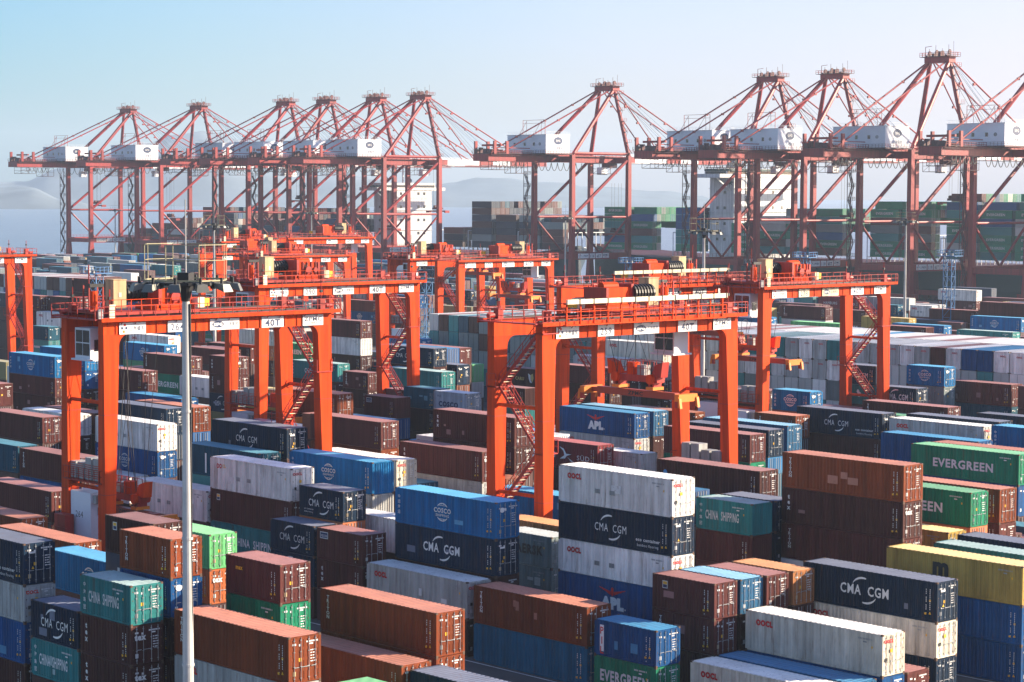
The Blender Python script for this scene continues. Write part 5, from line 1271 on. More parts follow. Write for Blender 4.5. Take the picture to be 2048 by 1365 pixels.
def make_sheet(mark, ln, hc, ck):
    l = LEN[ln]; h = 2.896 if hc else 2.591; sh = Sheet(); light = ck in ('wt', 'cr', 'gy', 'gb', 'ye', 'gm', 'lg')
    T = M_WHITE if not light else M_GREYS
    if mark in ('cmae', 'cma', 'cmas', 'cmab'):
        logo_cma(sh, l, h, M_WHITE, mark == 'cmab')
        if mark == 'cmae' and l > 8: sh.text('eco container', l-2.5, .78, .26, M_WHITE, bold=.02, w=2.5); sh.text('bamboo flooring', l-2.5, .38, .22, M_WHITE, w=2.2)
        if mark == 'cmas': sh.text('eco container', 1.35, .62, .16, M_WHITE, w=1.3); sh.text('bamboo flooring', 1.3, .38, .14, M_WHITE, w=1.2)
    elif mark in ('oocl', 'ooclf'):
        A = M_RED if mark == 'oocl' else M_RED; u = 1.75 if l > 8 else 1.25
        if mark == 'oocl': sh.text('OOCL', u, h-.95, .42, M_RED, bold=.07, w=1.55)
        else: sh.text('OO', u-.35, h-.95, .42, M_RED, bold=.05, w=.8); sh.text('CL', u+.42, h-.85, .28, M_YEL, bold=.03, w=.5)
        for (a, b) in ((.33, .42), (.46, .5)): sh.rect(l*a, l*a+.55, h*.36, h*.36+.34, M_GREYS) if ck == 'wt' else None
    elif mark == 'cosco':
        c = l*.48; z = h*.42
        for k in (1.0, .45): sh.ell(c, z+.25, .78*k, .74, M_WHITE, 24, 40 if k == 1 else 62, 140 if k == 1 else 118, .90); sh.ell(c, z+.25, .78*k, .74, M_WHITE, 24, 220 if k == 1 else 235, 320 if k == 1 else 305, .90)
        sh.rect(c-.5, c+.5, z+.76, z+.80, M_WHITE); sh.rect(c-.4, c+.4, z-.32, z-.28, M_WHITE)
        sh.text('COSCO', c, z+.20, .38, M_WHITE, bold=.03, w=2.05); sh.text('SHIPPING', c, z-.12, .21, M_WHITE, bold=.015, w=1.6)
        stack_text(sh, '中远海运', .5, h-.55, .42, .30, M_WHITE, .01)
    elif mark == 'coscot':
        sh.text('COSCO', l*.46, h*.30, .62, M_NAVY, bold=.05, w=3.6); sh.text('中远', 1.1, h-.75, .3, M_NAVY, w=.8)
    elif mark == 'china':
        sh.text('CHINA  SHIPPING', l*.47 if l < 8 else l*.55, h*.36, .72, M_WHITE, bold=.02, w=3.6 if l < 8 else 6.2)
        stack_text(sh, '中海集团', .55, h-.45, .50, .30, M_WHITE, .01)
    elif mark == 'triton': stack_text(sh, 'TRITON', .85, h-.40, .27, .235, M_WHITE, .03, 1.25)
    elif mark == 'tex': stack_text(sh, 'tex', .72, h-.50, .44, .36, M_WHITE, .05)
    elif mark == 'flag': sh.rect(1.0, 1.5, h-.95, h-.40, M_WHITE); sh.rect(1.05, 1.45, h-.90, h-.68, M_NAVY); sh.rect(1.05, 1.45, h-.66, h-.45, M_YEL)
    elif mark == 'yel': sh.text('max', 1.5, h-.85, .30, M_YEL, bold=.04)
    elif mark in ('yel2', 'ysm'): sh.text('seaco', 1.25, h-.72, .26, M_YEL, bold=.03)
    elif mark == 'evg': sh.text('EVERGREEN', l*.49, h*.34, .80, M_WHITE, bold=.035, w=min(6.8, l*.78))
    elif mark == 'pil':
        sh.rect(.55, .95, .35, h-.35, M_WHITE); stack_text(sh, 'PIL', .75, h-.50, .70, .50, M_RED, .02)
    elif mark == 'seaco': sh.text('seaco', 1.5, h-.95, .42, M_YEL, bold=.05)
    elif mark == 'plate': sh.rect(.45, 1.5, h-.85, h-.30, M_WHITE); sh.rect(.50, 1.45, h-.80, h-.35, M_NAVY); sh.text('MECON', 1.0, h-.72, .2, M_WHITE, w=.8)
    elif mark == 'maersk': sh.text('MAERSK', l*.5, h*.38, .75, M_BLK, bold=.04, w=4.0)
    elif mark == 'apl':
        c = l*.49; sh.text('APL', c, h*.24, .88, M_WHITE, bold=.09, w=2.5); sh.rect(c+1.33, c+1.45, h*.24, h*.24+.12, M_WHITE)
        z = h*.24+1.42
        for s_ in (-1, 1):
            for j in range(3): sh.it.append(([(c+s_*.16, z-.12-j*.10), (c+s_*(1.45-.33*j), z+.14-j*.12), (c+s_*(1.30-.33*j), z+.03-j*.12), (c+s_*.16, z-.20-j*.10)], [(0,1,2,3)], M_RED))
        sh.it.append(([(c-.14, z+.12), (c, z+.22), (c+.14, z+.12), (c+.12, z-.30), (c, z-.52), (c-.12, z-.30)], [(0,1,2,3,4,5)], M_RED))
    elif mark == 'msc':
        c = 5.0; sh.text('m', c, h*.48, 1.28, M_BLK, bold=.06, w=1.45)
        for k in range(2):
            P = []; Q = []
            for i in range(15):
                u = c-1.05+i*.15; zz = h*.44-.12*k-.10*k+.05*math.sin(i*.9+k); P.append((u, zz)); Q.append((u, zz-.055))
            sh.it.append((P+Q, [(i, i+1, 16+i, 15+i) for i in range(14)], M_BLK))
        sh.text('sc', c, h*.13, .55, M_BLK, bold=.05)
    elif mark in ('hsud', 'ham'):
        sh.text('HAMBURG', l*.30, h*.36, .62, M_WHITE, xs=.9, w=4.0); sh.text('SÜD', l*.82, h*.36, .62, M_WHITE, w=1.9)
        c = l*.60; z = h*.33
        sh.it.append(([(c-1.0, z+1.35), (c-.3, z+1.15), (c+.1, z+.62), (c+.9, z+.62), (c+.2, z+.42), (c-.1, z+.1), (c-.9, z+.02), (c-.2, z+.45), (c-.35, z+.9)], [tuple(range(9))], M_WHITE))
        sh.it.append(([(c+.15, z+.35), (c+.9, z-.2), (c+1.5, z-.3), (c+.5, z+.15)], [(0,1,2,3)], M_WHITE))
    elif mark == 'wtx': sh.text('TEX', 1.4, h-.9, .3, M_WHITE, w=1.0)
    elif mark == 'sq': sh.rect(.55, .85, h-.75, h-.45, M_WHITE)
    elif mark == 'pnk': sh.rect(.65, .95, .7, h-.45, M_WHITE); sh.ell(l*.52, h*.66, .22, .25, M_WHITE, 10); sh.ell(l*.55, h*.56, .3, .2, M_WHITE, 10)
    elif mark == 'dot': sh.ell(1.05, h*.60, .24, .27, M_LBLUE, 14)
    elif mark == 'caru':
        sh.text('CARU', l*.50, h*.36, .50, M_GOLD, bold=.04, w=2.0); c = l*.70
        sh.it.append(([(c-.5, h*.75), (c, h*.67), (c+.1, h*.40), (c+.45, h*.25), (c-.05, h*.25), (c-.35, h*.45)], [tuple(range(6))], M_WHITE))
        sh.it.append(([(c+.02, h*.67), (c+.6, h*.75), (c+.75, h*.50), (c+.5, h*.28), (c+.14, h*.42)], [tuple(range(5))], M_GOLD))
    elif mark == 'cai': sh.text('CAI', 1.5, h*.30, .60, M_WHITE, bold=.05)
    elif mark == 'wtile': sh.rect(3.4, 3.65, h*.10, h*.75, M_WHITE)
    if not sh.it: return None
    me = sh.mesh('lettering', lambda u, v, k: (u-l/2, -WID/2-.002-.0008*(k % 8), v))
    return me
def marks_sheet(mark, ln, hc, ck):
    l = LEN[ln]; h = 2.896 if hc else 2.591; sh = Sheet(); light = ck in ('wt', 'cr', 'gy', 'gb', 'ye', 'gm', 'lg')
    (idtop if light or mark in ('evg', 'china') else smallmarks)(sh, l, h, M_GREYS if light else M_WHITE)
    return sh.mesh('stencil_marks', lambda u, v, k: (u-l/2, -WID/2-.002-.0008*(k % 8), v))
def end_sheet(mark, hc):
    h = 2.896 if hc else 2.591; sh = Sheet()
    if mark == 'tex': sh.text('tex', -.55, h-.95, .40, M_WHITE, bold=.05)
    elif mark in ('oocl', 'ooclf'): sh.text('OOCL', -.60, h-.60, .24, M_RED, bold=.05); sh.rect(-.42, -.18, h*.56, h*.56+.24, M_YEL); sh.rect(-.95, -.72, h*.36, h*.36+.24, M_BLK)
    elif mark == 'cosco': sh.ell(-.62, h-.62, .24, .20, M_WHITE, 14); sh.rect(-.35, -.2, h-.7, h-.5, M_WHITE)
    elif mark in ('cmae', 'cma', 'cmas', 'cmab'): sh.rect(-.85, -.35, h-.72, h-.58, M_WHITE); sh.tri(-.55, h*.38, .2, M_YEL)
    else: return None
    return sh.mesh('lettering', lambda u, v, k: (.045+.001*(k % 5), u, v))
def cont(rot, ty, x, y, z, hc, ck, mark, end, label, lod, proto=None):
    l = LEN[ty]; h = 2.896 if hc else 2.591
    closed = end == 'c' or lod == 0 or rot
    b = cached(('b', ty, hc, closed), body_mesh, l, h, closed); r = cached(('r', ty, hc), roof_mesh, l, h)
    if rot: loc = (x-WID/2, y+6.096, z); rz = -math.pi/2
    else: loc = (x-l/2, y+WID/2, z); rz = 0
    e = root('shipping_container', loc, rz, label, 'container', 'containers stacked in the yard')
    def put(name, me, parent, lc=(0,0,0)):
        o = ob(name, me, parent, lc)
        for sl in o.material_slots:
            if sl.material in (PH, PR):
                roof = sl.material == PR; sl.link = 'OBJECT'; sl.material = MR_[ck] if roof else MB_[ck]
        return o
    put('box_shell', b, e); put('roof', r, e)
    if not closed:
        seed = random.randint(0, 3)
        for sd_ in (-1, 1):
            d = put('door', cached(('d', hc, sd_, seed), door_mesh, h, sd_, seed), e, (l/2, 0, 0))
            if lod >= 2:
                for yy in (.30, .80): put('lock_rod', cached(('k', hc, sd_*yy), rod_mesh, h, sd_*yy), d)
        es = cached(('e', mark, hc), end_sheet, mark, hc)
        if es and lod >= 1: put('lettering', es, e, (l/2, 0, 0))
    if not rot and (lod >= 1 or mark):
        k = ('s', mark, ty, hc, ck in ('wt','cr','gy','gb','ye','gm','lg'), ck == 'wt')
        ms_ = cached(k, make_sheet, mark, ty, hc, ck)
        if ms_: put('lettering', ms_, e)
        if lod >= 1: put('stencil_marks', cached(('m',)+k[1:], marks_sheet, mark, ty, hc, ck), e)
    if not rot and lod >= 1 and random.random() < .38:      # repainted and scraped panels
        sh = Sheet()
        for q in range(random.randint(1, 3)):
            u = random.uniform(.6, l-2.0); v = random.uniform(.3, h-1.0); w = random.choice((.34, .68, 1.02))
            sh.rect(u, u+w, v, v+random.uniform(.2, .7), PR)
        put('repair_patch', sh.mesh('repair_patch', lambda u, v, k: (u-l/2, -WID/2+.004, v)), e)
    if rot and ck in ('gy', 'wt'):
        def rs():
            sh = Sheet(); sh.text('OOCL', .25, h-.75, .22, M_RED, bold=.05)
            return sh.mesh('lettering', lambda u, v, k: (.004, u, v))
        put('lettering', cached(('w', hc), rs), e, (l/2, 0, 0))
    return e
for row in IND: cont(*row)
# the hundreds of far containers, one object
def mass_object():
    V, Fc, C = [], [], []; rnd = random.Random(3)
    def bx(x0, x1, y0, y1, z0, z1, col, roofc, pale):
        n = len(V); V.extend([(x0,y0,z0),(x1,y0,z0),(x1,y1,z0),(x0,y1,z0),(x0,y0,z1),(x1,y0,z1),(x1,y1,z1),(x0,y1,z1)])
        for q, c in (((4,5,6,7), roofc), ((0,1,5,4), col), ((1,2,6,5), col), ((2,3,7,6), col), ((3,0,4,7), col)):
            Fc.append(tuple(n+i for i in q)); C.append(c)
    def cbox(x0, x1, y0, y1, z0, h, k):
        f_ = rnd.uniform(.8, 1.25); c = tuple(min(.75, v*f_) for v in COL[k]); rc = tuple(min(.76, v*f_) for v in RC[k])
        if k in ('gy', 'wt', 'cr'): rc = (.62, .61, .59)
        g = .045
        bx(x0+.01, x1-.01, y0+.01, y1-.01, z0+g, z0+h-.02, c, rc, 0)
        # corner posts and doors bars as slim darker strips
        dk_ = tuple(v*.35 for v in c)
        if x1-x0 > 4:
            for yy in (.35, .62, .95, 1.30, 1.62, 1.95) :
                bx(x1-.01, x1+.03, y0+yy, y0+yy+.05, z0+.15, z0+h-.12, (.30, .31, .32) if rnd.random() < .8 else dk_, c, 0)
            if y0 < 590 and rnd.random() < .55:
                w = (.6, .6, .6) if k not in ('wt', 'gy', 'cr', 'ye', 'lg') else (.45, .05, .05)
                L_ = rnd.uniform(1.2, 4.0); s0 = rnd.choice((x0+.8, (x0+x1)/2-L_/2)); hh = rnd.uniform(.35, .7); u = s0
                while u < s0+L_:
                    bx(u, u+hh*.55, y0-.02, y0+.01, z0+h*.42, z0+h*.42+hh, w, w, 0); u += hh*.8
        else:
            bx((x0+x1)/2-.02, (x0+x1)/2+.02, y0-.01, y0+.01, z0+.1, z0+h-.1, dk_, dk_, 0)
    for line in MASS.strip().split('\n'):
        a = line.split(',', 4); rot, ty = int(a[0]), int(a[1]); x, y = float(a[2]), float(a[3])
        for it in a[4].split('/'):
            hc = it[-1] == '1'; s_ = it[:-1]; i = len(s_)
            while not (s_[i-1].isdigit() or s_[i-1] == '.'): i -= 1
            z = float(s_[:i]); k = s_[i:]; h = 2.896 if hc else 2.591
            if rot: cbox(x-WID, x, y, y+12.192, z, h, k)
            else: cbox(x-LEN[ty], x, y, y+WID, z, h, k)
    for x0, x1, y0, z0, z1c, pal in SHIPSTACKS:      # deck cargo of the ships
        xx = x0; 
        while xx + 12.2 <= x1:
            yy = y0; rows = 16
            top0 = z1c + rnd.choice((-1, 0, 0, 0, 1)) if x1-x0 > 20 else z1c
            for r in range(rows):
                n = max(1, top0 - (1 if rnd.random() < .15 else 0)) if r < 4 or rnd.random() < .9 else top0-1
                for lv in range(n):
                    if r > 1 and lv < n-2: continue
                    kc = rnd.choice(pal); kc = kc; cbox(xx, xx+12.19, yy, yy+WID, z0+lv*2.75, 2.74, kc)
                    if r == 0 and kc == 'gn' and rnd.random() < .8:
                        vs, fs, tw = text2d('EVERGREEN', .03); k_ = 7.2/tw; n = len(V); V.extend([(xx+6+a*k_, yy-.03, z0+lv*2.75+.95+b*.85) for a, b in vs])
                        for q in fs: Fc.append(tuple(n+i for i in q)); C.append((.62, .62, .60))
                yy += 2.52
            xx += 13.6 if rnd.random() < .7 else 15
    me = bpy.data.meshes.new('container_mass'); me.from_pydata(V, [], Fc)
    at_ = me.color_attributes.new('own_colour', 'FLOAT_COLOR', 'CORNER'); i = 0; buf = []
    for q, c in zip(Fc, C): buf += [c[0], c[1], c[2], 1]*len(q)
    at_.data.foreach_set('color', buf)
    M = mat('mass_paint', (.5,.5,.5), .5, vary=.12); t = M.node_tree
    hv = next(n for n in t.nodes if n.type == 'HUE_SAT'); a = t.nodes.new('ShaderNodeVertexColor'); a.layer_name = 'own_colour'; t.links.new(a.outputs[0], hv.inputs['Color'])
    # corrugation relief
    tc = t.nodes.new('ShaderNodeTexCoord'); wv = t.nodes.new('ShaderNodeTexWave'); wv.bands_direction = 'DIAGONAL'; wv.inputs['Scale'].default_value = 0.62
    bp = t.nodes.new('ShaderNodeBump'); bp.inputs['Strength'].default_value = .35; bp.inputs['Distance'].default_value = .04
    mp = t.nodes.new('ShaderNodeMapping'); mp.inputs['Scale'].default_value = (1, 1, 0); t.links.new(tc.outputs['Object'], mp.inputs[0]); t.links.new(mp.outputs[0], wv.inputs[0])
    t.links.new(wv.outputs['Fac'], bp.inputs['Height']); t.links.new(bp.outputs[0], t.nodes['Principled BSDF'].inputs['Normal'])
    me.materials.append(M)
    tag(ob('container_mass', me), 'hundreds of mixed containers stacked in the far yard and on the ships', 'containers', None, 'stuff')
G_ = ['gn','gn','gn','tl','mr','gn','bl','gn','gy','tl','gm']; X_ = ['nv','mr','mr','mr','db','nv','dk','gm','dk']; L_ = ['mr','nv','dk','bl','db','br','mr','gy']
def _x(a): return a
# (x0, x1, y of the near side, deck z, levels, palette)
SHIPSTACKS = [(-598, -562, 599.5, 14, 6, G_), (-560, -547, 599.5, 14, 6, G_), (-532, -506, 599.5, 14, 5, G_), (-506, -470, 599.5, 14, 6, G_), (-468, -440, 599.5, 14, 7, G_), (-436, -396, 599.5, 14, 8, G_), (-392, -352, 599.5, 14, 8, G_),
    (-676, -648, 599.5, 13, 6, X_), (-647, -618, 599.5, 13, 5, X_), (-694, -680, 599.5, 13, 3, X_),
    (-775, -748, 599.5, 13, 5, L_), (-806, -778, 599.5, 12, 5, L_), (-840, -809, 599.5, 12, 5, L_), (-872, -843, 599.5, 12, 5, L_), (-900, -876, 599.5, 12, 4, L_), (-930, -904, 599.5, 12, 2, L_)]
mass_object()
M_LAMP = mat('lamp_housing', (.16, .16, .14), .45, metal=.3)
# ------------------------------------------------------------------ signs
def board(sh, kind, u0, u1, v0, v1, back=None):
    sh.rect(u0, u1, v0, v1, back or M_WHITE); w = u1-u0; h = v1-v0; c = (u0+u1)/2
    if kind == 'sd':
        q = h*.22
        for a, b, M in ((.16, .70, M_RED), (.06, .42, M_NAVY), (.22, .42, M_NAVY), (.12, .12, M_SPRY)): sh.rect(u0+w*a, u0+w*a+q, v0+h*b, v0+h*b+q, M)
        sh.text('上海盛东', u0+w*.66, v0+h*.28, h*.40, M_NAVY, bold=.01, w=w*.56)
    elif kind == 'sipg':
        sh.ell(u0+w*.27, v0+h*.5, w*.20, h*.30, M_NAVY, 22); sh.text('SIPG', u0+w*.27, v0+h*.36, h*.28, M_WHITE, bold=.05, w=w*.30)
        sh.text('上港集团', u0+w*.74, v0+h*.36, h*.30, M_NAVY, bold=.005, w=w*.42)
    elif kind == 'zpmc':
        sh.text('ZPMC', c, v0+h*.42, h*.38, M_NAVY, bold=.02, w=w*.86); sh.text('上海振华', c, v0+h*.14, h*.22, M_RED, w=w*.45)
    else: sh.text(kind, c, v0+h*.14, h*.60, M_NAVY, bold=.03 if 'T' in kind else .01, w=w*.68)
def sheet_x(sh, name, x, parent, loc=(0,0,0), flip=False):   # artwork on a +X (or -X) facing plane; u along y
    s = -1 if flip else 1
    return ob(name, sh.mesh(name, lambda u, v, k: (x + s*(.004+.002*min(k, 40)), s*u, v)), parent, loc)
# ------------------------------------------------------------------ yard gantry cranes
def zig(mb, x, y0, y1, z0, z1, M, w=.75, n=2, rails=True, steps=True):   # stair flights in the YZ plane at x
    ys = (y0, y1); dz = (z1-z0)/n
    for i in range(n):
        a, b = (y0, y1) if i % 2 == 0 else (y1, y0); za, zb = z0+i*dz, z0+(i+1)*dz
        for dx in (-w/2, w/2):
            mb.bar((x+dx, a, za), (x+dx, b, zb), .07, M, .20)
            if rails: mb.bar((x+dx, a, za+1.0), (x+dx, b, zb+1.0), .05, M); [mb.bar((x+dx, a+(b-a)*t, za+(zb-za)*t), (x+dx, a+(b-a)*t, za+(zb-za)*t+1.0), .04, M) for t in (0, .25, .5, .75, 1)]
        if steps:
            m_ = max(4, int(abs(dz)/.28))
            for j in range(m_):
                t = (j+.5)/m_; mb.box(x-w/2, x+w/2, a+(b-a)*t-.12, a+(b-a)*t+.12, za+dz*t-.02, za+dz*t+.02, M_CREAM if j % 2 else M)
        mb.box(x-w/2, x+w/2, b-.4, b+.4, zb-.06, zb, M)
def rtg(name_no, X, Y0, ztop, flip, ty_, spz, label, detail=2, sptrolley=None):
    # local frame: x 0 = near portal face centre; near portal at x=-.5, far at x=-7.1 ; y 0..24.9 ; type with trolley machinery at low y
    k = ztop/24.4
    cx_, cy_ = X-3.6, Y0+12.45
    g = root('yard_gantry_crane', (cx_, cy_, 0), math.pi if flip else 0, label, 'gantry crane', 'rubber tyred gantry cranes over the stacks')
    xs = (3.05, -3.05); yl, yr = -12.45, 12.45; zt = ztop; zb = zt-1.45
    for x in xs:
        sy_in = -1 if x > 0 else 1
        for s in (-1, 1):
            mb = MB(); ya = s*12.45
            top = (x-.42, x+.42, *sorted((ya, ya-s*1.60)), zb+.02); bot = (x-.80, x+.55, *sorted((ya, ya-s*.85)), 2.0)
            mb.taper(bot, top, M_ORNG)
            for q_ in range(1, 6):
                t = q_/6; L4 = [bot[i]+(top[i]-bot[i])*t for i in range(5)]; mb.taper((L4[0]-.012, L4[1]+.012, L4[2]-.012, L4[3]+.012, L4[4]-.03), (L4[0]-.012, L4[1]+.012, L4[2]-.012, L4[3]+.012, L4[4]+.03), M_ORNG if q_ % 2 else M_ORD)
            # rounded haunch
            pts = []
            yi = ya-s*1.60
            for i in range(6):
                t = math.pi/2*i/5; pts.append((yi-s*.9*(1-math.cos(t)) if False else yi-s*.9+s*.9*math.cos(t), zb-.9+.9*math.sin(t)))
            P = [(yi, zb)] + pts
            for x_ in (x-.42, x+.42):
                q = [(x_, a, b) for a, b in P]; mb.poly(q if (x_ > x) == (s > 0) else q[::-1], M_ORNG)
            for (a, b), (c, d) in zip(pts, pts[1:]): mb.poly([(x-.42, a, b), (x+.42, a, b), (x+.42, c, d), (x-.42, c, d)], M_ORNG)
            mb.build('leg', g)
        mb = MB(); mb.box(x-.43, x+.43, yl, yr, zb, zt, M_ORNG); mb.box(x-.55, x+.55, yl, yr, zt, zt+.06, M_ORD)
        mb.box(x-.05, x+.05, yl, yr, zt+.06, zt+.22, M_BLK)     # trolley rail
        for i in range(17): mb.box(x+(.43 if x > 0 else -.50), x+(.50 if x > 0 else -.43), yl+1.2+i*1.4, yl+1.28+i*1.4, zb+.05, zt-.05, M_ORNG)
        gd = mb.build('girder', g)
        xo = x + (.55 if x > 0 else -.55); s = 1 if x > 0 else -1
        wk = MB(); wk.box(*sorted((xo, xo+s*.55)), yl-.6, yr+.6, zt-.12, zt-.04, M_ORD)
        wk.box(*sorted((xo+s*.52, xo+s*.58)), yl-.6, yr+.6, zt-.28, zt+.06, M_ORNG)
        wk.rail((xo+s*.55, yl-.6, zt), (xo+s*.55, yr+.6, zt), M_ORD, 1.05, 1.35, .055)
        for i in range(18): wk.bar((xo, yl+.3+i*1.42, zt-.55), (xo+s*.5, yl+.3+i*1.42, zt-.12), .05, M_ORD)
        wk.build('walkway', g)
    # far side cable gallery with pale tray
    cg = MB(); xo = -4.2
    for i in range(13):
        y = -9.5+i*1.65; cg.box(xo-.06, xo+.06, y-.06, y+.06, zt-.2, zt+1.55, M_ORNG)
    cg.box(xo-.10, xo+.10, -9.7, 10.6, zt+1.5, zt+1.62, M_ORNG); cg.box(xo-.45, xo-.25, -9.7, 10.6, zt+1.55, zt+1.95, M_CREAM); cg.box(xo-.3, xo+.2, -9.7, 10.6, zt-.3, zt-.2, M_ORNG)
    for i in range(12): cg.box(xo-.48, xo-.24, -9.6+i*1.7, -9.5+i*1.7, zt+1.53, zt+1.99, M_BLK)
    cg.rail((xo-.3, -9.7, zt-.2), (xo-.3, 10.6, zt-.2), M_ORNG, 1.1, 1.65, .06)
    if flip and detail > 1: cg.build('cable_gallery', g)
    # end frames: posts, lights, ties
    for s, nm in ((-1, 'end_platform'), (1, 'end_platform')):
        e = MB(); y = s*12.45
        e.box(-3.6, 3.6, *sorted((y, y+s*.9)), zt-.16, zt-.06, M_ORD); e.rail((-3.6, y+s*.9, zt-.06), (3.6, y+s*.9, zt-.06), M_ORD, 1.1, 1.2, .055)
        for x in xs:
            e.box(x-.30, x+.30, y-s*.9-.3, y-s*.9+.3, zt+.06, zt+1.0, M_ORD); e.tube((x, y-s*.9, zt+1.0), (x, y-s*.9, zt+2.5), .05, M_ORD, 6); e.box(x-.12, x+.12, y-s*.9-.12, y-s*.9+.12, zt+1.6, zt+1.85, M_BLK)
            e.tube((x, y-.35, zt+.35), (x, y+.35, zt+.35), .22, M_ORD, 8)
        e.build(nm, g)
        for z in (17*k, 9.4*k):
            t = MB(); t.tube((-2.7, y-s*.45, z), (2.7, y-s*.45, z), .17, M_ORNG, 8)
            for x in (-2.72, 2.5): t.tube((x, y-s*.45, z), (x+.2, y-s*.45, z), .42, M_ORNG, 8)
            t.build('tie_tube', g)
        w = MB(); w.box(-5.6, 5.6, y-s*.75-.45, y-s*.75+.45, 1.35, 2.3, M_ORNG); w.box(-3.6, 3.6, *sorted((y+s*.05, y+s*.9)), 2.3, 2.4, M_ORD)
        sl = w.build('sill_beam', g)
        for x in (-4.9, -3.5, 3.5, 4.9):
            q = MB(); q.tube((x, y-s*.75-.35, .75), (x, y-s*.75+.35, .75), .75, M_DARK, 16); q.tube((x, y-s*.75-.37, .75), (x, y-s*.75+.37, .75), .3, M_ORNG, 10); q.build('wheel', sl)
    # stairs at the high-y end, between the legs
    ysx = 11.55; lv = [2.6, 8.0, 13.2, 18.6, zt-.9]
    for i in range(4):
        st = MB(); xa, xb = (-2.5, 2.5) if i % 2 == 0 else (2.5, -2.5); xa, xb = -xa, -xb
        if i % 2 == 0: xa, xb = -2.5, 2.5
        else: xa, xb = 2.5, -2.5
        za, zb_ = lv[i], lv[i+1]
        for dy in (-.42, .42):
            st.bar((xa, ysx+dy, za), (xb, ysx+dy, zb_), .06, M_ORD, .24); st.bar((xa, ysx+dy, za+1.0), (xb, ysx+dy, zb_+1.0), .05, M_ORD); st.bar((xa, ysx+dy, za+.55), (xb, ysx+dy, zb_+.55), .04, M_ORD)
            for q in range(6): t = q/5; st.bar((xa+(xb-xa)*t, ysx+dy, za+(zb_-za)*t), (xa+(xb-xa)*t, ysx+dy, za+(zb_-za)*t+1.0), .045, M_ORD)
        if detail > 1:
            for q in range(19): t = (q+.5)/19; st.box(xa+(xb-xa)*t-.14, xa+(xb-xa)*t+.14, ysx-.40, ysx+.40, za+(zb_-za)*t-.02, za+(zb_-za)*t+.03, M_CREAM if q % 2 else M_ORD)
        st.build('stair_flight', g)
        st = MB(); xc = xb+(.5 if xb > 0 else -.5); st.box(xc-.6, xc+.6, ysx-.9, ysx+.9, zb_-.1, zb_, M_ORD)
        for yy in (-.9, .9): st.rail((xc-.6, ysx+yy, zb_), (xc+.6, ysx+yy, zb_), M_ORD, 1.1, .6, .045)
        st.build('stair_landing', g)
    # power house and resistor boxes low on the low-y legs
    h = MB(); h.box(-2.4, .9, -12.3, -10.3, 3.2, 8.8, M_HOUSE); h.box(-2.4, .9, -12.3, -10.3, 8.8, 8.9, M_HOUSE); h.box(.92, 1.0, -11.6, -11.1, 6.9, 7.6, M_GLASS); h.box(.9, 1.5, -12.1, -11.2, 8.0, 8.7, M_GREYS)
    h.rail((1.8, -12.4, 3.2), (1.8, -10.2, 3.2), M_ORD, 1.1, .7, .04)
    hs_ = h.build('power_house', g)
    if name_no:
        sh = Sheet(); sh.text(name_no, -1.0, 6.6, .55, M_BLK, w=1.2); ob('lettering', sh.mesh('lettering', lambda u, v, k_: (u, -12.305, v)), hs_)
    h = MB(); h.box(-3.0, 3.0, -12.7, -10.5, 9.9, 10.0, M_ORD); h.rail((-3, -12.7, 10), (3, -12.7, 10), M_ORD, 1.1, .8, .05); h.rail((3, -12.7, 10), (3, -10.5, 10), M_ORD, 1.1, .8, .05)
    h.build('resistor_platform', g)
    for x in (-2.2, -.9, .4, 1.6):
        q = MB(); q.box(x-.5, x+.5, -12.2, -11.0, 10.05, 11.5 if x < 0 else 12.0, M_GREYS)
        for i in range(7): q.box(x-.44, x+.44, -12.24, -12.2, 10.25+i*.18, 10.31+i*.18, M_ORD)
        q.build('resistor_box', g)
    e = MB(); e.box(-3.4, -1.6, -13.4, -12.5, 2.4, 6.8, M_ORD); e.rail((-3.6, -13.6, 2.4), (2.8, -13.6, 2.4), M_ORD, 1.1, .8, .05); e.rail((-3.6, -13.6, 4.6), (-1, -13.6, 4.6), M_ORD, 1.1, .8, .05); e.build('engine_cabinet', g)
    # trolley on the girders
    ty = ty_; z = zt+.25; tr = MB()
    tr.box(-3.4, 3.4, ty, ty+9.2, z, z+.28, M_ORD)
    for xx in (-3.4, 3.4): tr.rail((xx, ty, z+.28), (xx, ty+9.2, z+.28), M_ORD if xx < 0 else M_ORNG, 1.05, .95, .05)
    tr.rail((-3.4, ty, z+.28), (3.4, ty, z+.28), M_ORD, 1.05, 1.0, .05)
    tr.box(-.6, 2.9, ty+5.0, ty+9.0, z+.28, z+.75, M_ORNG)
    frame = tr.build('trolley', g)
    d = MB()
    for i in range(14): d.tube((.4, ty+2.6+i*.19, z+1.75), (.4, ty+2.77+i*.19, z+1.75), .80 if i % 2 else .70, M_DARK, 16)
    d.build('rope_drum', frame)
    q = MB(); q.box(.2, 2.7, ty+5.3, ty+8.6, z+.7, z+2.3, M_ORNG); q.box(.0, 2.9, ty+5.2, ty+5.5, z+.4, z+2.6, M_ORD); q.box(0, 2.9, ty+8.4, ty+8.7, z+.4, z+2.3, M_ORD)
    q.tube((1.3, ty+6.2, z+2.35), (1.3, ty+8.1, z+2.35), .42, M_ORNG, 12); q.tube((2.72, ty+6.9, z+1.4), (3.05, ty+6.9, z+1.4), .45, M_ORD, 12); q.tube((2.72, ty+8.0, z+1.4), (3.0, ty+8.0, z+1.4), .3, M_ORD, 12)
    for a in range(5): q.box(2.7, 2.82, ty+5.5+a*.65, ty+5.62+a*.65, z+.3, z+2.4, M_ORD)
    q.bar((2.8, ty+6.3, z+1.0), (2.8, ty+6.9, z+2.2), .08, M_BLK); q.bar((2.8, ty+6.9, z+1.0), (2.8, ty+6.3, z+2.2), .08, M_BLK)
    q.build('hoist_machinery', frame)
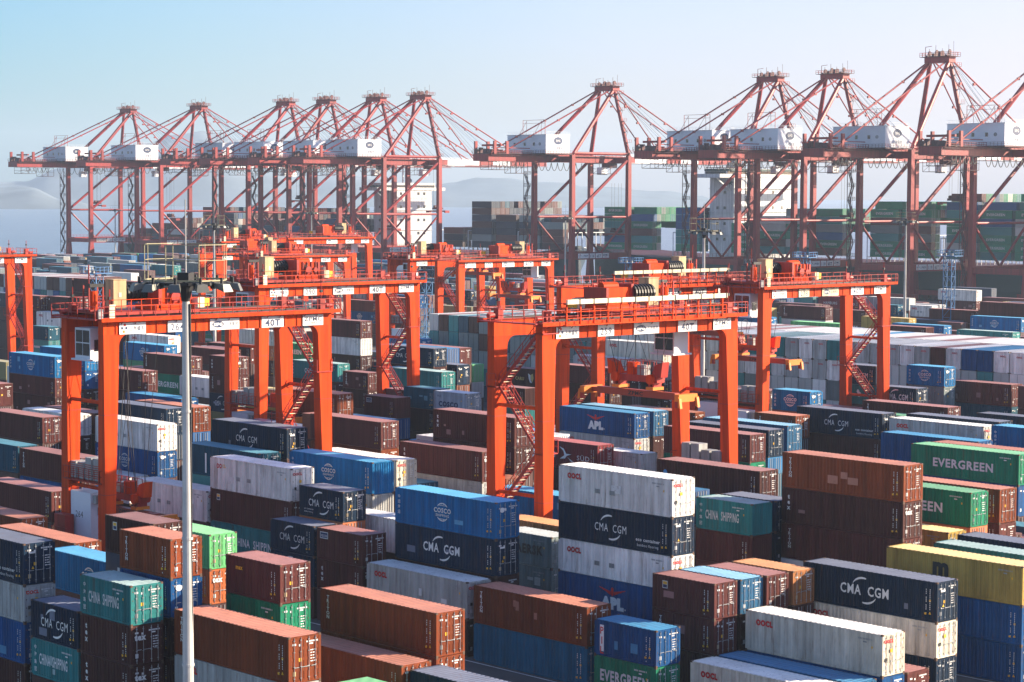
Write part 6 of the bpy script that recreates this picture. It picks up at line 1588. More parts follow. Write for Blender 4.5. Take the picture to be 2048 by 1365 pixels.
    q = MB(); q.box(.9, 2.2, ty+1.0, ty+2.3, z+.5, z+3.0, M_BEIGE); q.box(.85, 2.25, ty+.95, ty+2.35, z+3.0, z+3.06, M_BEIGE); q.box(2.2, 2.23, ty+1.5, ty+1.8, z+1.5, z+1.9, M_CREAM); q.build('control_cabinet', frame)
    q = MB(); q.box(1.4, 2.6, ty-1.6, ty-.2, z+.2, z+.5, M_ORD)
    for a in (ty-1.6, ty-.2):
        q.bar((2.4, a, z+.3), (2.4, a, z+2.6), .12, M_ORD); q.bar((1.5, a, z+.3), (1.5, a, z+2.6), .12, M_ORD)
    q.tube((2.0, ty-.95, z+.5), (2.0, ty-.95, z+2.1), .38, M_ORNG, 10); q.bar((2.4, ty-1.6, z+2.6), (2.4, ty-.2, z+2.6), .3, M_BLK); q.tube((1.9, ty-1.3, z+2.6), (1.9, ty-1.3, z+4.4), .05, M_ORD, 6)
    q.build('jib_winch', frame)
    q = MB(); q.box(2.4, 3.3, ty+9.0, ty+9.8, z+.4, z+1.3, M_SPRY if False else M_CREAM); q.box(2.5, 3.2, ty+9.9, ty+10.4, z+.5, z+1.2, M_YEL); q.build('motor', frame)
    q = MB(); q.box(3.5, 3.62, -11.9, -11.3, zt+.0, zt+1.2, M_CREAM); q.box(3.45, 3.6, -13.0, -12.5, zt, zt+.8, M_GREYS); q.build('lamp_box', g)
    # cab under the trolley
    c = MB(); a = ty-.9; c.box(-1.1, 1.4, a, a+1.9, zb-2.2, zb+.5, M_HOUSE); c.box(-1.3, 1.6, a-.3, a+2.2, zb-2.35, zb-2.2, M_HOUSE)
    cab = c.build('operator_cab', g)
    for x in (-.95, .2):
        for zz in (zb-1.9, zb-.75):
            for ya in (a-.02, a+1.88): c = MB(); c.box(x, x+1.05, ya, ya+.04, zz, zz+1.05, M_GLASS); c.build('window', cab)
    c = MB(); c.box(1.38, 1.43, a+.4, a+1.2, zb-1.5, zb-.5, M_GLASS); c.build('window', cab)
    # spreader along x
    sy = ty+3.6 if sptrolley is None else sptrolley; zs = spz
    s_ = MB(); s_.box(-4.9, 4.9, sy-.30, sy+.30, zs, zs+.62, M_SPRD); s_.box(-6.1, -3.0, sy-.22, sy+.22, zs+.08, zs+.5, M_SPRD); s_.box(3.0, 6.1, sy-.22, sy+.22, zs+.08, zs+.5, M_SPRD)
    sp = s_.build('spreader', g)
    if detail > 1:
        sh = Sheet(); sh.text('ZPMC', 0, zs+.14, .34, M_BLK, bold=.04, w=1.9); fl = -1 if flip else 1
        ob('lettering', sh.mesh('lettering', lambda u, v, k_: (fl*u, sy-fl*.305, v)), sp)
    for s in (-1, 1):
        q = MB(); q.box(*sorted((s*5.7, s*6.25)), sy-1.2, sy+1.2, zs-.05, zs+.62, M_SPRY)
        for yy in (-1.15, 1.15):
            q.box(*sorted((s*5.8, s*6.15)), sy+yy-.12, sy+yy+.12, zs-.55, zs, M_ORD); q.hexa([(s*6.2,sy+yy-.15,zs-.5),(s*6.5,sy+yy-.15,zs-.6),(s*6.5,sy+yy+.15,zs-.6),(s*6.2,sy+yy+.15,zs-.5),(s*6.2,sy+yy-.15,zs+.4),(s*6.35,sy+yy-.15,zs+.3),(s*6.35,sy+yy+.15,zs+.3),(s*6.2,sy+yy+.15,zs+.4)], M_SPRY)
        q.build('twistlock_beam', sp)
    hb = MB(); hb.box(-2.9, 2.9, sy-.5, sy+.5, zs+1.4, zs+2.0, M_ORD); [hb.box(a_, a_+.9, sy-.7, sy+.7, zs+.72, zs+1.0, M_SPRY) for a_ in (-2.6, 1.7)]; [hb.box(a_, a_+.2, sy-.5, sy+.5, zs+1.0, zs+1.4, M_ORD) for a_ in (-2.5, -2.0, 1.8, 2.3)]
    for s in (-1, 1):
        hb.hexa([(s*2.0,sy-.45,zs+1.9),(s*3.3,sy-.45,zs+1.9),(s*3.3,sy+.45,zs+1.9),(s*2.0,sy+.45,zs+1.9),(s*2.6,sy-.45,zs+3.0),(s*3.5,sy-.45,zs+3.3),(s*3.5,sy+.45,zs+3.3),(s*2.6,sy+.45,zs+3.0)], M_ORD if s < 0 else M_ORNG)
        hb.tube((s*2.2, sy-.8, zs+1.7), (s*2.2, sy+.8, zs+1.7), .45, M_ORNG, 12)
    hb.tube((.6, sy, zs+2.0), (.6, sy, zs+3.1), .6, M_ORNG, 12); hb.rail((-2.6, sy-.6, zs+2.0), (1.6, sy-.6, zs+2.0), M_ORD, 1.3, .8, .05); hb.rail((-2.6, sy+.6, zs+2.0), (1.6, sy+.6, zs+2.0), M_ORD, 1.3, .8, .05)
    hb.box(-1.2, -.3, sy-.4, sy+.4, zs+2.0, zs+2.9, M_GREYS)
    hb.build('head_block', g)
    rp = MB()
    for s in (-1, 1):
        for yy in (-1, 1):
            rp.bar((s*2.2, sy+yy*.4, zs+2.0), (s*.7, sy+yy*1.7, zt+.3), .04, M_BLK); rp.bar((s*2.2, sy+yy*.4, zs+2.0), (s*2.6, sy+yy*1.9, zt+.3), .04, M_BLK)
    rp.bar((.3, sy, zs+2.8), (.3, sy, zt+.3), .05, M_BLK)
    rp.build('hoist_rope', g)
    # festoon below the near girder
    # signs on both outer girder faces
    for s in (1, -1):
        z0, z1 = zb+.02, zt-.42
        lay = (('sd', -10.9, -8.2), (name_no, -5.9, -3.9), ('sipg', -1.4, 1.8), ('40T', 4.3, 6.8), ('zpmc', 9.0, 11.4))
        for kd, a, b in lay:
            if kd: sh = Sheet(); board(sh, kd, a, b, z0, z1, M_CREAM if name_no == '278' and kd in ('278', 'sipg') else None); sheet_x(sh, 'sign_board', s*3.57, g, flip=(s < 0))
    return g
RTG = [('264', -161.2, 100.5, 24.4, 0, -11.6, 6.5, 'orange gantry crane numbered 264 standing left, spreader lowered near the ground', 2, -8.0),
    ('259', -132.8, 125.9, 24.4, 1, -7.4, 17.0, 'orange gantry crane numbered 259 right of centre, pale tray along its near girder', 2, -2.8),
    ('290', -208.6, 151.4, 24.4, 0, -11.6, 8.0, 'orange gantry crane numbered 290 behind crane 264', 2, -8.0),
    ('', -182.6, 182.0, 24.2, 1, -8.8, 17.5, 'orange gantry crane directly behind crane 259', 2, -9.6),
    ('278', -171.5, 199.3, 24.2, 0, -11.6, 14.8, 'orange gantry crane with the weathered 278 board, on the right', 2, -9.6),
    ('257', -307.5, 269.5, 22.7, 1, -9.6, 15.0, 'orange gantry crane numbered 257 behind the grey end-on container wall', 1, -5.0),
    ('', -321.75, 269.5, 22.7, 0, -9.6, 19.0, 'orange gantry crane close behind crane 257', 1, 8.0),
    ('', -375.0, 272.0, 21.8, 0, -9.0, 15.0, 'hazy gantry crane behind crane 290, nearer of the two side by side', 1, 2.0),
    ('', -390.5, 272.0, 22.1, 1, -7.0, 15.0, 'hazy gantry crane behind crane 290, farther left of the two side by side', 1, 2.0),
    ('', -431.25, 302.0, 23.6, 0, -9.0, 15.0, 'far hazy gantry crane below the quay crane with 112 board', 1, 0.0),
    ('', -404.5, 302.0, 24.9, 1, -9.0, 15.0, 'far hazy gantry crane ending just left of crane 257', 1, 0.0),
    ('', -342.0, 173.6, 24.2, 0, -4.0, 9.0, 'gantry crane cut off by the left picture edge', 1, -4.0)]
for a in RTG: rtg(*a)
# ------------------------------------------------------------------ quay cranes
def qc_parts():
    P = {}
    def leg(x, y):
        mb = MB(); mb.taper((x-.9, x+.9, y-1.6, y+1.6, 2.6), (x-.85, x+.85, y-.95, y+.95, 11.0), M_QC); mb.taper((x-.85, x+.85, y-.95, y+.95, 11.0), (x-.75, x+.75, y-.85, y+.85, 50.0), M_QC); return mb.mesh('leg')
    P['legs'] = [leg(x, y) for x in (-10.3, 10.3) for y in (0, 30)]
    mb = MB()
    for x in (-10.3, 10.3): mb.box(x-.7, x+.7, .95, 29.05, 10.8, 13.2, M_QC); mb.rail((x-.8, 1, 13.2), (x-.8, 29, 13.2), M_QC, 1.1, 2, .07)
    for y in (0, 30): mb.box(-9.45, 9.45, y-.7, y+.7, 11.0, 12.9, M_QC)
    P['portal_beam'] = mb.mesh('portal_beam')
    mb = MB()
    for y in (0, 30):
        mb.box(-13.3, 13.3, y-.9, y+.9, 2.0, 3.6, M_QC)
        for i in range(8):
            x = -12+i*3.43; mb.tube((x, y-.25, .55), (x, y+.25, .55), .5, M_QCD, 10); mb.box(x-.9, x+.9, y-.4, y+.4, .9, 2.0, M_QCD)
    P['sill_beam'] = mb.mesh('sill_beam')
    P['braces'] = []
    for x in (-10.3, 10.3):
        for a_, b_, r_ in (((x, .7, 26.7), (x, 29.2, 26.7), .42), ((x, .7, 27.3), (x, 29.2, 48.3), .62), ((x, .7, 26.0), (x, 15, 13.0), .42), ((x, 29.3, 26.0), (x, 15, 13.0), .42)):
            mb = MB(); mb.tube(a_, b_, r_, M_QC, 8); P['braces'].append(mb.mesh('brace'))
    mb = MB()
    for y in (0, 30): mb.box(-10.3, 10.3, y-.8, y+.8, 47.2, 49.4, M_QC)
    for x in (-10.3, 10.3): mb.tube((x, .8, 50.6), (x, 29.2, 50.6), .55, M_QC, 8)
    P['top_frame'] = mb.mesh('top_frame')
    mb = MB()
    for x in (-3.6, 3.6):
        mb.box(x-.6, x+.6, -36, 33, 47.3, 49.9, M_QC); mb.box(x-1.5 if x < 0 else x+.6, x-.6 if x < 0 else x+1.5, -36, 33, 49.4, 49.5, M_QCD)
        xr = x-1.5 if x < 0 else x+1.5; mb.rail((xr, -36, 49.5), (xr, 33, 49.5), M_QC, 1.1, 2.2, .08)
    mb.box(-4.2, 4.2, -36.6, -35.6, 47.3, 49.9, M_QC)
    P['girder'] = mb.mesh('girder')
    mb = MB()
    for x in (-3.6, 3.6):
        for i, (a, b) in enumerate(((33, 40), (40, 58), (58, 66), (66, 76), (76, 98))):
            mb.box(x-.55, x+.55, a+.02, b-.02, 47.5, 49.7, M_HOUSE if i in (1, 3) else M_QC)
        mb.box(x-1.4 if x < 0 else x+.55, x-.55 if x < 0 else x+1.4, 33, 98, 47.2, 47.3, M_QCD); mb.rail((x-1.4 if x < 0 else x+1.4, 33, 49.6), (x-1.4 if x < 0 else x+1.4, 98, 49.6), M_HOUSE, 1.0, 3, .07)
    for y in (45, 60, 75, 97): mb.box(-3.6, 3.6, y-.4, y+.4, 47.8, 49.2, M_QC)
    P['boom'] = mb.mesh('boom')
    mb = MB()
    for x in (-1, 1): mb.tube((x*10.3, 30, 50), (x*3.9, 28.4, 75.5), .85, M_QC, 8, .7); mb.tube((x*3.9, 28.2, 75.5), (x*10.0, .6, 50), .75, M_QC, 8)
    mb.box(-5, 5, 26.6, 30.2, 75.0, 76.6, M_QC)
    P['mast_frame'] = mb.mesh('mast_frame')
    mb = MB(); mb.box(-6.2, 6.2, 25.6, 31.2, 76.6, 76.75, M_QCD); rn = random.Random(5)
    for s in (-6.2, 6.2): mb.rail((s, 25.6, 76.75), (s, 31.2, 76.75), M_QC, 1.1, 1.2, .09)
    for s in (25.6, 31.2): mb.rail((-6.2, s, 76.75), (6.2, s, 76.75), M_QC, 1.1, 1.2, .09)
    for i in range(4): x = -4.2+i*2.6; mb.tube((x-.2, 28.4+.4*(i%2), 77.7+.3*(i%2)), (x+.2, 28.4+.4*(i%2), 77.7+.3*(i%2)), .75, M_QCD, 12); mb.box(x-.7, x+.2, 27.0, 29.2, 76.75, 77.2+.5*(i%3), M_QCD); mb.bar((x+.9, 27, 76.8), (x+.9, 27, 79+(i%2)), .10, M_QCD)
    mb.bar((-5.6, 28, 76.8), (-5.6, 28, 79.6), .15, M_QCD); mb.bar((-5.6, 28, 79.6), (-3, 28, 79.8), .12, M_QC); mb.bar((5, 29, 76.8), (5, 29, 81), .08, M_QCD)
    mb.box(4.2, 7.6, 26.4, 29.8, 73.6, 73.75, M_QCD); mb.rail((7.6, 26.4, 73.75), (7.6, 29.8, 73.75), M_QC, 1.1, 1.1, .09)
    P['apex_platform'] = mb.mesh('apex_platform')
    mb = MB()
    for x in (-3.7, 3.7):
        mb.tube((x, 27.6, 75.6), (x, -30, 50.2), .26, M_QC, 6); mb.tube((x, 29.6, 75.4), (x, 55, 50.2), .22, M_QC, 6); mb.tube((x, 29.8, 75.8), (x, 86, 50.2), .26, M_QC, 6)
        for t in (.25, .5, .75):
            for y1_ in (55, 86, -30): p = Vector((x, 28, 75.6)).lerp(Vector((x, y1_, 50.2)), t); mb.box(p.x-.3, p.x+.3, p.y-.5, p.y+.5, p.z-.35, p.z+.35, M_QC)
        for dy in (0, 3): mb.bar((x*.5, 29.8, 77.5), (x*.5, 70+dy*2, 50.4), .09, M_LBST); mb.bar((x*.3, 29.8, 77.5), (x*.3, 62+dy*3, 50.4), .07, M_BLK)
    P['stay'] = mb.mesh('stay')
    mb = MB()
    for i in range(9):
        z = 6+i*4.6; a, b = (-13.4, -11.6)
        mb.box(-11.4-1.6, -11.3, -3.0, -1.0, z-.08, z, M_QCD)
        y0_, y1_ = (-3.0, -1.0) if i % 2 == 0 else (-1.0, -3.0)
        if i < 8:
            mb.bar((-12.6, y0_, z), (-12.6, y1_, z+4.6), .16, M_QCD, .35); mb.bar((-11.9, y0_, z), (-11.9, y1_, z+4.6), .16, M_QCD, .35); mb.bar((-12.6, y0_, z+1), (-12.6, y1_, z+5.6), .07, M_QCD)
        mb.rail((-13, -3.1, z), (-11.4, -3.1, z), M_QCD, 1.1, .6, .12); mb.rail((-13, -1, z), (-11.4, -1, z), M_QCD, 1.1, .6, .12)
    for yy in (-1.0, -3.0): mb.bar((-13, yy, 3), (-13, yy, 47), .18, M_QCD)
    P['stairs'] = mb.mesh('stairs')
    mb = MB()
    for i in range(6):
        t = i/6; x = 10.3-6.4*t; y = 30-1.6*t; z = 51+24.5*t
        mb.box(x+.6, x+2.0, y-1.2, y+.8, z-.06, z, M_QCD); mb.rail((x+2.0, y-1.2, z), (x+2.0, y+.8, z), M_QC, 1.1, 1, .07)
        if i < 5: mb.bar((x+1.6, y-2.4 if i % 2 else y, z), (x+.5, y if i % 2 else y-2.4, z+4.0), .09, M_QCD, .22)
    P['mast_ladder'] = mb.mesh('mast_ladder')
    mb = MB(); mb.box(-10.5, 10.5, -13.8, -1.6, 50.4, 57.2, M_HOUSE); mb.box(-10.7, 10.7, -14.0, -1.4, 57.2, 57.35, M_HOUSE)
    mb.box(-11.2, 11.2, -14.6, -.8, 50.0, 50.4, M_QCD); mb.rail((-11.2, -14.6, 50.4), (11.2, -14.6, 50.4), M_QCD, 1.1, 1.3, .07); mb.rail((11.2, -14.6, 50.4), (11.2, -.8, 50.4), M_QC, 1.1, 1.3, .07)
    mb.rail((-10.5, -13.8, 57.35), (10.5, -13.8, 57.35), M_HOUSE, 1.0, 1.5, .05); mb.rail((10.5, -13.8, 57.35), (10.5, -1.6, 57.35), M_HOUSE, 1.0, 1.5, .05)
    P['machinery_house'] = mb.mesh('machinery_house')
    mb = MB(); mb.box(0, 1.0, -13.86, -13.8, 53.2, 54.4, M_GLASS); P['window'] = mb.mesh('window')
    mb = MB(); mb.tube((7.2, -13.9, 53.8), (7.2, -13.2, 53.8), .6, M_GREYS, 12); P['vent'] = mb.mesh('vent')
    sh = Sheet(); sh.ell(-7.6, 55.0, 2.2, 1.4, M_NAVY, 24); sh.text('SIPG', -7.6, 54.6, .8, M_WHITE, bold=.01, w=2.1); sh.text('上港集团', -7.6, 51.7, 1.1, M_NAVY, w=4.6)
    P['lettering'] = sh.mesh('lettering', lambda u, v, k: (10.52+.01*k, u, v))
    mb = MB()
    for x in (-4, 4):
        for (a, b) in ((-12, -8),): mb.bar((x-2, a, 57.3), (x, -10, 62.5), .12, M_QC); mb.bar((x+2, a, 57.3), (x, -10, 62.5), .12, M_QC)
    for x in (-6, 6): mb.bar((x, -10, 57.3), (x, -10, 62.8), .13, M_QC)
    mb.bar((-6, -10, 62.8), (6, -10, 62.8), .13, M_QC); mb.bar((-6, -10, 61.6), (6, -10, 61.6), .10, M_QC)
    P['stay_support'] = mb.mesh('stay_support')
    mb = MB(); rn = random.Random(9)
    for x in (-5.2, 5.2):
        mb.box(x-.35, x+.35, -35, -33.8, 49.9, 54.6, M_QC); mb.box(x-.35, x+.35, -29, -27.8, 49.9, 54.6, M_QC)
    mb.box(-5.2, 5.2, -31.5, -30.7, 52.8, 53.5, M_QC); mb.box(-5.5, 5.5, -35, -21, 50.0, 50.2, M_QCD); mb.rail((5.5, -36, 50.1), (5.5, -16, 50.1), M_QC, 1.2, 1.2, .09); mb.rail((-5.5, -36, 50.1), (-5.5, -16, 50.1), M_QCD, 1.2, 1.2, .09)
    mb.box(4.0, 4.3, -35, -16, 52.0, 52.3, M_QC)
    for i in range(12): mb.box(rn.uniform(-5, 4), 0, 0, 0, 0, 0, M_QCD) if False else mb.box(*(lambda a: (a, a+rn.uniform(.8, 2)))(rn.uniform(-5, 3.4)), *(lambda a: (a, a+rn.uniform(.8, 2)))(rn.uniform(-36, -22)), 50.2, 50.2+rn.uniform(.6, 2.2), M_QCD)
    P['tail_machinery'] = mb.mesh('tail_machinery')
    mb = MB()      # hanging cages, trolley and cable loops under the girder
    for (a, b, z0, z1) in ((-34, -26, 44.2, 47.2), (-22, -16, 43.0, 47.0), (24, 31, 43.2, 47.0)):
        for x in (-3, 3):
            for y in (a, (a+b)/2, b): mb.bar((x, y, z0), (x, y, z1), .12, M_QCD)
            for z in (z0, (z0+z1)/2, z1): mb.bar((x, a, z), (x, b, z), .12, M_QCD)
            mb.bar((x, a, z0), (x, b, z1), .08, M_QCD)
        for y in (a, b): mb.bar((-3, y, z0), (3, y, z0), .12, M_QCD)
        mb.box(-3, 3, a, b, z0-.1, z0, M_QCD)
    for j in range(14):
        y0_ = -32+j*2.1 if j < 6 else -15+(j-6)*3.2; w_ = 2.1 if j < 6 else 3.2; dp = 2.2 if j < 6 else 3.0; pr_ = None
        for i in range(9):
            t = i/8; p = (4.6, y0_+w_*t, 47.0-dp*math.sin(math.pi*t)**.7 if 0 < t < 1 else 47.0)
            if pr_: mb.bar(pr_, p, .16, M_BLK)
            pr_ = p
    P['festoon'] = mb.mesh('festoon')
    mb = MB(); mb.box(-2.2, 2.2, 8, 12, 45.5, 47.2, M_QCD); mb.box(-1.3, 1.3, 4.5, 7.5, 42.8, 45.6, M_HOUSE)
    P['operator_cab'] = mb.mesh('operator_cab')
    mb = MB(); mb.box(-6, 6, 9.4, 10.6, 25.6, 26.2, M_QC); mb.box(-2.4, 2.4, 9, 11, 26.6, 27.4, M_QCD); mb.tube((-1.6, 10, 28), (-1.6, 10.01, 28.0), .1, M_QCD)
    for s in (-1, 1): mb.box(s*6-.3, s*6+.3, 8.8, 11.2, 25.2, 26.2, M_QC); mb.tube((s*1.6, 9.3, 27.8), (s*1.6, 10.7, 27.8), .6, M_QCD, 10)
    for s in (-1, 1):
        for y in (9.2, 10.8): mb.bar((s*1.8, y, 27.6), (s*1.8, y, 45.6), .06, M_BLK)
    P['spreader'] = mb.mesh('spreader')
    return P
QP = qc_parts()
QCX = [(-926.9,'110',1.0),(-865.4,'111',1.0),(-796.2,'112',1.0),(-766.3,'113',1.0),(-731.1,'114',1.0),(-701.4,'115',1.0),(-590.5,'116',1.0),(-508.4,'117',1.02),(-479.2,'118',1.02),(-435.0,'119',1.16),(-390.4,'120',1.13)]
for n_, (x, no, ms) in enumerate(QCX):
    lb = 'quay crane with portal board %s, %s' % (no, ['farthest left of all','second from the left','third from the left','fourth from the left, behind crane 290','fifth from the left, before the white bridge','sixth from the left, beside the white ship bridge','standing alone in the middle','first of the right hand group','second of the right hand group','tallest one near the right edge','cut off by the right edge'][n_])
    g = root('quay_crane', (x, 564.5, 0), 0, lb, 'quay crane', 'ship to shore cranes along the quay')
    for me in QP['legs']: ob('leg', me, g)
    for me in QP['braces']: ob('brace', me, g)
    for k, me in QP.items():
        if k in ('legs', 'braces'): continue
        nm = k
        if k in ('window', 'lettering', 'vent'): continue
        o = ob(nm, me, g)
        if k in ('mast_frame', 'apex_platform', 'stay', 'mast_ladder') and ms != 1.0:
            o.scale = (1, 1, 1+(ms-1)*76/26*1.0*.36); o.location = (0, 0, -50*((1+(ms-1)*76/26*.36)-1))
        if k == 'machinery_house': [ob('window', QP['window'], o, (wx, 0, 0)) for wx in (-7, -1.5, 3.5)]; ob('vent', QP['vent'], o); ob('lettering', QP['lettering'], o)
        if k == 'spreader': o.location = (0, 0, [3, -3, -8, 6, -6, 2, -6, -5, 1, 7, -4][n_]); o.location.y = [0, 2, 30, 4, 26, 28, 24, 30, 26, 28, 20][n_]
        if k == 'operator_cab': o.location.y = [0, 2, 30, 4, 26, 28, 24, 30, 26, 28, 20][n_]-4
    for kd, a, b in (('sd', 2.6, 8.2), (no, 8.6, 11.6), ('65T', 11.9, 15.2), ('zpmc', 15.5, 19.0)): sh = Sheet(); board(sh, kd, a, b, 11.3, 13.1); sheet_x(sh, 'sign_board', 11.02, g)
# ------------------------------------------------------------------ ships
def hull(name, x0, x1, y0, y1, ztop, mcol, label, bow=-1, white=None):
    g = root(name, ((x0+x1)/2, (y0+y1)/2, -4), 0, label, 'ship', 'container ships at the quay'); xm, ym = (x0+x1)/2, (y0+y1)/2
    mb = MB(); n = 12; secs = []
    for i in range(n+1):
        t = i/n; x = x0+(x1-x0)*t
        k = min(1, (t if bow < 0 else 1-t)*6+.03) if bow else 1; k = math.sin(k*math.pi/2)
        kb = max(.02, min(1, (t if bow < 0 else 1-t)*4.2-.12)) if bow else 1; kb = math.sin(min(1, kb)*math.pi/2)
        sheer = (1-k)*4
        a, b, c = (y1-y0)/2*k, (y1-y0)/2*kb, (y1-y0)/2*kb*.92
        secs.append([(x-xm, -a, ztop+sheer+4), (x-xm, -b, 8), (x-xm, -c, -1), (x-xm, c, -1), (x-xm, b, 8), (x-xm, a, ztop+sheer+4)])
    for s, t in zip(secs, secs[1:]):
        for j in range(5): mb.poly([s[j+1], t[j+1], t[j], s[j]], mcol)
        mb.poly([s[0], t[0], t[5], s[5]], M_QCD)
    mb.poly(secs[0][::-1], mcol); mb.poly(secs[-1], mcol)
    mb.build('hull', g)
    return g, xm, ym
M_HG = mat('hull_green', (.008, .040, .038), .5); M_HB = mat('hull_navy', (.012, .03, .05), .5); M_HT = mat('hull_teal', (.014, .05, .06), .5)
def supers(g, xm, ym, x0, x1, y0, y1, z0, z1, band=False):
    h = MB(); X0, X1, Y0, Y1 = x0-xm, x1-xm, y0-ym, y1-ym; Z = 4
    h.box(X0, X1, Y0+5, Y1-5, z0+Z, z1+Z-3.2, M_SUPER)
    n = int((z1-z0-3)/2.9)
    for i in range(0, n, 3): h.box(X0-.3, X1+.5, Y0+4.6, Y1-4.6, z0+Z+i*2.9, z0+Z+i*2.9+.15, M_SUPER)
    h.box(X0, X1-1, Y0+2, Y1-2, z1+Z-3.2, z1+Z, M_SUPER); h.box(X0-.4, X1, Y0-3, Y1+3, z1+Z-3.4, z1+Z-3.2, M_SUPER); h.box(X0-.4, X1, Y0-3, Y0-2.8, z1+Z-3.2, z1+Z-2.0, M_SUPER); h.box(X1, X1+.1, Y0-3, Y1+3, z1+Z-3.2, z1+Z-2.0, M_SUPER)
    h.bar((X1-2, Y0-2.8, z1+Z-3.4), (X1-2, Y0+5, z1+Z-8), .5, M_SUPER); h.rail((X0, Y0+2, z1+Z), (X1, Y0+2, z1+Z), M_SUPER, 1.1, 1.5, .08)
    if band: h.box(X0-.1, X1+.1, Y0+1.9, Y1-1.9, z1+Z-.9, z1+Z-.1, M_HG)
    s = h.build('superstructure', g)
    def win(*a): w = MB(); w.box(*a, M_GLASS); w.build('window', s)
    for i in range(2, n, 2):
        for j in (1, 3): x = X0+1.5+j*(X1-X0-3)/5; win(x, x+1.2, Y0+4.93, Y0+5.0, z0+Z+i*2.9+1.0, z0+Z+i*2.9+2.1)
        for j in (1, 4, 5): y = Y0+6.5+j*(Y1-Y0-13)/6; win(X1, X1+.07, y, y+1.2, z0+Z+i*2.9+1.0, z0+Z+i*2.9+2.2)
    win(X1-1.0, X1-.93, Y0+2.5, Y1-2.5, z1+Z-2.2, z1+Z-1.0); win(X0+.5, X1-1.5, Y0+1.93, Y0+2.0, z1+Z-2.2, z1+Z-1.0)
    m_ = MB(); xc, yc = (X0+X1)/2, (Y0+Y1)/2
    m_.bar((xc, yc, z1+Z), (xc, yc, z1+Z+9), .5, M_SUPER); m_.bar((xc, yc-3, z1+Z+5), (xc, yc+3, z1+Z+5), .3, M_SUPER); m_.bar((xc-1.6, yc-2, z1+Z+7), (xc+1.6, yc-2, z1+Z+7), .3, M_SUPER)
    bm = None
    for (dx, dy, r) in ((-3, -8, 1.3), (2, -11, 1.6), (-4, 8, 1.2)):
        for a in range(5): m_.tube((X0+5+dx, yc+dy, z1+Z+r*(a*.4)), (X0+5+dx, yc+dy, z1+Z+r*(a*.4+.4)), r*math.sqrt(max(0.02, 1-(a*.4-.8)**2)), M_HG if a < 0 else M_GREYS, 10, r*math.sqrt(max(.02, 1-(a*.4-.4)**2)))
    m_.build('radar_mast', s)
    f_ = MB(); f_.box(X0-9, X0-4, yc-4, yc+4, z0+Z, z1+Z-6, M_SUPER); f_.box(X0-8.5, X0-4.5, yc-3.5, yc+3.5, z1+Z-6, z1+Z-1, M_HG if band else M_NAVY); f_.build('funnel', g)
def lash(g, xm, ym, xs, y0, y1, z0, z1):
    for x in xs:
        m_ = MB()
        for y in range(int((y1-y0)/2.6)+1): m_.bar((x-xm, y0-ym+y*2.6, z0+4), (x-xm, y0-ym+y*2.6, z1+4), .22, M_HOUSE if y % 3 == 0 else M_GREYS)
        for z in (z0+3, z1): m_.bar((x-xm, y0-ym, z+4), (x-xm, y1-ym, z+4), .3, M_HOUSE)
        m_.build('lashing_bridge', g)
g, xm, ym = hull('container_ship', -625, -300, 598, 646, 11.5, M_HG, 'dark green hulled ship with green containers behind the right hand cranes', -1)
supers(g, xm, ym, -546, -534, 598, 641, 11.5, 45, True); lash(g, xm, ym, (-561, -529.5, -469, -438, -394, -350), 599.2, 645, 11, 21)
sh = Sheet(); sh.text('✹', 0, 0, 1, M_HG) if False else None
for i in range(8): a = math.pi*i/4; sh.it.append(([(math.cos(a)*2.0, math.sin(a)*2.0), (math.cos(a+.35)*.7, math.sin(a+.35)*.7), (math.cos(a-.35)*.7, math.sin(a-.35)*.7)], [(0, 2, 1)], M_HG))
sh.ell(0, 0, .75, .75, M_HG, 12)
ob('funnel_emblem', sh.mesh('funnel_emblem', lambda u, v, k: (-536-xm+u, 602.9-ym-.01*k, 40+4+v*1.0)), g)
g, xm, ym = hull('container_ship', -760, -632, 598, 641, 10.5, M_HB, 'dark hulled ship with a tall white bridge, middle of the quay', 1)
supers(g, xm, ym, -745, -733, 598, 631, 10.5, 40); lash(g, xm, ym, (-698, -678, -647.3, -618), 599.2, 640, 10, 20)
g, xm, ym = hull('container_ship', -972, -772, 598, 641, 9.5, M_HT, 'dark teal hulled ship bow on the left part of the quay', -1)
lash(g, xm, ym, (-777, -807.5, -842, -874.5, -902), 599.2, 640, 9, 17)
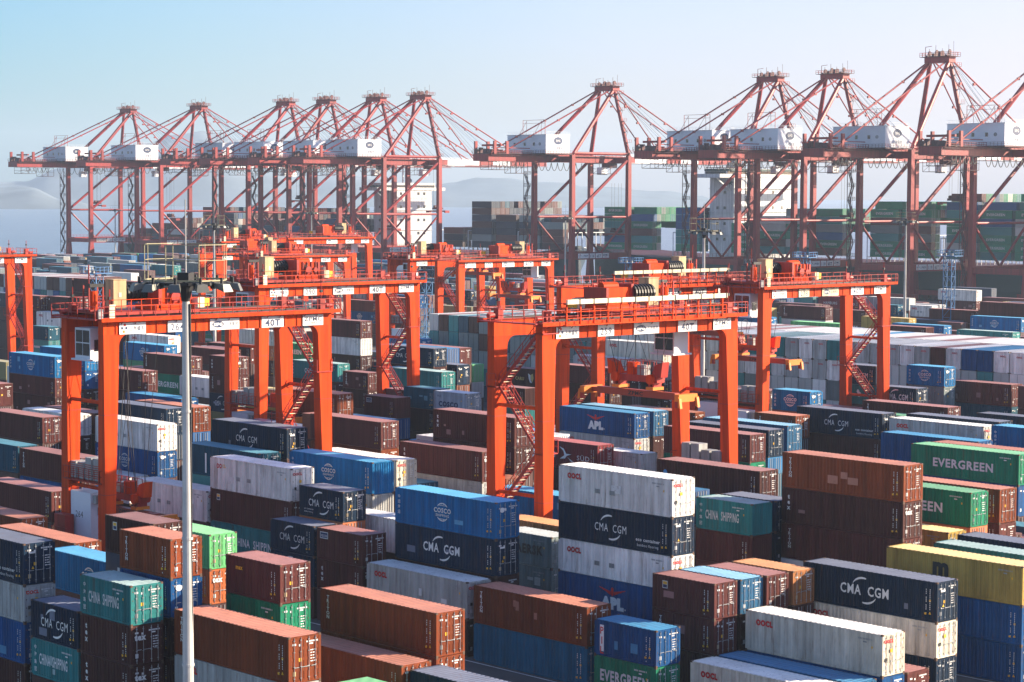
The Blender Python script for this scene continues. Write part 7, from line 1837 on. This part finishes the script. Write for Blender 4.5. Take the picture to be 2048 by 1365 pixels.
# ------------------------------------------------------------------ light masts
def flood_mast(x, y, zt, label, r0=.62, r1=.40, big=1.0, railc=None):
    g = root('floodlight_mast', (x, y, 0), .5, label, 'floodlight mast', 'floodlight masts in the yard')
    p = MB(); N = 5
    for i in range(N):
        z0, z1 = zt*i/N, zt*(i+1)/N; ra, rb = r0+(r1-r0)*i/N, r0+(r1-r0)*(i+1)/N
        p.tube((0,0,z0), (0,0,z1), ra, M_POLE, 16, rb-.012, cap=False); p.tube((0,0,z1-.06), (0,0,z1+.06), rb+.03, M_POLE, 16)
    p.box(-1, 1, -1, 1, 0, .3, M_GREYS); p.box(r0*.62, r0*.62+.05, -.04, .04, .3, zt-1, M_BLK); pole = p.build('pole', g)
    h = MB(); n = 12; rr = 2.6*big
    h.tube((0,0,zt-.9), (0,0,zt+.1), r1, M_BLK, 12, .42)
    for i in range(n):
        a = 2*math.pi*i/n; b = 2*math.pi*(i+1)/n; h.bar((rr*math.cos(a), rr*math.sin(a), zt), (rr*math.cos(b), rr*math.sin(b), zt), .22, M_BLK, .14); h.bar((0,0,zt), (rr*math.cos(a), rr*math.sin(a), zt), .10, M_BLK)
    h.build('lamp_ring', g)
    for i in range(n):
        a = 2*math.pi*(i+.5)/n; ca, sa = math.cos(a), math.sin(a); l_ = MB(); c = Vector((ca*(rr+.35), sa*(rr+.35), zt-.10)); d = Vector((ca, sa, -.35)).normalized()
        d = Vector((ca, sa, -.15)).normalized(); q_ = Vector((-sa, ca, 0)); l_.hexa([c-d*.3-q_*.2-up*.12, c+d*.45-q_*.34-up*.20, c+d*.45+q_*.34-up*.20, c-d*.3+q_*.2-up*.12, c-d*.3-q_*.15+up*.10, c+d*.30-q_*.24+up*.14, c+d*.30+q_*.24+up*.14, c-d*.3+q_*.15+up*.10], M_LAMP); l_.box(c.x-ca*.5-.12, c.x-ca*.5+.12, c.y-sa*.5-.12, c.y-sa*.5+.12, c.z-.14, c.z+.16, M_BLK); l_.bar(c-Vector((0,0,0)), c+Vector((0,0,.4)), .1, M_BLK); l_.build('floodlight', g)
    k = MB(); m_ = 8; ru = 2.75*big
    for i in range(m_):
        a = 2*math.pi*i/m_; b = 2*math.pi*(i+1)/m_; A = Vector((ru*math.cos(a), ru*math.sin(a), zt+.15)); B = Vector((ru*math.cos(b), ru*math.sin(b), zt+.15)); z_ = Vector((0,0,1))
        k.bar(A, A+z_*2.3*big, .03, M_OLIVE); k.bar(A+z_*2.3*big, B+z_*2.3*big, .035, M_OLIVE); k.bar(A+z_*1.3*big, B+z_*1.3*big, .03, M_OLIVE); k.bar(A, B, .07, M_OLIVE)
    k.tube((0,0,zt), (0,0,zt+5.4*big), .06, M_GREYS, 6, .03); k.build('guard_rail', g)
    if big < .745: q = MB(); q.bar((-.1, -.3, zt*.30), (-.1, -.9, zt*.30), .06, M_GREYS); q.tube((-.1, -.9, zt*.30-.05), (-.1, -.9, zt*.30-.40), .14, M_WHITE, 10, .10); q.tube((-.1, -.9, zt*.30-.40), (-.1, -.9, zt*.30-.55), .12, M_BLK, 10, .04); q.build('camera_dome', g)
    j = MB(); j.box(-.3, .3, -.3, .3, zt+.05, zt+.5, M_BLK); j.build('winch_box', g)
    return g
def pix(px, py, z):
    D = F*FPX + R*(px-1024) - U2*(py-682.5); t = (z-CAMH)/D.z; return D*t
def pixd(px, py, dist):      # point at a forward distance
    D = F*FPX + R*(px-1024) - U2*(py-682.5); D = D*(dist/FPX); return D + Vector((0,0,CAMH))
def flood_mast_at(px, py, dist, label, **k):
    p = pixd(px, py, dist); return flood_mast(p.x, p.y, p.z, label, **k)
flood_mast_at(371.5, 566, 104, 'tall pale floodlight mast standing in the left foreground', r0=.33, r1=.185, big=.74)
for px, py, d, lb in ((428,452,404,'slim floodlight mast behind crane 290'), (230,421,900,'farthest left floodlight mast before the quay cranes'), (1131,436,680,'floodlight mast left of the lone middle quay crane'),
    (1408,464,300,'floodlight mast rising behind crane 259'), (1812,443,455,'floodlight mast near the right edge'), (623,426,760,'distant floodlight mast among the left quay cranes')):
    flood_mast_at(px, py, d, lb, r0=.36, r1=.2, big=.75)
# lattice service towers
def lattice(px, py, d, label, w=1.9):
    p = pixd(px, py, d); zt = p.z; g = root('lattice_tower', (p.x, p.y, 0), .2, label, 'lattice tower', 'blue lattice towers in the yard')
    m_ = MB(); n = int(zt/2.2)
    for i in range(n):
        z0, z1 = zt*i/n, zt*(i+1)/n
        for (a, b) in ((-1,-1),(1,-1),(1,1),(-1,1)):
            m_.bar((a*w/2, b*w/2, z0), (a*w/2, b*w/2, z1), .14, M_LBST)
            c, e = -b, a
            m_.bar((a*w/2, b*w/2, z0), (c*w/2, e*w/2, z1), .08, M_LBST); m_.bar((a*w/2, b*w/2, z1), (c*w/2, e*w/2, z1), .08, M_LBST)
    m_.build('tower_frame', g)
    m_ = MB(); m_.box(-2.2, 2.2, -2.2, 2.2, zt, zt+.15, M_LBST)
    for s in (-2.2, 2.2): m_.rail((s, -2.2, zt+.15), (s, 2.2, zt+.15), M_LBST, 1.2, 1.1, .08); m_.rail((-2.2, s, zt+.15), (2.2, s, zt+.15), M_LBST, 1.2, 1.1, .08)
    for x in (-1.5, 0, 1.5): m_.box(x-.3, x+.3, -2.3, -2.0, zt+.2, zt+.7, M_GREYS)
    m_.build('platform', g)
lattice(851, 541, 430, 'blue lattice tower between crane 290 and crane 257')
lattice(1262, 527, 520, 'blue lattice tower left of the stacks behind crane 259')
lattice(192, 548, 420, 'blue lattice tower at far left behind crane 264')
lattice(1899, 513, 470, 'blue lattice tower near the right edge')
lattice(1610, 516, 520, 'blue lattice tower above crane 278')
# ------------------------------------------------------------------ ground, quay, sea
def plane(name, x0, x1, y0, y1, z, M):
    mb = MB(); mb.poly([(x0,y0,z),(x1,y0,z),(x1,y1,z),(x0,y1,z)], M); o = mb.build(name); tag(o, None, None, None, 'structure'); return o
M_ASPH = mat('asphalt', (.12, .12, .12), .85, vary=.30, scale=.12, bump=.2, spec=.2)
M_CONC = mat('quay_concrete', (.22, .21, .20), .85, vary=.2, scale=.08, spec=.2)
M_LINE = mat('road_marking', (.60, .60, .58), .6, vary=.25, scale=1.5)
plane('yard_ground', -1400, 400, -300, 540, 0, M_ASPH)
mb = MB(); mb.box(-1400, 400, 540, 596, -8, .004, M_CONC); tag(mb.build('quay_apron'), None, None, None, 'structure')
mb = MB()
for by in (63, 94.0, 97.6, 107.2, 123.6, 131, 151.5, 158, 179, 186, 207, 214):
    mb.poly([(-420, by, .004), (-40, by, .004), (-40, by+.16, .004), (-420, by+.16, .004)], M_LINE)
for i in range(26):
    x = -60-i*9; mb.poly([(x, 101.1, .004), (x+4, 101.1, .004), (x+4, 101.25, .004), (x, 101.25, .004)], M_LINE)
tag(mb.build('lane_markings'), None, None, None, 'structure')
M_SEA = mat('sea_water', (.16, .19, .22), .35, vary=.2, scale=.02)
t = M_SEA.node_tree; b = t.nodes['Principled BSDF']
for l in list(t.links):
    if l.to_socket == b.inputs['Roughness']: t.links.remove(l)
b.inputs['Roughness'].default_value = .28; b.inputs['Specular IOR Level'].default_value = .5
tc = t.nodes.new('ShaderNodeTexCoord'); nz = t.nodes.new('ShaderNodeTexNoise'); nz.inputs['Scale'].default_value = .12; nz.inputs['Detail'].default_value = 6; nz.inputs['Roughness'].default_value = .7
bp = t.nodes.new('ShaderNodeBump'); bp.inputs['Strength'].default_value = .9; bp.inputs['Distance'].default_value = 1.2
t.links.new(tc.outputs['Object'], nz.inputs['Vector']); t.links.new(nz.outputs[0], bp.inputs['Height']); t.links.new(bp.outputs[0], b.inputs['Normal'])
plane('sea', -14000, 9000, -3000, 14000, -4, M_SEA)
# ------------------------------------------------------------------ hills
M_HILL = mat('hill_scrub_hazed', (.16, .20, .23), .95, vary=.4, scale=.004, spec=.1)  # scrub paled and blued, distance haze painted into the colour
def hills(name, dist, depth, prof, seed, amp):
    # prof: list of (px, py) ridge points; island of real depth standing at that distance
    rnd = random.Random(seed); px0, px1 = prof[0][0], prof[-1][0]; nx, ny = 150, 26; V = []; Fc = []
    from mathutils import noise
    for j in range(ny):
        tj = j/(ny-1); d = dist + depth*tj; e = math.sin(math.pi*min(1, tj*1.0))**.8 if 0 < tj < 1 else 0
        for i in range(nx):
            px = px0 + (px1-px0)*i/(nx-1); k = 0
            while k < len(prof)-2 and prof[k+1][0] < px: k += 1
            (a, ya), (b_, yb) = prof[k], prof[k+1]; q = max(0, min(1, (px-a)/(b_-a))); q = q*q*(3-2*q); y = ya+(yb-ya)*q
            dm = dist+depth/2; zr = CAMH - (y-388.5)/FPX*dm
            P = pixd(px, 388.5, d); nzv = noise.fractal(Vector((P.x/420, P.y/420, seed)), .9, 2.1, 5)
            z = -6 + (zr+6)*e*(1+.16*nzv) + amp*nzv*e*(zr > 20)
            V.append((P.x, P.y, z if 0 < tj < 1 else -6))
    for j in range(ny-1):
        for i in range(nx-1): Fc.append((j*nx+i, j*nx+i+1, (j+1)*nx+i+1, (j+1)*nx+i))
    me = bpy.data.meshes.new(name); me.from_pydata(V, [], Fc); me.materials.append(M_HILL)
    for p in me.polygons: p.use_smooth = True
    tag(ob(name, me), None, None, None, 'structure')
hills('hills', 5000, 1000, [(-500,400),(-200,388),(0,384),(60,378),(130,402),(230,425),(320,442),(420,446)], 2, 6)
hills('hills', 6300, 1700, [(-300,380),(-80,366),(0,366),(50,362),(110,338),(200,318),(290,300),(345,284),(400,280),(450,292),(520,322),(640,352),(760,366),(850,374),(900,366),(960,357),(1010,354),(1090,362),(1180,372),(1300,384),(1420,398),(1600,420),(1750,440)], 5, 10)
# ------------------------------------------------------------------ haze
hz = MB(); hz.box(-9500, 300, -700, 8500, -9.5, 330, M_GREYS); me = hz.mesh('haze'); me.materials.clear()
MH = bpy.data.materials.new('haze_air'); MH.use_nodes = True; t = MH.node_tree; t.nodes.remove(t.nodes['Principled BSDF'])
pv = t.nodes.new('ShaderNodeVolumePrincipled'); pv.inputs['Color'].default_value = (.62, .80, 1.0, 1); pv.inputs['Density'].default_value = HAZE; pv.inputs['Anisotropy'].default_value = .15
t.links.new(pv.outputs[0], t.nodes['Material Output'].inputs['Volume']); me.materials.append(MH)
tag(ob('haze', me), None, None, None, 'stuff')
